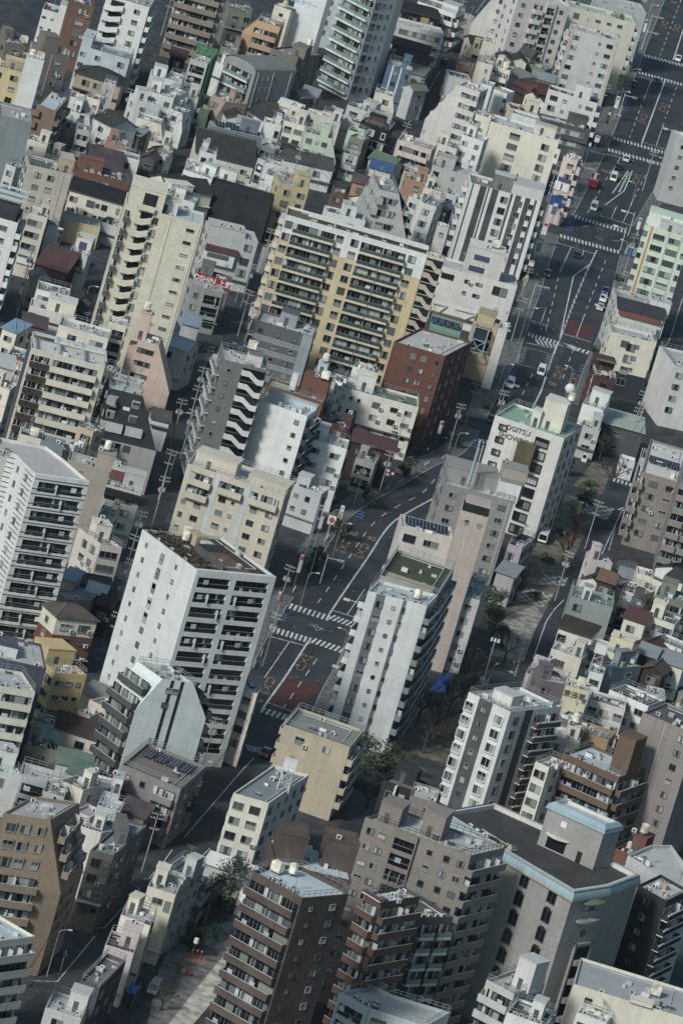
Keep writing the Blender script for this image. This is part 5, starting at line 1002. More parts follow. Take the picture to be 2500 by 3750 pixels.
b(1390,300,1500,330,2.6,5,'W','DT','white cottage under a black roof beside the stair pillar',F='w.6',roofk='gv')
T('30')
b(60,480,170,520,2.4,6,'GG','DT2','grey house with a mossy tile roof in the hidden cluster',F='w.5',roofk='gu')
b(210,820,330,850,2.2,6,'TN','DT','tan cottage with black tiles left of the bright white block',F='w.5',roofk='gu')
b(120,860,215,890,2.2,5,'C','DR','cream cottage with a rusty roof in the hidden cluster',F='w.5',roofk='gv')
T('01')
b(30,1440,160,1490,2.2,7,'C','BLR','cream house with a blue roof sheet at the left street',F='w.5',roofk='shed')
b(440,545,530,575,3,6,'W','LG','white stair house with a sloping side near the yellow garage',F='w.4:.7x.7')
b(900,455,1080,520,1.6,7,'LG','DG','open carport with a dark roof beside the cream tower',F='')
b(700,1180,830,1215,1.8,6,'DG','DT','dark cottage with a slate roof in the shade of the cream tower',F='',roofk='gv')
b(620,1180,715,1205,2.2,5,'C','DT','cream cottage with a slate roof next to the four pane window',F='w.5',roofk='gu')
T('11')
b(0,230,225,300,2.6,6,'W','LG','white house with a dark red shutter and stepped roof boxes',F='w.7:1x1.4',pent=[(.1,2,.4,3,2,'W')])
b(880,30,1010,75,3.4,6,'W','LG','white box house with a curved blank wall',F='')
b(920,190,1000,215,2.2,4,'DB','DB','dark brown shed wall with red signs under the white box house',F='')
b(845,700,905,720,2,6,'GY','GY','grey retaining shed along the lane of the light grey block',F='')
T('21')
b(-90,180,30,215,2.6,5,'BR','GN2','brown fronted shop with potted plants on the narrow street',F='w.5')
b(570,0,690,40,3,6,'LG','GN2','pale house with a dark green roof planting',F='w.4',rail=1)
b(620,230,720,270,3,6,'LG','LG','narrow pale house left of the cream roof hut',F='w.5')
b(960,200,1060,235,2.6,6,'LG','SG','pale stepped house in the gap beside the striped block',F='w.4')
b(880,330,960,360,2.4,5,'DG','SG','dark gabled shack in the alley beside the striped block',F='',roofk='gv')
T('22',1.4336)
b(60,130,165,165,6,6,'W','LB','white stair tower house with one black window',F='w.5:1.1x1.1')
T('02')
b(880,420,985,455,3.4,5,'DG','SB','dark house with green mesh balconies beside the black mansard house',F='b0-1')
b(860,590,960,620,2.6,5,'DG','SB','dark low house between beige apartments and the black mansard house',F='w.5')
b(1400,700,1560,740,2.2,6,'W','DT2','house with a mottled black tile roof on the lane corner',F='',roofk='gu')
b(1000,1130,1140,1165,3,5,'RB','LG','brick and white house with a rail above the sage house',F='w.5')
b(1180,360,1330,400,3.4,4,'LG','LG','grey walled roof yard above the black mansard house',F='')
b(430,1000,600,1040,3.4,5,'LB','LB','pale blue parapet house behind the white tower roof',F='')
T(0,1800,1.568)
b(360,490,430,515,2.4,5,'TN','LBc','tan shed with bright blue covers between the towers',F='',roofk='shed')
b(560,640,640,670,2,5,'DB','MR','dark house with rusty sheet roof behind the brick house',F='w.5',roofk='gu')
b(450,1260,520,1290,2.6,5,'PK2','SG','small salmon house with a glazed balcony near the dark gables',F='b.1-.9')
b(205,1320,310,1350,2.4,6,'C','SG','cream house with a round cornered wall under the mustard house',F='w.5')
T(0,2750,1.568)
b(690,330,830,385,2.2,7,'GB','PU','brown house with a dark plum roof beside the stepped balconies',F='',roofk='gu')
b(560,310,690,350,3,6,'LG','LB','pale house with a railed blue grey roof near the pergola',F='',rail=1)
b(250,230,370,265,3,7,'LG','LG','grey railed roof house behind the golden tower',F='',rail=1)
b(1180,640,1440,730,1.4,4,'LG','W','white canvas canopies cluttered at the foot of the ivory apartment house',F='',roofk='shed')
b(1380,790,1440,815,1.5,4,'W','LB','small white shed behind the dark trees',F='')
T(1500,1800,1.568)
b(1080,500,1170,530,3,6,'DB','BR','dark brown house with a plant trellis roof',F='w.5',roofk='gu')
b(1230,720,1350,760,2.6,6,'C','MR2','cream house with a maroon sheet roof and small deck',F='w.4',roofk='shed')
b(1310,920,1410,955,2.4,6,'DB','SG','dark house with solar tiles on a small gable',F='',roofk='gu')
b(1440,970,1568,1010,2.4,7,'C','SG','cream cottage with a grey gable at the right border',F='w.5',roofk='gu')
b(1340,1010,1450,1050,2.2,6,'DB','BRT','dark brown house beside the slate walled house',F='w.5',roofk='gv')
b(1480,480,1568,520,2.6,6,'C','DT','cream gabled cottage near the black crossed gables',F='w.5',roofk='gu')
b(1200,480,1300,510,2.2,5,'DG','SG','dark house with frosted roof tiles at the cluster edge',F='',roofk='gu')
b(1030,1030,1110,1055,3.4,6,'W','LG','white house with a steel lattice tank stand',F='w.5',wtower=(.3,2))
b(850,1290,925,1320,3.6,6,'GB','LG','brown grey house wedged behind the charcoal tower',F='w.5')
b(930,1395,985,1410,2.6,4,'W','LG','white small house below the ochre house',F='w.5')
T('00')
b(1360,1380,1430,1410,2.2,4,'PU3','PU','plum dark shed among parked clutter in the narrow lane',F='',roofk='gv')
b(1180,1210,1290,1250,2.3,5,'DG','SG','dark slate house between the terracotta house and cream annex',F='w.5',roofk='shed')
b(330,760,480,800,2.2,5,'W','LG','white stepped annex below the grey brown block',F='r.1-.9')
b(100,470,240,505,3,5,'GB','DG','grey brown annex with crowded tanks at its front',F='w.5',tank=[(.3,2),(.7,2)])
b(560,1110,650,1135,2.4,5,'W','DG','white terrace house with an open pit roof',F='w.5')
b(820,560,905,590,2,4,'GG','SG','small grey green roof house behind the pale blue grey house',F='',roofk='gv')
T('10')
b(0,500,140,540,2.2,6,'DB','MR2','dark low house with rusty red roof by the netted house',F='w.5',roofk='gu')
b(480,800,600,830,1.8,5,'DG','SG','dark roofed shop in the gap beside the vault roofed block',F='',roofk='gu')
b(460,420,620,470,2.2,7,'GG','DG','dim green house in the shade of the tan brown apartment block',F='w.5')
T('20')
b(1120,140,1210,165,2.2,4,'GY','DG','dark little shop at the corner of the upper narrow street',F='')
# ---------------------------------------------------------------- ground, roads, markings
def structure(name, me, loc=(0,0,0)):
    o = obj(name, me, None, loc); o['kind'] = 'structure'; return o
def stuff(name, me, label=None):
    o = obj(name, me); o['kind'] = 'stuff'
    if label: o['label'] = label
    return o
def G(p, z=0.0): return at(p[0], p[1], z)
def offset(pts, d):
    out = []
    for i, p in enumerate(pts):
        a = pts[max(0, i - 1)]; c = pts[min(len(pts) - 1, i + 1)]; t = Vector((c.x - a.x, c.y - a.y)).normalized(); out.append(Vector((p.x - t.y * d, p.y + t.x * d, p.z)))
    return out
def smooth(pts, it=2):
    for _ in range(it):
        q = [pts[0]]
        for a, b_ in zip(pts, pts[1:]): q += [a.lerp(b_, .25), a.lerp(b_, .75)]
        pts = q + [pts[-1]]
    return pts
def strip(m, A, B, z, k):
    n = max(len(A), len(B))
    def rs(P):
        L = [0]
        for a, c in zip(P, P[1:]): L.append(L[-1] + (c - a).length)
        out = []; j = 0
        for i in range(n):
            t = L[-1] * i / (n - 1)
            while j < len(P) - 2 and L[j + 1] < t: j += 1
            out.append(P[j].lerp(P[j + 1], min(1, max(0, (t - L[j]) / max(1e-6, L[j + 1] - L[j])))))
        return out
    A, B = rs(A), rs(B)
    for i in range(n - 1): m.face([(A[i].x, A[i].y, z), (B[i].x, B[i].y, z), (B[i+1].x, B[i+1].y, z), (A[i+1].x, A[i+1].y, z)], k)
def line(m, P, w, z, k, dash=None):
    d = 0.0; on = True
    for a, c in zip(P, P[1:]):
        L = (c - a).length; t = (c - a) / L; nn = Vector((-t.y, t.x, 0)) * w / 2
        if not dash: m.face([(*(a - nn)[:2], z), (*(c - nn)[:2], z), (*(c + nn)[:2], z), (*(a + nn)[:2], z)], k); continue
        x = 0
        while x < L:
            per = d % (dash[0] + dash[1]); 
            if per < dash[0]:
                s_ = min(dash[0] - per, L - x); p, q = a + t * x, a + t * (x + s_); m.face([(*(p - nn)[:2], z), (*(q - nn)[:2], z), (*(q + nn)[:2], z), (*(p + nn)[:2], z)], k)
            else: s_ = min(dash[0] + dash[1] - per, L - x)
            x += max(s_, .01); d += max(s_, .01)
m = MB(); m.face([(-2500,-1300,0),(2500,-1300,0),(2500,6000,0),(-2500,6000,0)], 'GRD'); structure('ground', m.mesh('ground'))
AV_L = [G(p) for p in ((2560,-330),(2437,-10),(2354,203),(2222,546),(2098,792),(2045,864),(1925,1235),(1850,1420),(1770,1560))]
AV_R = [G(p) for p in ((2790,-330),(2640,20),(2560,230),(2447,564),(2397,685),(2300,840),(2270,924),(2226,1111),(2190,1235),(2150,1310),(2085,1480),(1980,1590))]
CU_L = smooth([G(p) for p in ((1770,1560),(1703,1668),(1613,1696),(1459,1787),(1320,1864),(1246,1928),(1157,2074),(1061,2208),(998,2304),(921,2444),(872,2560),(850,2640))])
CU_R = smooth([G(p) for p in ((1980,1590),(1820,1700),(1720,1790),(1620,1870),(1545,1950),(1444,2070),(1330,2210),(1285,2310),(1245,2410),(1160,2550),(1120,2680))])
m = MB(); strip(m, AV_L, AV_R, .006, 'ASP'); structure('road', m.mesh('road'))
m = MB(); strip(m, CU_L, CU_R, .006, 'ASP'); structure('road', m.mesh('road'))
def road(pairs, k='ASP', z=.010, name='road'):
    m = MB(); strip(m, [G(a) for a, _ in pairs], [G(c) for _, c in pairs], z, k); structure(name, m.mesh(name))
# junction and side streets
ROADS = [
 [((848,2640),(1118,2680)),((800,2760),(960,2790)),((660,3020),(790,3010)),((520,3240),(610,3270)),((330,3480),(400,3500)),((150,3620),(190,3660)),((30,3730),(60,3800))],
 [((905,1300),(985,1180)),((745,1330),(890,1270))],
 [((1090,560),(1130,580)),((1000,740),(1060,745)),((860,1130),(935,1140)),((815,1250),(900,1260)),((700,1400),(790,1420)),((560,1700),(670,1720)),((450,2200),(500,2210)),((370,2420),(420,2430))],
 [((480,60),(560,70)),((430,260),(470,270)),((330,560),(390,570)),((300,640),(360,650))],
 [((1790,0),(1850,0)),((1640,200),(1700,210)),((1560,370),(1620,380)),((1490,540),(1540,550))],
 [((1250,40),(1270,40)),((1130,520),(1170,530)),((1060,640),(1100,660))],
 [((2560,1000),(2680,1020)),((2440,1250),(2500,1250)),((2390,1400),(2450,1400)),((2300,1560),(2390,1570)),((2240,1720),(2320,1730)),((2170,1900),(2230,1910)),((2080,2080),(2130,2090)),((1960,2300),(2040,2280)),((1900,2450),(1990,2440)),((1880,2520),(1960,2560))],
 [((1910,1720),(2290,1840)),((1900,1760),(2270,1870))],
 [((1700,2370),(1880,2470)),((1690,2420),(1870,2530))],
 [((1310,2850),(1410,2870)),((1290,2920),(1390,2940)),((1220,3060),(1330,3090))],
 [((0,150),(60,140)),((60,60),(180,60)),((140,0),(230,0))],
 [((-20,1700),(60,1690)),((0,1200),(80,1210))],
 [((400,1000),(470,1010)),((330,1180),(400,1190))],
]
for i, r in enumerate(ROADS): road(r, z=.0145 + .0004 * i if i > 6 else .010 + .0005 * i)
def sidewalk(P, d, name='pavement'):
    Q = offset(P, d); m = MB(); strip(m, P, Q, .13, 'PAV')
    A, B = (P, Q)
    for X, o in ((P, 0), ):
        for a, c in zip(X, X[1:]): m.face([(a.x, a.y, .13), (c.x, c.y, .13), (c.x, c.y, 0), (a.x, a.y, 0)], 'KERB'); m.face([(a.x, a.y, 0), (c.x, c.y, 0), (c.x, c.y, .13), (a.x, a.y, .13)], 'KERB')
    e = offset(P, d * .055); strip(m, P, e, .136, 'KERB')
    structure(name, m.mesh(name))
AVL1 = AV_L[:4] + []; 
sidewalk([G(p) for p in ((2437,-10),(2354,203),(2226,540))], 0-5.2); sidewalk([G(p) for p in ((2214,566),(2098,792))], -5.2); sidewalk([G(p) for p in ((2045,864),(1925,1235),(1850,1420),(1775,1545))], -5)
sidewalk([G(p) for p in ((2447,575),(2397,685),(2310,830))], 4); sidewalk([G(p) for p in ((2268,934),(2226,1111),(2190,1235),(2150,1310),(2085,1480))], 4)
sidewalk(CU_L[2:26], -5); sidewalk(CU_L[29:], -4)
sidewalk(CU_R[4:], 4)
# markings
WH = MB(); wm = WH
def ml(pts, w=.18, dash=None, k='MRK', z=.016): line(wm, [G(p) for p in pts], w, z, k, dash)
def q31(x, y): return (1875 + x / 2.5088, 625 + y / 2.5088)
def q30(x, y): return (1875 + x / 2.5088, y / 2.5088)
def q32(x, y): return (1875 + x / 1.4336, 1250 + y / 1.4336)
def qc(x, y): return (800 + x / 1.568, 1800 + y / 1.568)
def ql_(x, y): return (x / 1.568, 2750 + y / 1.568)
def qr(x, y): return (1500 + x / 1.568, 1800 + y / 1.568)
D5 = (4.6, 4.4)
ml([q30(1568,270), q30(1475,550)], .35); ml([q30(1545,0), q30(1355,505)], .18, D5)
ml([q30(1275,735), q30(1200,930)]); ml([q30(1185,960), q30(1075,1265)], .18, D5)
ml([q30(1405,725), q30(1185,1320)], .42); ml([q30(1505,800), q30(1400,1090)], .18, D5); ml([q30(1390,1130), q30(1320,1335)])
ml([q30(1140,698), q30(1390,760)], .38); ml([q30(1195,1305), q30(1455,1390)], .38)
ml([q30(850,1410), q30(1120,1480)], .38); ml([q30(990,1445), q30(920,1568)])
ml([q31(920,205), q31(1060,0)], .3); ml([q31(1100,0), q31(1025,185), q31(850,315)], .3)
ml([q31(905,0), q31(680,405)], .18, D5); ml([q31(1220,40), q31(1115,255)], .18, D5); ml([q31(1115,255), q31(1015,475)]); ml([q31(955,330), q31(905,440)])
ml([q31(800,412), q31(1115,512)], .38)
ml([q31(640,512), q31(705,510)], .2); ml([q31(745,512), q31(840,548)], .2); ml([q31(755,605), q31(825,640)], .2); ml([q31(915,645), q31(980,645)], .2)
ml([q31(385,655), q31(760,765)], .38); ml([q31(540,700), q31(432,940)]); ml([q31(655,735), q31(630,805)])
ml([q31(775,730), q31(715,855), q31(560,970), q31(430,1560)], .3); ml([q31(715,855), q31(560,1210), q31(455,1500), q31(430,1568)], .3)
ml([q31(422,980), q31(305,1480)], .18, D5); ml([q31(855,825), q31(680,1270)], .18, D5); ml([q31(665,1315), q31(585,1530)])
ml([q31(455,1495), q31(720,1575)], .38)
for i in range(13):
    a = Vector(q31(705,880)).lerp(Vector(q31(465,1490)), i / 13); b2 = Vector(q31(655,905)).lerp(Vector(q31(447,1490)), i / 13)
    ml([tuple(a), (a.x - 9, a.y + 6)], .35)
for i in range(9):
    a = Vector(q31(1075,20)).lerp(Vector(q31(985,200)), i / 9); ml([tuple(a), (a.x - 10, a.y + 7)], .35)
ml([q31(180,1268), q31(310,1255), q31(255,1425), q31(120,1385)], .15)
# lower part of the avenue and the curve
ml([q32(240,0), q32(215,70), q32(150,260), q32(80,405)], .42); ml([q32(105,170), q32(0,385)], .18, D5); ml([q32(320,40), q32(255,220)], .18, D5)
ml([q32(75,8), q32(220,38)], .38)
ml([q32(50,28), q32(22,115), q32(185,158), q32(218,70), q32(50,28)], .15)
for i in range(10):
    a = Vector(q32(48,35)).lerp(Vector(q32(26,112)), i / 10); ml([tuple(a), (a.x + 20, a.y + 4)], .18)
    a = Vector(q32(210,72)).lerp(Vector(q32(186,155)), i / 10); ml([tuple(a), (a.x - 20, a.y - 3)], .18)
CEN = smooth([G(qc(*p)) for p in ((1568,-130),(1420,-60),(1250,30),(1120,100),(1000,170),(930,260),(870,360),(780,490),(650,680),(618,735))])
line(wm, CEN, .38, .016, 'MRK')
line(wm, smooth([G(qc(*p)) for p in ((1240,-70),(1175,10),(1075,60),(980,110),(910,160),(850,225),(775,340),(680,480),(600,600),(545,670))]), .18, .016, 'MRK', (4.2, 5.6))
ml([qc(840,560), qc(735,710)]); ml([qc(648,680), qc(790,725)], .38)
ml([qc(530,840), qc(500,885), qc(380,1070), qc(250,1250)], .42); ml([qc(280,828), qc(495,885)], .38); ml([qc(405,865), qc(262,1072)]); ml([qc(565,960), qc(375,1240)], .18, D5)
ml([qc(285,1212), qc(440,1270)], .38)
ml([qc(510,765), qc(560,775), qc(610,800)], .15); ml([qc(530,760), qc(575,770)], .15); ml([qc(565,800), qc(545,770), qc(600,785), qc(565,800)], .12)
# narrow street edge lines
ml([ql_(1460,40), ql_(1395,105), ql_(1060,495)]); ml([ql_(990,565), ql_(925,660), ql_(855,735), ql_(820,732)]); ml([ql_(770,768), ql_(805,790), ql_(600,1015), ql_(545,1020)]); ml([ql_(545,1065), ql_(330,1325), ql_(190,1320)])
ml([ql_(1205,560), ql_(1155,610)])
for i in range(6): a = Vector(ql_(960,640)).lerp(Vector(ql_(870,730)), i / 6); ml([tuple(a), (a.x - 14, a.y - 2)], .25)
ml([qr(1215,110), qr(1100,360)], .2); ml([qr(1180,200), qr(1140,340)], .15); ml([qr(885,620), qr(825,680), qr(780,750), qr(710,950)], .22); ml([qr(660,860), qr(600,1060)], .15)
ml([(2497,1093),(2453,1234),(2385,1390),(2370,1392)], .18); ml([(2375,1440),(2330,1560),(2260,1740)], .2)
ml([(1700,90),(1655,195),(1635,192)], .15); ml([(1610,262),(1565,338)], .15); ml([(1555,354),(1490,462),(1478,460)], .15); ml([(1483,472),(1430,560)], .15); ml([(1775,0),(1740,48)], .15)
structure('road_marking', WH.mesh('road_marking'))
def zebra(a, c, n, L, w=.48, name='zebra_crossing'):
    """bars from pixel a to pixel c, each L metres long across the walking line"""
    A, B = G(a), G(c); t = (B - A).normalized(); s_ = Vector((-t.y, t.x, 0)); m = MB()
    sk = Vector((.0, 1, 0)); 
    for i in range(n):
        p = A.lerp(B, (i + .5) / n); u = t * ((B - A).length / n * .26); v = s_ * L / 2
        m.face([(*(p - u - v)[:2], .02), (*(p + u - v)[:2], .02), (*(p + u + v)[:2], .02), (*(p - u + v)[:2], .02)], 'MRK')
    structure(name, m.mesh(name))
zebra(q30(1205,510), q30(1640,620), 14, 4); zebra(q30(1150,662), q30(1650,805), 17, 4); zebra(q30(920,1268), q30(1450,1418), 17, 4); zebra(q30(870,1373), q30(1380,1515), 16, 4)
zebra(q31(565,420), q31(1050,565), 15, 4); zebra(q31(430,596), q31(985,752), 17, 4); zebra(q31(135,1500), q31(600,1640), 14, 4)
zebra(q32(245,10), q32(405,62), 7, 4); zebra(q32(120,0), q32(232,25), 5, 4)
zebra(qc(402,655), qc(640,730), 9, 4.2); zebra(qc(640,718), qc(785,772), 6, 4.2); zebra(qc(305,790), qc(535,860), 9, 4.2); zebra(qc(535,852), qc(745,925), 8, 4.2); zebra(qc(240,1250), qc(420,1310), 6, 4)
zebra((905,1305), (985,1322), 5, 3.4); zebra((1000,1342), (893,1318), 5, 2.5) if False else None
zebra(((880),1352), (935,1366), 5, 3.4)
zebra(qc(160,1470), qc(300,1500), 9, 3.4); zebra(qr(400,1080), qr(450,1095), 5, 5); zebra(qr(1200,95), qr(1275,125), 4, 3.2); zebra(qr(1160,-70), qr(1275,-35), 5, 3); zebra((1640,700),(1640,740),4,3) if False else None
zebra((1730,1607), (1790,1622), 4, 3.4)
for a, c in (((2030,775),(2015,812)), ((2003,858),(1988,900)), ((1942,1035),(1928,1070)), ((1900,1172),(1885,1205)), ((1832,1330),(1815,1372)), ((2318,905),(2305,935)), ((1240,1872),(1222,1898)), ((1636,1600),(1680,1622)), ((978,2235),(962,2270))): zebra(a, c, 7, 3.4, .3)
# painted signs on the roads
def paint(txt, p, size, k='PNT', along=None, flip=False):
    """lettering painted on the road, stretched along the lane"""
    P = G(p); Q = G((p[0] - 12, p[1] + 32)) if along is None else G(along); d = (P - Q) if not flip else (Q - P); a = math.atan2(d.y, d.x) - math.pi / 2
    cu = bpy.data.curves.new('road_lettering', 'FONT'); cu.body = txt; cu.size = size; cu.align_x = 'CENTER'; cu.align_y = 'CENTER'; cu.offset = .02
    cu.materials.append(mat(k)); me = text_mesh(cu); o = structure('road_lettering', me, (P.x, P.y, .021)); o.rotation_euler = (0, 0, a); o.scale = (1, 2.4, 1)
def uturn(p, flip=False, along=None):
    P = G(p); Q = G((p[0] - 12, p[1] + 32)) if along is None else G(along); d = (P - Q) if not flip else (Q - P); a = math.atan2(d.y, d.x) - math.pi / 2; m = MB()
    pts = [Vector((-.6, -1.8, 0)), Vector((-.6, .8, 0)), Vector((-.3, 1.5, 0)), Vector((.3, 1.5, 0)), Vector((.6, .8, 0)), Vector((.6, -.6, 0))]
    line(m, pts, .24, 0, 'PNT'); m.face([(.15, -.5, .001), (.6, -1.7, .001), (1.05, -.5, .001)], 'PNT')
    line(m, [Vector((-.7, -5.6, 0)), Vector((.7, -2.6, 0))], .24, 0, 'PNT'); line(m, [Vector((.7, -5.6, .002)), Vector((-.7, -2.6, .002))], .24, .002, 'PNT')
    o = structure('road_arrow', m.mesh('road_arrow'), (P.x, P.y, .021)); o.rotation_euler = (0, 0, a); o.scale = (1.15, 1.25, 1)
    c, s_ = math.cos(a), math.sin(a); v = Vector((0, -9.0, 0)); e = P + Vector((-s_ * v.y, c * v.y, 0))
    cu = bpy.data.curves.new('road_lettering', 'FONT'); cu.body = '8-20'; cu.size = 1.3; cu.align_x = 'CENTER'; cu.align_y = 'CENTER'; cu.offset = .02; cu.materials.append(mat('PNT'))
    o = structure('road_lettering', text_mesh(cu), (e.x, e.y, .021)); o.rotation_euler = (0, 0, a); o.scale = (1, 1.8, 1)
al = lambda p, q: dict(along=q)
paint('40', qc(770,240), 2.1, along=qc(735,290)); paint('40', qc(875,270), 2.1, along=qc(840,320))
uturn(qc(735,285), along=qc(705,335)); uturn(qc(838,315), along=qc(808,365)); uturn(qc(300,1085), along=qc(268,1140)); uturn(qc(470,1010), flip=True, along=qc(440,1060))
uturn(q32(235,185), flip=True); uturn(q32(315,220), flip=True); paint('40', q32(212,222), 2.1, flip=True); paint('40', q32(292,245), 2.1, flip=True)
uturn(q30(1405,205)); uturn(q30(1515,235)); uturn(q30(1370,1010), flip=True); uturn(q30(1208,1065)); paint('40', q30(1480,20), 2.1); uturn(q31(1130,100), flip=True); paint('40', q31(845,5), 2.1); paint('40', q31(962,40), 2.1)
paint('バスのりば', q31(195,1390), 1.5, 'MRK', along=q31(180,1430)); paint('止まれ', (2410,1450), 1.2, 'MRK', along=(2400,1475))
m = MB(); m.face([(*G(q31(*p))[:2], .012) for p in ((455,1490),(725,1575),(765,1440),(505,1365))], 'REDR'); structure('red_road_panel', m.mesh('red_road_panel'))
m = MB(); m.face([(*G(qc(*p))[:2], .012) for p in ((285,1205),(440,1260),(590,1120),(380,1065))], 'REDR'); structure('red_road_panel', m.mesh('red_road_panel'))
# blue cycle marks
m = MB()
for p, n in ((q30(1195,540),4),(q30(1050,930),4),(q31(545,440),5),(q31(265,1090),2),(q31(155,1420),3),(q32(5,140),4),(q32(375,130),3),(q32(480,35),1),(qc(815,115),3),(qc(370,700),3),(q31(400,640),3),((1740,1615),3)):
    for i in range(n):
        c = (p[0] - i * 7 * .42, p[1] + i * 10.5); P = G(c); m.face([(P.x - .9, P.y - .9, .018), (P.x, P.y - .1, .018), (P.x, P.y + .9, .018), (P.x - .9, P.y + .1, .018)], 'CYC'); m.face([(P.x, P.y - .1, .018), (P.x + .9, P.y - .9, .018), (P.x + .9, P.y + .1, .018), (P.x, P.y + .9, .018)], 'CYC')
structure('road_cycle_marking', m.mesh('road_cycle_marking'))
# park strip and paths
def patch(name, pts, k, z): m = MB(); m.face([(*G(p)[:2], z) for p in pts], k); structure(name, m.mesh(name))
patch('park_ground', [(2170,1690),(2260,1720),(2210,1870),(2120,2050),(2080,2140),(1990,2280),(1900,2440),(1780,2430),(1820,2280),(1900,2100),(1985,1960),(2080,1800)], 'PRK', .008)
patch('park_path', [(2235,1840),(2262,1845),(2120,2090),(2060,2130),(2090,2070)], 'PTH', .012)
patch('park_path', [(1850,2260),(1960,2215),(1995,2270),(1925,2420),(1790,2400),(1800,2330)], 'PTH', .012)
patch('chequered_paving', [(2120,1835),(2250,1862),(2220,1905),(2110,1870)], 'CHK', .0135)
patch('chequered_paving', [(1990,2105),(2080,2115),(2065,2145),(1965,2140)], 'CHK', .0135)
patch('chequered_paving', [(1925,2150),(2025,2180),(1985,2225),(1890,2195)], 'CHK', .0135)
patch('chequered_paving', [(1790,2440),(1880,2460),(1870,2485),(1770,2465)], 'CHK', .0135)
patch('park_ground', [(1500,2600),(1760,2500),(1640,2800),(1500,2760),(1400,2820),(1330,2760)], 'PRK', .008)
patch('playground', [(640,3420),(720,3400),(860,3370),(880,3490),(640,3750),(540,3750),(580,3560)], 'PTH2', .008)
patch('park_path', [(835,3480),(870,3560),(700,3760),(610,3760),(720,3620)], 'PTH3', .012)
patch('park_ground', [(1180,3020),(1310,2980),(1320,3060),(1180,3080)], 'SOIL2', .008)

# worn patches, seams and manholes in the asphalt
rr = random.Random(11); m = MB(); m2 = MB()
def lane_spot(P, Q): i = rr.randrange(len(P) - 1); j = min(len(Q) - 2, int(i * (len(Q) - 1) / (len(P) - 1))); a = P[i].lerp(P[i + 1], rr.random()); c = Q[j].lerp(Q[j + 1], rr.random()); return a.lerp(c, rr.uniform(.1, .9)), (P[i + 1] - P[i]).normalized()
for i in range(46):
    P, d = lane_spot(*((AV_L, AV_R) if i % 3 else (CU_L, CU_R))); n_ = Vector((-d.y, d.x, 0)); L_, w_ = rr.uniform(3, 22), rr.uniform(.5, 2.6); q = [P - d * L_ - n_ * w_, P + d * L_ - n_ * w_, P + d * L_ + n_ * w_, P - d * L_ + n_ * w_]
    z = .0072 + .00015 * i; m.face([(v.x, v.y, z) for v in q], 'ASP2')
for i in range(60):
    P, d = lane_spot(*((AV_L, AV_R) if i % 2 else (CU_L, CU_R))); m2.face([(P.x + .45 * math.cos(k * .785), P.y + .45 * math.sin(k * .785), .0165) for k in range(8)], 'IRON')
structure('road_patch', m.mesh('road_patch')); structure('manhole_cover', m2.mesh('manhole_cover'))
# ---------------------------------------------------------------- street things
CUT = re.compile(r'\s(with|under|in|on|behind|beside|at|whose|over|by|of|above|between|next|carrying|joined|stepping|facing|edged|wrapped|squeezed|wedged|crowded|clad|against|leading|where|down)\s.*$')
USED = {}
def near(p):
    q = G(p) if not isinstance(p, Vector) else p; best = None
    for lb, poly, h in FOOT:
        c = sum((Vector((v.x, v.y)) for v in poly), Vector((0, 0))) / len(poly); d = (c - Vector((q.x, q.y))).length
        if best is None or d < best[0]: best = (d, CUT.sub('', lb))
    return best[1]
def uniq(lb, alts=()):
    for s_ in ('',) + tuple(alts):
        t = (lb + s_).strip()
        if t not in USED and len(t.split()) <= 16: USED[t] = 1; return t
    return lb
ALT = (', nearer the zebra crossing', ', the farther one', ', the nearer one', ', towards the park', ', farther up the road', ', nearest the kerb')
def heading(p, d):
    a, c = G(p), G((p[0] + d[0], p[1] + d[1])); return math.atan2(c.y - a.y, c.x - a.x)
def prof_mesh(name, prof, w, k, w2=None):
    """closed side outline (x along car, z up) swept across its width"""
    m = MB(); n = len(prof); w2 = w2 or [w] * n
    L = [(x, -ww / 2, z) for (x, z), ww in zip(prof, w2)]; Rr = [(x, ww / 2, z) for (x, z), ww in zip(prof, w2)]
    m.face(L, k); m.face(Rr[::-1], k)
    for i in range(n): j = (i + 1) % n; m.face([L[j], L[i], Rr[i], Rr[j]], k)
    return m.mesh(name)
PAL.update(YLS=(.45,.35,.07), GN2X=(.07,.19,.07), CW=(.75,.75,.73), CS=(.42,.43,.43), CK=(.02,.02,.023), CB=(.03,.06,.16), CR=(.22,.015,.02), CDR=(.10,.015,.02), CG=(.10,.105,.11))
def wheel_mesh(r):
    m = MB(); n = 12
    P = [(r * math.cos(i * 2 * math.pi / n), r * math.sin(i * 2 * math.pi / n)) for i in range(n)]
    for i in range(n): a, c = P[i], P[(i + 1) % n]; m.face([(a[0], -.11, a[1]), (c[0], -.11, c[1]), (c[0], .11, c[1]), (a[0], .11, a[1])], 'TYR')
    for y in (-.11, .11): m.face([(x, y, z) for x, z in (P if y < 0 else P[::-1])], 'TYR'); m.face([(x * .55, y * 1.05, z * .55) for x, z in (P if y < 0 else P[::-1])], 'METAL')
    return m.mesh('wheel')
SPECIAL.update(TYR=lambda: simple('tyre', (.02,.02,.02), .8), HL=lambda: simple('headlight', (.7,.7,.65), .2), TL=lambda: simple('tail_light', (.45,.02,.03), .3), BARK=lambda: simple('bark', (.055,.045,.038), .9, noise=2), LEAFA=lambda: simple('leaf_dark', (.028,.045,.024), .7), LEAFB=lambda: simple('leaf_mid', (.05,.075,.038), .7), LEAFC=lambda: simple('leaf_light', (.085,.105,.06), .7), LENS=lambda: simple('lamp_lens', (.75,.75,.72), .3), SKIN=lambda: simple('skin', (.45,.30,.22), .6), TARP=lambda: simple('blue_tarp', (.03,.13,.42), .6, noise=.9))
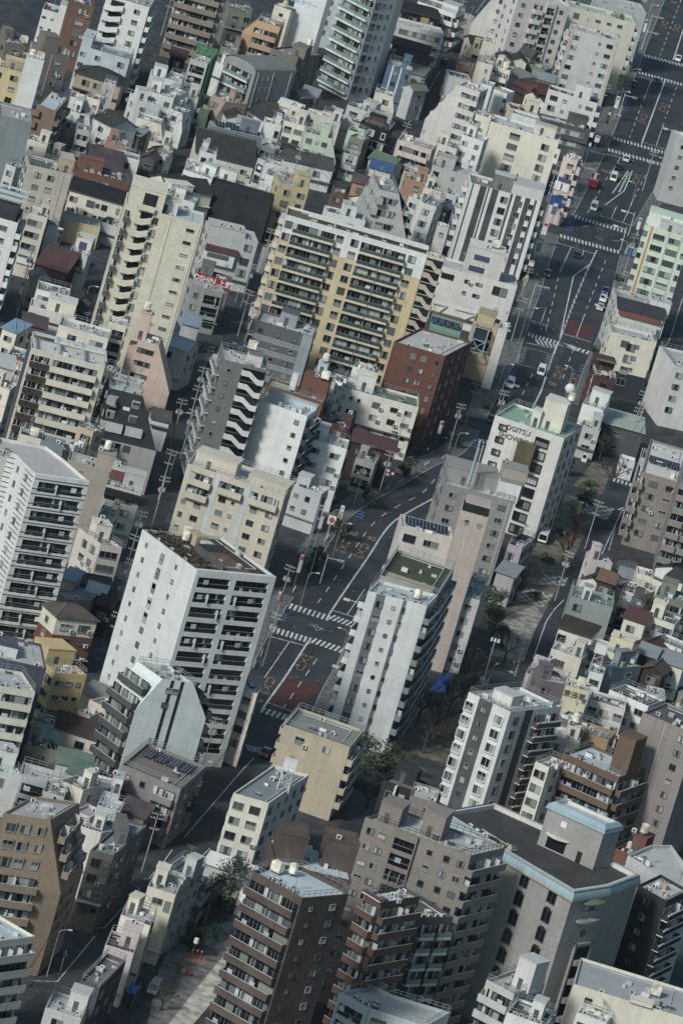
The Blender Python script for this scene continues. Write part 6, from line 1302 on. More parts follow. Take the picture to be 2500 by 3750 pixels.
def body_mat(k):
    if k in _M: return
    m = simple('car_paint_' + k, PAL[k], .25); m.node_tree.nodes['Principled BSDF'].inputs['Coat Weight'].default_value = .5; _M[k] = m
for k in ('CW','CS','CK','CB','CR','CDR','CG'): body_mat(k)
def car(kind, k, p, d, label, group='vehicles on the road', name=None):
    P = G(p); rz = heading(p, d)
    nm, cat = {'truck': ('truck', 'truck'), 'van': ('van', 'van'), 'fire': ('fire_engine', 'fire engine')}.get(kind, ('car', 'car'))
    t = thing(nm, uniq(label, ALT), cat, (P.x, P.y, .02), rz, group)
    if kind in ('car', 'kei'):
        L, w, H = (4.4, 1.72, 1.45) if kind == 'car' else (3.4, 1.5, 1.6); a = L / 2
        body = [(-a,.3),(a,.3),(a,.62),(a-.15,.78),(a*.45,.9),(-a*.75,.92),(-a,.86)]
        cab = [(a*.45,.88),(a*.12,H),(-a*.5,H),(-a*.82,.9)] if kind == 'car' else [(a*.62,.88),(a*.3,H),(-a*.85,H),(-a*.97,.9)]
    elif kind == 'van':
        L, w, H = 4.7, 1.72, 1.98; a = L / 2
        body = [(-a,.3),(a,.3),(a,.7),(a-.08,.95),(-a,1.0)]; cab = [(a-.1,.95),(a*.68,H),(-a*.95,H),(-a,1.0)]
    else:
        L, w, H = (6.2, 1.95, 2.2) if kind == 'truck' else (7.2, 2.3, 2.9); a = L / 2
        body = [(-a,.5),(a,.5),(a,.95),(-a,.95)]; cab = [(a,.95),(a-.12,H),(a-1.5,H),(a-1.6,.95)]
    obj('body', cached(('body', kind, k), lambda: prof_mesh('body', body, w, k)), t)
    tk = [w * .98, w * .86, w * .86, w * .98]
    obj('window', cached(('cab', kind), lambda: prof_mesh('window', cab, w, 'GLD', tk)), t)
    (c0, z0), (c1, z1), (c2, z2), (c3, z3) = cab
    obj('car_roof', cached(('croof', kind, k), lambda: (lambda m: (m.box(c2 - .02, c1 + .02, -w * .44, w * .44, z1 - .04, z1 + .05, k), m.mesh('car_roof'))[1])(MB())), t)
    def pillars():
        m = MB()
        for s_ in (-1, 1):
            for (xa, za), (xb, zb) in (((c0, z0), (c1, z1)), ((c3, z3), (c2, z2)), (((c0 + c3) / 2 + .1, z0), ((c1 + c2) / 2 + .1, z1))): m.beam((xa, s_ * w * .495, za), (xb, s_ * w * .437, zb), .05, k)
        return m.mesh('pillar')
    obj('pillar', cached(('pil', kind, k), pillars), t)
    if kind == 'truck': obj('cargo_bed', cached(('bed', k), lambda: (lambda m: (m.box(-a, a - 1.75, -w / 2, w / 2, .95, 2.35, 'LG'), m.mesh('cargo_bed'))[1])(MB())), t)
    if kind == 'fire':
        obj('cargo_bed', cached(('bedf', k), lambda: (lambda m: (m.box(-a, a - 1.75, -w / 2, w / 2, .95, 2.3, k), m.mesh('cargo_bed'))[1])(MB())), t)
        obj('ladder', cached('ladder', lambda: (lambda m: ([m.beam((-a, y, 2.75), (a - .5, y, 3.05), .06, 'METAL') for y in (-.3, .3)], [m.beam((x * .5 - 3.2, -.3, 2.76 + x * .02), (x * .5 - 3.2, .3, 2.76 + x * .02), .04, 'METAL') for x in range(13)], m.mesh('ladder'))[2])(MB())), t)
    wm_ = cached(('wheel', kind in ('truck', 'fire')), lambda: wheel_mesh(.42 if kind in ('truck', 'fire') else .31)); r = .42 if kind in ('truck', 'fire') else .31
    for x in (-a * .62, a * .64):
        for y in (-w / 2 + .05, w / 2 - .05): obj('wheel', wm_, t, (x, y, r))
    for y in (-w * .36, w * .36):
        obj('headlight', cached('hl', lambda: (lambda m: (m.box(-.05, .04, -.17, .17, -.08, .08, 'HL'), m.mesh('headlight'))[1])(MB())), t, (a, y, .66 if kind not in ('truck', 'fire') else .8)); obj('tail_light', cached('tl', lambda: (lambda m: (m.box(-.04, .05, -.14, .14, -.12, .12, 'TL'), m.mesh('tail_light'))[1])(MB())), t, (-a, y, .74))
    return t
UP, DN = (12, -32), (-12, 32)      # travel directions along the avenue
car('car','CB',q30(1322,760),UP,'dark blue car waiting at the stop line of the avenue'); car('car','CW',q30(1515,555),DN,'white and red car crossing the topmost zebra crossing'); car('car','CDR',q30(1105,790),DN,'dark red car parked by the left kerb of the avenue')
car('car','CW',q30(1040,1475),UP,'white car on the avenue just below a zebra crossing'); car('car','CK',q30(968,1550),UP,'black car following a white car up the avenue'); car('van','CW',q31(922,85),DN,'white van between two painted speed numbers on the avenue'); car('van','CS',q31(742,355),DN,'silver van driving down the avenue above a zebra crossing')
car('fire','CR',q31(735,140),UP,'red fire engine standing at the left kerb'); car('car','CK',q31(588,790),UP,'black car with red tail lights at the stop line'); car('car','CG',q31(315,965),DN,'dark grey car near the left kerb')
car('car','CB',q31(848,1125),DN,'blue car parked at the head of the kerbside row'); car('car','CW',q31(828,1195),DN,'white taxi parked in the middle of the kerbside row'); car('car','CS',q31(798,1275),DN,'silver car parked last in the kerbside row')
car('van','CW',q32(148,170),DN,'white van passing the hatched box on the avenue'); car('van','CW',(1864,1415),DN,'white van driving down the left lane'); car('car','CK',(1834,1467),DN,'black car behind the white van on the avenue'); car('car','CK',(1796,1545),DN,'black car emerging beside the showroom wall')
car('truck','CW',q32(678,300),DN,'white box truck parked in the side street'); car('car','CW',q32(828,322),(20,-20),'white car leaving the right hand building'); car('truck','CW',(1985,1980),(-14,30),'white truck parked behind the lilac house'); car('van','CW',(2155,2060),DN,'white van beside the little pink house')
car('car','CR',(970,2768),(-20,24),'white and red car at the corner of the ivory apartment house'); car('van','CS',(562,3632),(-14,20),'pale van parked on the playground edge'); car('car','CB',(1622,232),UP,'dark blue car in the narrow upper street'); car('kei','CG',(475,745),DN,'grey car in the lane near the blue grey clad house')
car('kei','CK',(1255,1942),DN,'black compact car at the kerb by the sign poles'); car('kei','CW',(1295,1795),(20,-14),'white compact car parked among the street poles'); car('kei','CS',(318,970),DN,'silver car parked in the side lane'); car('kei','CG',(350,905),UP,'grey car in the side lane beside the white narrow house')
# lamps, signals, poles
def lamp_mesh(part):
    m = MB()
    if part == 'pole': m.cyl(0, 0, 0, 8.5, .08, 'GY', 8, .045)
    elif part == 'arm': m.beam((0,0,8.4), (.6,0,8.9), .045, 'GY2'); m.beam((.6,0,8.9), (1.7,0,9.0), .045, 'GY2')
    else: m.box(1.5, 2.2, -.13, .13, 8.93, 9.1, 'LENS')
    return m.mesh(part)
def place_lamp(p, ang, grp='street lamps along the roads'):
    P = G(p); t = thing('street_lamp', uniq('grey curved street lamp beside the ' + near(p), ALT), 'street lamp', (P.x, P.y, .13), ang, grp)
    for q in ('pole', 'arm', 'lamp_head'): obj(q, cached(('lamp', q), lambda: lamp_mesh(q)), t)
def signal_mesh(part):
    m = MB()
    if part == 'pole': m.cyl(0, 0, 0, 6.6, .13, 'METAL', 8, .09)
    elif part == 'arm': m.beam((0,0,5.9), (3.6,0,6.1), .06, 'METAL')
    else:
        m.box(2.3, 3.6, -.12, .12, 5.7, 6.2, 'LW')
        for i in range(3): m.box(2.4 + i * .42, 2.72 + i * .42, -.2, -.12, 5.8, 6.1, 'ACD')
    return m.mesh(part)
def place_signal(p, ang):
    P = G(p); t = thing('traffic_signal', uniq('white boxed traffic signal on an arm beside the ' + near(p), ALT), 'traffic light', (P.x, P.y, .13), ang, 'traffic signals at the crossings')
    for q in ('pole', 'arm', 'signal_box'): obj(q, cached(('sig', q), lambda: signal_mesh(q)), t)
for p, a in ((q30(1200,300),0),(q30(1250,130),0),(q30(1030,900),0),(q30(930,1110),0),(q30(840,1330),0),(q30(1568,1310),3.1),(q31(1330,190),3.1),(q31(975,960),3.1),(q31(825,1500),3.1),(q31(300,930),0),(q31(60,1568),0),((2295,790),3.1),((1810,1460),0),((1640,1720),.3),((1210,2060),.4),((1180,2010),.3),((2060,1480),3.0),((1760,2590),1.2),((1090,2245),.4),((1230,2460),3.4),((290,1180),.2),((690,2950),.4),((335,3380),.5),((645,3040),.4),((170,3580),.4),((620,1650),.3),((605,1800),.3),((560,2400),.3),((875,2720),.2),((990,1180),2.5),((1425,1640),.3),((2120,2330),1.6),((1265,2690),3.2)):
    place_lamp(p, a)
for p, a in ((q30(1180,465),0),(q30(1230,320),0),(q31(580,160),0),(q31(985,740),3.1),(q31(1060,600),3.1),(q31(150,1260),0),(q31(820,1480),3.1),(q30(975,1060),0),(q30(1440,1400),3.1),((1820,1490),0),((1170,2140),0),((1130,2120),3.1),((1250,2560),3.1),((1290,2310),3.2),((1370,1660),0)):
    place_signal(p, a)
def pole_mesh(part):
    m = MB()
    if part == 'pole': m.cyl(0, 0, 0, 11.5, .15, 'GY5', 8, .09)
    elif part == 'crossarm':
        for z, w in ((11.1, 1.0), (10.3, 1.1), (8.2, .8)):
            m.beam((-w, 0, z), (w, 0, z), .045, 'GY')
            for x in (-w, -w * .5, w * .5, w): m.cyl(x, 0, z, z + .28, .06, 'W', 6)
    else: m.cyl(.45, 0, 7.9, 8.9, .26, 'GY', 10); m.cyl(-.45, 0, 7.9, 8.9, .26, 'GY', 10); m.beam((-.5, 0, 8.4), (.5, 0, 8.4), .08, 'LG')
    return m.mesh(part)
POLES = [(430,245),(395,330),(350,470),(330,560),(465,330),(500,210),(590,130),(430,700),(440,480),(640,420),(800,300),(1560,320),(1600,250),(1500,430),(1450,600),(1660,130),(1250,690),(1150,560),(1120,620),(1060,690),(1040,760),(950,1000),(880,1130),(1000,930),(870,1230),(720,1440),(700,1520),(680,1590),(660,1680),(620,1640),(580,1830),(555,1930),(470,2060),(445,2150),(430,2240),(405,2300),(380,2440),(60,1160),(75,1080),(90,1400),(30,1500),(1560,1560),(1430,1700),(1380,1830),(1290,1860),(1120,2030),(1010,2260),(960,2440),(900,2620),(735,2830),(690,2900),(520,3190),(430,3260),(215,3400),(120,3560),(175,3480),(2000,740),(1985,820),(1930,980),(1890,1140),(1870,1250),(2350,700),(2280,1010),(2250,1150),(2210,1320),(2130,180),(2300,170),(2330,100),(2270,330),(2180,450),(2050,700),(1800,1600),(1700,1560),(1640,1650),(2030,2200),(2140,2010),(2380,1500),(2310,1600),(2290,1660),(1940,2600)]
for i, p in enumerate(POLES):
    P = G(p); t = thing('utility_pole', uniq('concrete utility pole with crossarms beside the ' + near(p), ALT), 'utility pole', (P.x, P.y, 0), R.uniform(-.4, .4), 'utility poles along the streets')
    for q in ('pole', 'crossarm') + (('transformer',) if i % 3 else ()): obj(q, cached(('pole', q), lambda: pole_mesh(q)), t)
# overhead wires between neighbouring poles
for i, (a, c) in enumerate(zip(POLES, POLES[1:])):
    A, B_ = G(a, 11.1), G(c, 11.1)
    if (A - B_).length > 75 or (A - B_).length < 6: continue
    m = MB()
    for s_, dz in ((-.9, .2), (.9, .2), (0, -2.8)):
        prev = None
        for j in range(7):
            t_ = j / 6; q = A.lerp(B_, t_) + Vector((s_, 0, dz - 1.1 * 4 * t_ * (1 - t_)))
            if prev: m.beam(prev, q, .028, 'BKF')
            prev = q
    o = obj('power_line', m.mesh('power_line')); o['label'] = uniq('black overhead wires strung beside the ' + near(a), ALT); o['category'] = 'power line'; o['group'] = 'overhead wires'
# white guard fences along the curve
def guard_mesh():
    m = MB()
    for x in (-1.5, -.5, .5, 1.5): m.beam((x, 0, 0), (x, 0, .85), .05, 'LW')
    for z in (.8, .45): m.beam((-1.5, 0, z), (1.5, 0, z), .04, 'LW')
    return m.mesh('guard_fence')
for p, d in (((1330,1835),(20,-12)),((1365,1810),(20,-13)),((1460,1775),(20,-12)),((1560,1705),(20,-11)),((1625,1680),(22,-10)),((1415,1795),(20,-12)),((1215,1935),(18,-14)),((1195,1975),(14,-16)),((1075,2165),(12,-20)),((1040,2240),(10,-22)),((1510,1745),(20,-12)),((955,2400),(10,-24)),((930,2440),(10,-24))):
    P = G(p); o = obj('guard_fence', cached('guard', guard_mesh), None, (P.x, P.y, .13), heading(p, d)); o['label'] = uniq('low white guard fence on the pavement beside the ' + near(p), ALT); o['category'] = 'guard fence'; o['group'] = 'guard fences along the bend'
# round signs
def sign(p, faces, label, zz=3.0):
    P = G(p); t = thing('road_sign', label, 'road sign', (P.x, P.y, .13), -.1)
    m = MB(); m.cyl(0, .05, 0, zz + .9, .06, 'METAL', 8); obj('pole', m.mesh('pole'), t)
    for kind, dx, dz, ck in faces:
        m = MB(); n = 16
        if kind == 'o':
            for r_, y, kk in ((.45, -.02, ck), (.33, -.035, 'W' if ck != 'BLX' else 'BLX')): m.face([(dx + r_ * math.cos(i * 2 * math.pi / n), y, zz + dz + r_ * math.sin(i * 2 * math.pi / n)) for i in range(n)], kk)
            m.face([(dx + .45 * math.cos(-i * 2 * math.pi / n), .02, zz + dz + .45 * math.sin(-i * 2 * math.pi / n)) for i in range(n)], 'LG')
        else: m.box(dx - .5, dx + .5, -.04, .0, zz + dz - .3, zz + dz + .3, 'W')
        obj('sign_plate', m.mesh('sign_plate'), t)
sign((1398,1800), [('o', 0, .6, 'RDX'), ('o', 1.1, .3, 'RDX'), ('s', 0, -.3, 'W')], 'pair of round red rimmed signs with a white plate by the bend', 4.2)
sign((1330,1845), [('o', 0, .3, 'BLX')], 'round blue no parking sign under street trees by the bend'); sign((860,1110), [('o', 0, .3, 'RDX')], 'small red round sign on the corner by the light grey tiled block'); sign((1735,2440), [('o', 0, .2, 'BLX')], 'round blue sign on a white post beside the park'); sign((220,3560), [('o', 0, .2, 'BLX')], 'round blue sign on the pavement under the golden brown tower'); sign((1530,3010) if False else (2270,1760), [('o', 0, .3, 'BLX')], 'round blue sign at the mouth of the side street')
# upright shop signs by the curve
for p, z0, z1, w_, txt_, lb in (((1228,1950), 2.2, 6.2, .8, 'YAMAHA', 'tall white upright shop sign lettered in red'), ((1198,1962), 2.6, 4.6, 1.7, '', 'white square shop sign with a red roundel')):
    P = G(p); t = thing('shop_sign', lb, 'sign', (P.x, P.y, 0)); m = MB(); m.cyl(0, .1, 0, z1, .08, 'METAL', 8); obj('pole', m.mesh('pole'), t)
    m = MB(); m.box(-w_ / 2, w_ / 2, -.12, .05, z0, z1, 'W'); obj('sign_panel', m.mesh('sign_panel'), t)
    if txt_:
        cu = bpy.data.curves.new('lettering', 'FONT'); cu.body = txt_; cu.size = .8; cu.align_x = 'CENTER'; cu.align_y = 'CENTER'; cu.offset = .02; cu.materials.append(mat('RDX')); o = obj('lettering', text_mesh(cu), t, (0, -.14, (z0 + z1) / 2)); o.rotation_euler = (math.radians(90), math.radians(-90), 0)
    else:
        m = MB(); m.face([(.6 * math.cos(i * .39), -.14, (z0 + z1) / 2 + .6 * math.sin(i * .39)) for i in range(16)], 'RDX'); obj('roundel', m.mesh('roundel'), t)
for p, z, lb in ((q30(1000,705),8,'topmost of three yellow clip-on shop signs'),(q30(990,748),6.4,'middle of three yellow clip-on shop signs'),(q30(980,790),4.8,'lowest of three yellow clip-on shop signs')):
    P = at(p[0], p[1], z); t = thing('shop_sign', lb + ' on the avenue', 'sign', (P.x, P.y, z - .6), 0, 'yellow shop signs'); m = MB(); m.box(-.7, .7, -.1, .1, 0, 1.3, 'YLS'); obj('sign_panel', m.mesh('sign_panel'), t); m = MB(); m.beam((-.4,-.14,.3),(.4,-.14,1.0),.06,'BKF'); m.beam((-.3,-.14,.9),(.1,-.14,.9),.05,'BKF'); obj('lettering', m.mesh('lettering'), t); m = MB(); m.cyl(0,.2,-(z-.6),1.2,.07,'METAL',6); obj('post', m.mesh('post'), t)
hh = 31 + ADJ[[f[0] for f in FOOT].index('big grey tiled hall building with a turquoise curved rim and arched windows')]
def bank_front():
    T(1500, 2750, 1.568); inv = bank.matrix_basis.inverted(); A, B_, C_ = [inv @ at(*S(p), hh) for p in ((945,808),(1150,777),(1322,712))]
    f = Face((A.x, A.y), (B_.x, B_.y), hh); L = f.L; x0, x1 = L * .5, L * .92
    m = MB(); m.box(x0, x1, -.06, 0, 0, hh - 11, 'BKF'); obj('stair_recess', m.mesh('stair_recess'), bank, (f.p.x, f.p.y, 0), f.rz)  # flat black panel paints the shade of a deep recess
    m = MB(); m.box(x0 - .5, x0, -.5, 0, 0, hh - 10.4, 'GYB'); m.box(x1, x1 + .5, -.5, 0, 0, hh - 10.4, 'GYB'); m.box(x0 - .5, x1 + .5, -.5, 0, hh - 11, hh - 10.4, 'GYB'); obj('recess_surround', m.mesh('recess_surround'), bank, (f.p.x, f.p.y, 0), f.rz)
    def curved(k, z0, z1, w, d, kk):
        m = MB(); n = 10
        for i in range(n):
            a0, a1 = math.pi * i / n, math.pi * (i + 1) / n
            p, q = (-w * math.cos(a0), -d * math.sin(a0)), (-w * math.cos(a1), -d * math.sin(a1))
            m.face([(*p, z0), (*q, z0), (*q, z1), (*p, z1)], kk); m.face([(*p, z1), (*q, z1), (0, 0, z1 if k == 'balcony' else z1 + .8)], kk); m.face([(*q, z0), (*p, z0), (0, 0, z0)], kk)
        return m.mesh(k)
    me = curved('balcony', 0, 1.0, (x1 - x0) * .48, 1.1, 'GYB')
    for i in range(6): obj('balcony', me, bank, f.place((x0 + x1) / 2, hh - 14.5 - 3.6 * i, .05), f.rz)
    obj('green_awning', curved('green_awning', 0, .15, 3.4, 1.5, 'GN2'), bank, f.place(L * .62, hh - 2.6, .02), f.rz)
    obj('balcony', curved('balcony', 0, .5, 3.4, 1.3, 'GYB'), bank, f.place(L * .62, hh - 6.2, .02), f.rz)
    m = MB(); m.face([(.75 * math.cos(i * .39), -.12, .75 * math.sin(i * .39)) for i in range(16)], 'BRT'); m.face([(.45 * math.cos(i * .39), -.16, .45 * math.sin(i * .39)) for i in range(16)], 'OL'); obj('crest', m.mesh('crest'), bank, f.place(L * .6, hh - 8.6, .02), f.rz)
bank_front()
SG = [((2385,30),0,'BLX'),((2345,150),0,'W'),((2310,250),0,'GNM'),((2290,300),0,'W'),((2262,380),0,'TC'),((2240,440),0,'W'),((2205,500),0,'MR'),((2170,560),0,'W'),((2135,610),0,'BLX'),((2105,660),0,'W'),((2075,720),0,'YLS'),((2040,770),0,'W'),((2010,830),0,'BL'),((1975,900),0,'W'),((1955,960),0,'GNM'),((1925,1030),0,'W'),((1905,1090),0,'YLS'),((1880,1180),0,'W'),((2320,880),0,'W'),((2285,990),0,'BLX'),((2240,1150),0,'W'),((2210,1260),0,'TC'),((1280,1830),.4,'YLS'),((1150,2000),.4,'W'),((1110,2100),.4,'GNM'),((1075,2150),.4,'W'),((1000,2260),.3,'TC'),((900,1210),.3,'W'),((840,1320),.3,'BLX'),((1560,520),.2,'W'),((1600,420),.2,'TC'),((1680,260),.2,'W'),((1740,120),.2,'BLX'),((60,1130),.3,'W'),((1590,1640),.4,'W'),((1650,1600),.4,'RST')]
NC = dict(W='white', BLX='deep blue', GNM='dull green', TC='terracotta', MR='maroon', YLS='yellow', BL='slate blue', RST='rust red')
for i, (p, a, k) in enumerate(SG):
    P = G(p); rr = random.Random(i); z0 = rr.uniform(2.6, 4); hh_ = rr.uniform(1.4, 4.2); w_ = rr.choice((.7, .8, 1.3)); t = thing('shop_sign', uniq('%s %s sign by the %s' % (NC[k], 'upright' if hh_ > 2 else 'boxy', near(p)), ALT), 'sign', (P.x, P.y, .13), a, 'small shop signs over the pavements')
    m = MB(); m.cyl(0, .15, 0, z0 + hh_, .05, 'GY', 6); obj('post', m.mesh('post'), t); m = MB(); m.box(-w_ / 2, w_ / 2, -.13, .1, z0, z0 + hh_, k); m.box(-w_ * .42, w_ * .42, -.15, -.13, z0 + hh_ * .7, z0 + hh_ * .92, 'W' if k != 'W' else rr.choice(('RDX', 'BLX', 'GNM'))); obj('sign_panel', m.mesh('sign_panel'), t)
# ---------------------------------------------------------------- people
def person(p, ang, top, legs, label, walk=.25, hold=None):
    P = G(p); t = thing('person', label, 'person', (P.x, P.y, .14), ang)
    me = bpy.data.meshes.new('body'); s_ = walk
    V = [(0,0,.92),(0,.01,1.15),(0,.02,1.38),(0,.02,1.5),(0,-.02,1.6),(0,-.03,1.72),(.09,0,.88),(.1,-s_*.5,.48),(.1,-s_*.45,.08),(.1,-s_*.45-.14,.04),(-.09,0,.88),(-.1,s_*.35,.48),(-.1,s_*.8,.1),(-.1,s_*.8-.12,.05),(.19,.02,1.37),(.24,.08,1.1),(.22,-.08,.88),(.21,-.12,.8),(-.19,.02,1.37),(-.24,-.04,1.1),(-.22,-.16,.9),(-.21,-.2,.82)]
    Ed = [(0,1),(1,2),(2,3),(3,4),(4,5),(0,6),(6,7),(7,8),(8,9),(0,10),(10,11),(11,12),(12,13),(2,14),(14,15),(15,16),(16,17),(2,18),(18,19),(19,20),(20,21)]
    rad = [.15,.15,.16,.06,.09,.08,.1,.075,.05,.045,.1,.075,.05,.045,.075,.05,.04,.035,.075,.05,.04,.035]
    me.from_pydata(V, Ed, []); o = obj('body', me, t)
    sk = o.modifiers.new('skin', 'SKIN'); o.modifiers.new('smooth', 'SUBSURF').levels = 1
    for v, r_ in zip(me.skin_vertices[0].data, rad): v.radius = (r_, r_)
    me.skin_vertices[0].data[0].use_root = True
    me2 = bpy.data.meshes.new_from_object(o.evaluated_get(bpy.context.evaluated_depsgraph_get())); o.modifiers.clear(); o.data = me2; me2.name = 'body'
    me2.materials.clear()
    for k in (top, legs, 'SKIN', 'BKF'): me2.materials.append(mat(k))
    for f in me2.polygons:
        c = f.center; f.material_index = 2 if (c.z > 1.5 and c.y < .03) or (abs(c.x) > .17 and c.z < .87 and c.z > .7) else (0 if c.z > .9 else (3 if c.z < .1 else 1))
    m = MB(); m.cyl(0, .02, 1.66, 1.83, .1, 'BKF', 10, .05); m.cyl(0, .06, 1.55, 1.66, .085, 'BKF', 10, .1); obj('hair', m.mesh('hair'), t)
for a in ((q31(585,725),0,'DG','DG','person in dark clothes stepping over the stop line behind a black car'),(q31(410,900),.4,'BKF','DG','person in black walking along the avenue lane'),(q31(985,690),.3,'DG','BKF','person in black waiting at the right kerb crossing'),(q31(1140,610),1,'W','LG','person in white on the right pavement corner'),(q31(365,1505),.2,'DG','BKF','dark dressed person on the lower zebra crossing'),(q31(250,1500),2,'TN','DG','person in tan coat beginning the lower zebra crossing'),(q31(215,1000),1,'TN','BKF','person with a tan top under the shop awnings'),((2320,1512),2,'DG','BKF','person in dark clothes at the side street corner'),((2330,1530),1,'BKF','BKF','person in black beside the side street wall'),((2060,1970),.5,'W','DG','person in a white top crossing the park strip'),((2185,1945),0,'BKF','BKF','person in black walking down the park path'),((2215,1930),1,'DG','DG','second walker in grey near the park path edge'),((2035,2140),.2,'BKF','DG','cyclist in black pausing by the chequered paving'),((1878,2435),0,'RST','LW','person in a rusty red top on the park paving'),((1285,3020) if False else (1560,1665),.6,'W','SB','person in white on the pavement of the bend'),((1555,1920),.6,'RDX','DG','worker in a red top by the kerb barrier'),((840,2220) if False else (595,1640),1,'SB','BKF','motor scooter rider in the lane beside the black mansard house'),((850,1325),1,'BKF','BKF','person in black walking in the crossing lane')):
    person(*a)
# ---------------------------------------------------------------- trees
def branch(m, a, d, L, r, n, rr, k):
    b_ = a + d * L; m.beam(a, b_, r, k)
    if n == 0: return
    for i in range(rr.choice((2, 3, 3))):
        nd = (d + Vector((rr.uniform(-.8, .8), rr.uniform(-.8, .8), rr.uniform(-.1, .5)))).normalized(); branch(m, a.lerp(b_, rr.uniform(.6, 1)), nd, L * rr.uniform(.6, .8), r * .62, n - 1, rr, k)
def bare_tree(p, H, seed, label, grp):
    P = G(p); t = thing('bare_tree', label, 'tree', (P.x, P.y, 0), 0, grp); rr = random.Random(seed)
    m = MB(); m.cyl(0, 0, 0, H * .3, .22, 'BARK', 8, .16); obj('trunk', m.mesh('trunk'), t)
    m = MB()
    for i in range(4): a = i * 1.57 + rr.uniform(0, .8); branch(m, Vector((0, 0, H * .27)), Vector((math.cos(a) * .7, math.sin(a) * .7, .75)).normalized(), H * .25, .10, 5, rr, 'BARK')
    obj('crown', m.mesh('crown'), t)
def leafy(p, H, W_, seed, label, name='evergreen_tree', cat='tree', grp=None, dens=1500):
    P = G(p); t = thing(name, label, cat, (P.x, P.y, 0), 0, grp); rr = random.Random(seed)
    if name == 'evergreen_tree': m = MB(); m.cyl(0, 0, 0, H * .5, .25, 'BARK', 8, .12); obj('trunk', m.mesh('trunk'), t)
    m = MB(); cl = [(rr.uniform(-.6, .6) * W_, rr.uniform(-.6, .6) * W_, H * rr.uniform(.3, .9), rr.uniform(.25, .5) * W_) for i in range(10)]
    for i in range(dens):
        cx, cy, cz, cr = rr.choice(cl); a, b_, q = rr.uniform(0, 6.28), rr.uniform(-1, 1), rr.random() ** .4; s_ = math.sqrt(1 - b_ * b_)
        x, y, z = cx + cr * q * s_ * math.cos(a), cy + cr * q * s_ * math.sin(a), max(.15, cz + cr * q * b_ * .8); e = rr.uniform(.14, .34)
        u = Vector((rr.uniform(-1,1), rr.uniform(-1,1), rr.uniform(-.4,.4))).normalized(); v = u.cross(Vector((rr.uniform(-1,1), rr.uniform(-1,1), rr.uniform(.2,1)))).normalized()
        c = Vector((x, y, z)); m.face([c - u * e, c + v * e * .6, c + u * e, c - v * e * .6], rr.choice(('LEAFA', 'LEAFA', 'LEAFB', 'LEAFB', 'LEAFC')))
    obj('crown' if name == 'evergreen_tree' else 'foliage', m.mesh('crown'), t)
PK = 'bare trees in the park strip'
for i, (p, H, lb) in enumerate((((1841,2431),9,'bare pollarded tree in the open middle of the park path'),((2055,2055),8.5,'bare spreading tree beside the red park strip'),((2222,1795),9,'bare tree rising from the chequered paving'),((2255,1640) if False else (2190,1690),8,'bare tree by the tiny white shed'),((1880,2200),8,'bare tree left of the park path bend'),((1905,2150),7,'bare tree behind the grey lean-to corner'),((1690,2560),9,'bare tree right of the blue tarpaulin'),((1640,2610),9,'bare tree between the white tower and lamp mast'),((1590,2690),9,'bare tree on the dark park slope'),((1545,2760),8.5,'bare tree at the lower end of the park slope'),((1620,2740),8,'bare tree in front of the charcoal tower'),((1790,2480) if False else (1720,2490),8,'bare tree at the park crossing'),((1530,2640),8.5,'bare tree close to the white striped tower foot'),((1450,2840),7.5,'bare tree near the tan beige house balconies'),((590,3700),5,'bare tree at the playground bottom'),((275,830),6,'small bare tree in front of the cream house row'),((480,1500) if False else (590,3420),6,'bare tree along the playground wall'),((2100,1960),7,'bare young tree on the park edge'),((1340,2960),6,'bare tree in the rough garden'),)):
    bare_tree(p, H, i + 3, lb, PK)
for i, (p, H, W_, lb) in enumerate((((1335,2840),8,5,'dark evergreen tree below the white striped tower'),((1800,2330),7,4.2,'dark evergreen tree beside the slim pale block'),((1785,2255),6,3.5,'evergreen tree near the tall pink wall'),((625,3040),7.5,4.2,'grey green tree in front of the grey brown apartment house'),((835,3300),8,4.5,'dense dark tree right of the old tiled cottage'),((790,3340),7,4,'dark tree behind the old tiled cottage'),((1240,1975),4.5,2.2,'small dark street tree near the sign poles'),((1345,1860),4.5,2.3,'small street tree beside the round blue sign'),((1215,1950) if False else (1160,2060),4.5,2.2,'street tree on the left pavement of the bend'),((1130,2110),4,2,'second street tree on the left pavement of the bend'),((1480,1745),4.5,2.2,'round street tree in front of the cream white block'),((1660,1640),4,2,'round clipped tree at the zebra crossing of the bend'),((2135,1860),5,2.5,'green tree by the showroom back wall'),((1380,2860),6,4,'dark tree beside the evergreen under the white tower'),((2060,1740),4.5,2.5,'green shrub tree under the showroom side wall'),((560,3330) if False else (700,3480),4,3,'dark tree at the playground corner'))):
    leafy(p, H, W_, i + 20, lb, dens=int(500 + 260 * W_))
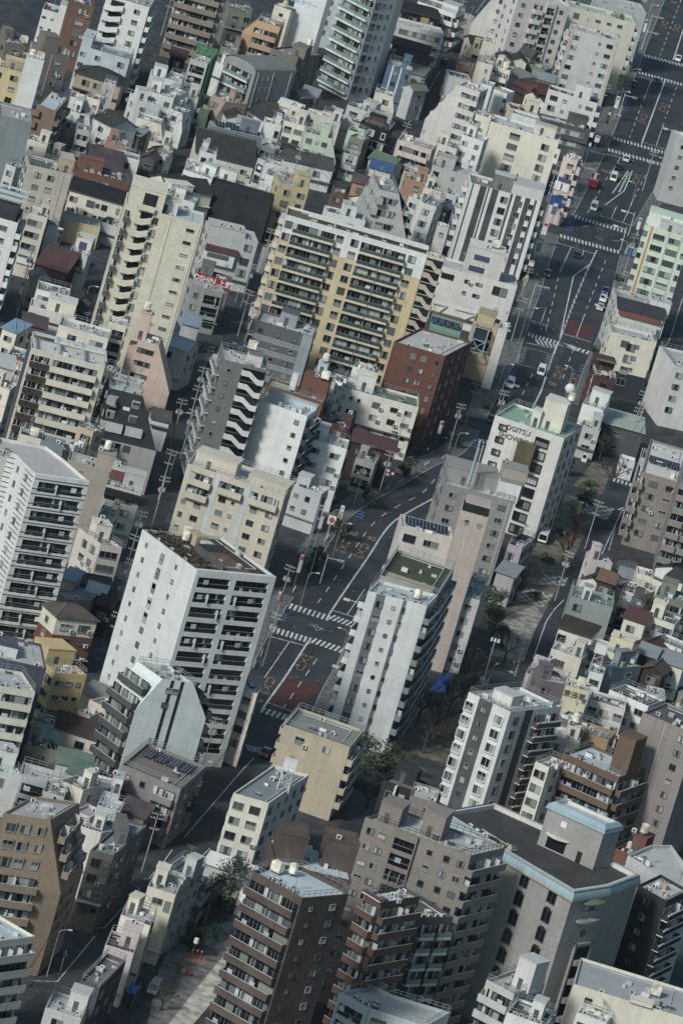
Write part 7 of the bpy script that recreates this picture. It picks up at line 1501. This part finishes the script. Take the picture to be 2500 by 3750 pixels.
for i, (p, H, W_, lb) in enumerate((((1930,1010),1.2,2,'low hedge clump on the avenue pavement near the striped block'),((1880,1120),1.2,2,'low hedge clump beside the rose white building'),((2262,1030),1.4,2,'hedge clump on the right pavement by the pale green building'),((2215,1200),1.4,2,'hedge clump by the kerbside row of cars'),((2180,1290),1.2,2,'hedge clump by the dark red terrace house'),((1780,1500),1.2,1.8,'hedge clump at the corner of the bend'),((2000,2060),1.2,2.2,'hedge along the dark side of the park strip'),((2060,1960),1.2,2.2,'hedge beside the red park strip'),((1950,2190),1.4,2.2,'hedge at the chequered crossing'),((1840,2320),1.4,2.4,'hedge beside the park path bend'),((1815,2370),1.2,2,'round planting bed on the park path'),((2160,1780),1.2,2.2,'planting bed behind the showroom'),((1310,2880),1.3,3,'hedge above the lower park road'),((1420,2900),1.3,3,'hedge by the lower park road bend'),((740,3200),1.2,2.5,'hedge strip before the old tiled cottage'),((2290,300) if False else (2150,520),1.2,2,'hedge clump on the avenue pavement by a blank grey shop'),((870,1010) if False else (560,2960),1.6,2,'potted shrubs in front of the pinkish white block'),((1660,2420),1.2,2,'shrubs at the foot of the tall pink slab'),((1480,2930),2,3,'shrubs in the rough garden'))):
    leafy(p, H, W_, i + 60, lb, 'shrub', 'shrub', 'hedges and planting beds', dens=260)
# blue tarpaulins, playground, garden pieces
def tarp(p0, p1, p2, p3, z, label):
    P = [at(*p, z) for p in (p0, p1, p2, p3)]; m = MB(); n = 6; c0 = P[0]
    def pt(u, v): q = P[0].lerp(P[1], u).lerp(P[3].lerp(P[2], u), v); return (q.x - c0.x, q.y - c0.y, q.z + .25 * math.sin(u * 9) * math.sin(v * 7 + 1))
    for i in range(n):
        for j in range(n): m.face([pt(i / n, j / n), pt((i + 1) / n, j / n), pt((i + 1) / n, (j + 1) / n), pt(i / n, (j + 1) / n)], 'TARP')
    for u in (0, 1):
        for v in (0, 1): q = pt(u, v); m.beam((q[0], q[1], 0), (q[0], q[1], q[2]), .06, 'RAIL')
    o = obj('tarpaulin', m.mesh('tarpaulin'), None, (c0.x, c0.y, 0)); o['label'] = label; o['category'] = 'tarpaulin'
tarp((1572,2530),(1632,2535),(1655,2465),(1612,2470),3, 'blue tarpaulin stretched over a shed beside the grey towers'); tarp((455,3630),(495,3645),(517,3610),(480,3600),2.5,'bright blue tarpaulin over a lean-to by the playground'); tarp((830,3215),(865,3222),(870,3205),(845,3200),2.5,'pale blue tarpaulin on the clutter beside the ivory apartment house')
P = G((695,3530)); t = thing('park_clock', 'white round clock on a thin post in the playground', 'clock', (P.x, P.y, 0)); m = MB(); m.cyl(0,0,0,4.2,.06,'DG',8); obj('pole', m.mesh('pole'), t); m = MB(); m.cyl(0,0,4.0,4.9,.45,'W',12,.4); obj('clock_head', m.mesh('clock_head'), t)
P = G((785,3430)); t = thing('slide', 'green playground slide with a climbing frame', 'slide', (P.x, P.y, 0), .6); m = MB(); m.face([(-.4,-2.6,.2),(.4,-2.6,.2),(.4,.2,2.2),(-.4,.2,2.2)],'GN2X'); m.box(-.45,-.4,-2.6,.2,.2,.5,'GN2X'); obj('chute', m.mesh('chute'), t); m = MB(); m.box(-.6,.6,.2,1.4,2.1,2.2,'GN2X'); [m.beam((x,y,0),(x,y,3.2),.05,'GN2X') for x in (-.6,.6) for y in (.2,1.4)]; obj('tower', m.mesh('tower'), t)
P = G((715,3512)); t = thing('spring_seats', 'cluster of red posts on a red rubber mat', 'play equipment', (P.x, P.y, 0)); m = MB(); m.box(-1.8,1.8,-2.2,2.2,0,.04,'TC'); obj('mat', m.mesh('mat'), t)
for x in (-.8,0,.8): m = MB(); m.cyl(x,.2*x,.04,1.5,.08,'RDX',8); m.cyl(x,.2*x,1.5,1.7,.2,'YLS',8); obj('post', m.mesh('post'), t)
P = G((670,3565)); t = thing('rocking_toy', 'small bright toy rides in yellow, blue and red', 'play equipment', (P.x, P.y, 0)); [obj('seat', (lambda m: (m.box(x-.3,x+.3,-.5,.5,.2,.8,k), m.mesh('seat'))[1])(MB()), t) for x, k in ((-1,'GN2X'),(0,'YLS'),(1,'RDX'))]
for p, a, lb in (((1745,2500) if False else (1730,2620),9.5,'tall white mast with floodlights above the park trees'),):
    P = G(p); t = thing('light_mast', lb, 'light mast', (P.x, P.y, 0)); m = MB(); m.cyl(0,0,0,16,.14,'LG',8,.09); obj('pole', m.mesh('pole'), t)
    for x in (-.7,0,.7): m = MB(); m.cyl(x,0,16,16.7,.28,'W',10,.2); obj('lamp_head', m.mesh('lamp_head'), t)
# vending machine and red park equipment
P = G((2135,1690)); t = thing('vending_machine', 'white vending machine at the back of the showroom', 'vending machine', (P.x, P.y, 0)); m = MB(); m.box(-.6,.6,-.4,.4,0,1.85,'W'); obj('cabinet', m.mesh('cabinet'), t); m = MB(); m.box(-.5,.3,-.43,-.4,.9,1.7,'GL'); obj('display', m.mesh('display'), t)
for i,(a,c,k) in enumerate((((2110,1900),(2095,1950),'RDX'),((2095,1955),(2080,2000),'RST'),((2120,1870),(2112,1895),'YLS'))):
    A, B_ = G(a), G(c); m = MB(); d = B_ - A; m.beam((0,0,.5),(d.x,d.y,.5),.35,k); m.beam((0,0,0),(0,0,1.4),.1,k); m.beam((d.x,d.y,0),(d.x,d.y,1.4),.1,k); o = obj('play_beam', m.mesh('play_beam'), None, (A.x,A.y,0)); o['label'] = ('scarlet play beam in the middle of the park strip','rust red play beam at the lower end of the park strip','yellow play beam at the upper end of the park strip')[i]; o['category'] = 'play equipment'
# ---------------------------------------------------------------- air
def haze():
    m = MB(); m.box(-1300,1300,-1750,2600,-1,440,'HAZE'); o = obj('haze', m.mesh('haze')); o['kind'] = 'stuff'; o.visible_shadow = True
    return o
def haze_mat():
    m = bpy.data.materials.new('haze'); n, l = nodes(m); n.remove(n['Principled BSDF']); v = n.new('ShaderNodeVolumePrincipled'); v.inputs['Color'].default_value = (.80,.90,1,1); v.inputs['Density'].default_value = HAZE_D; v.inputs['Anisotropy'].default_value = .2
    l.new(v.outputs[0], n['Material Output'].inputs['Volume']); return m
HAZE_D = .000014
SPECIAL['HAZE'] = haze_mat
haze()
# ---------------------------------------------------------------- light, sky, camera
SUN_EL, SUN_AZ = math.radians(36), math.radians(-34)     # azimuth: left of the line from the scene back to the camera
w = bpy.data.worlds.new('World'); SC.world = w; w.use_nodes = True
wn, wl = w.node_tree.nodes, w.node_tree.links
sky = wn.new('ShaderNodeTexSky'); sky.sky_type = 'NISHITA'; sky.sun_disc = False; sky.sun_elevation = SUN_EL
sdir = Vector((math.sin(SUN_AZ) * math.cos(SUN_EL), -math.cos(SUN_AZ) * math.cos(SUN_EL), math.sin(SUN_EL)))   # towards the sun
sky.sun_rotation = math.atan2(sdir.x, sdir.y); sky.dust_density = 2.0
tint = wn.new('ShaderNodeMix'); tint.data_type = 'RGBA'; tint.blend_type = 'MULTIPLY'; tint.inputs[0].default_value = 1; tint.inputs[7].default_value = (.80, 1.0, .97, 1)
wl.new(sky.outputs[0], tint.inputs[6]); wl.new(tint.outputs[2], wn['Background'].inputs['Color']); wn['Background'].inputs['Strength'].default_value = .092
sl = bpy.data.lights.new('sun', 'SUN'); sl.energy = 2.95; sl.angle = math.radians(9); sl.color = (1, .99, .955)
so = bpy.data.objects.new('sun', sl); COL.objects.link(so); so.rotation_euler = (-sdir).to_track_quat('-Z', 'Y').to_euler()
cd = bpy.data.cameras.new('camera'); co = bpy.data.objects.new('camera', cd); COL.objects.link(co); SC.camera = co
right = Vector((cR, sP * sR, cP * sR)); up = Vector((-sR, sP * cR, cP * cR)); fwd = Vector((0, cP, -sP))
co.matrix_world = Matrix(((right.x, up.x, -fwd.x, 0), (right.y, up.y, -fwd.y, CAM_Y), (right.z, up.z, -fwd.z, CAM_H), (0, 0, 0, 1)))
cd.sensor_fit = 'VERTICAL'; cd.sensor_height = 36; cd.lens = 36 * F_PX / 3750; cd.clip_start = 10; cd.clip_end = 20000
SC.view_settings.view_transform = 'Standard'; SC.view_settings.look = 'None'; SC.view_settings.gamma = 1; SC.view_settings.exposure = .05
SC.cycles.max_bounces = 6; SC.cycles.use_denoising = True
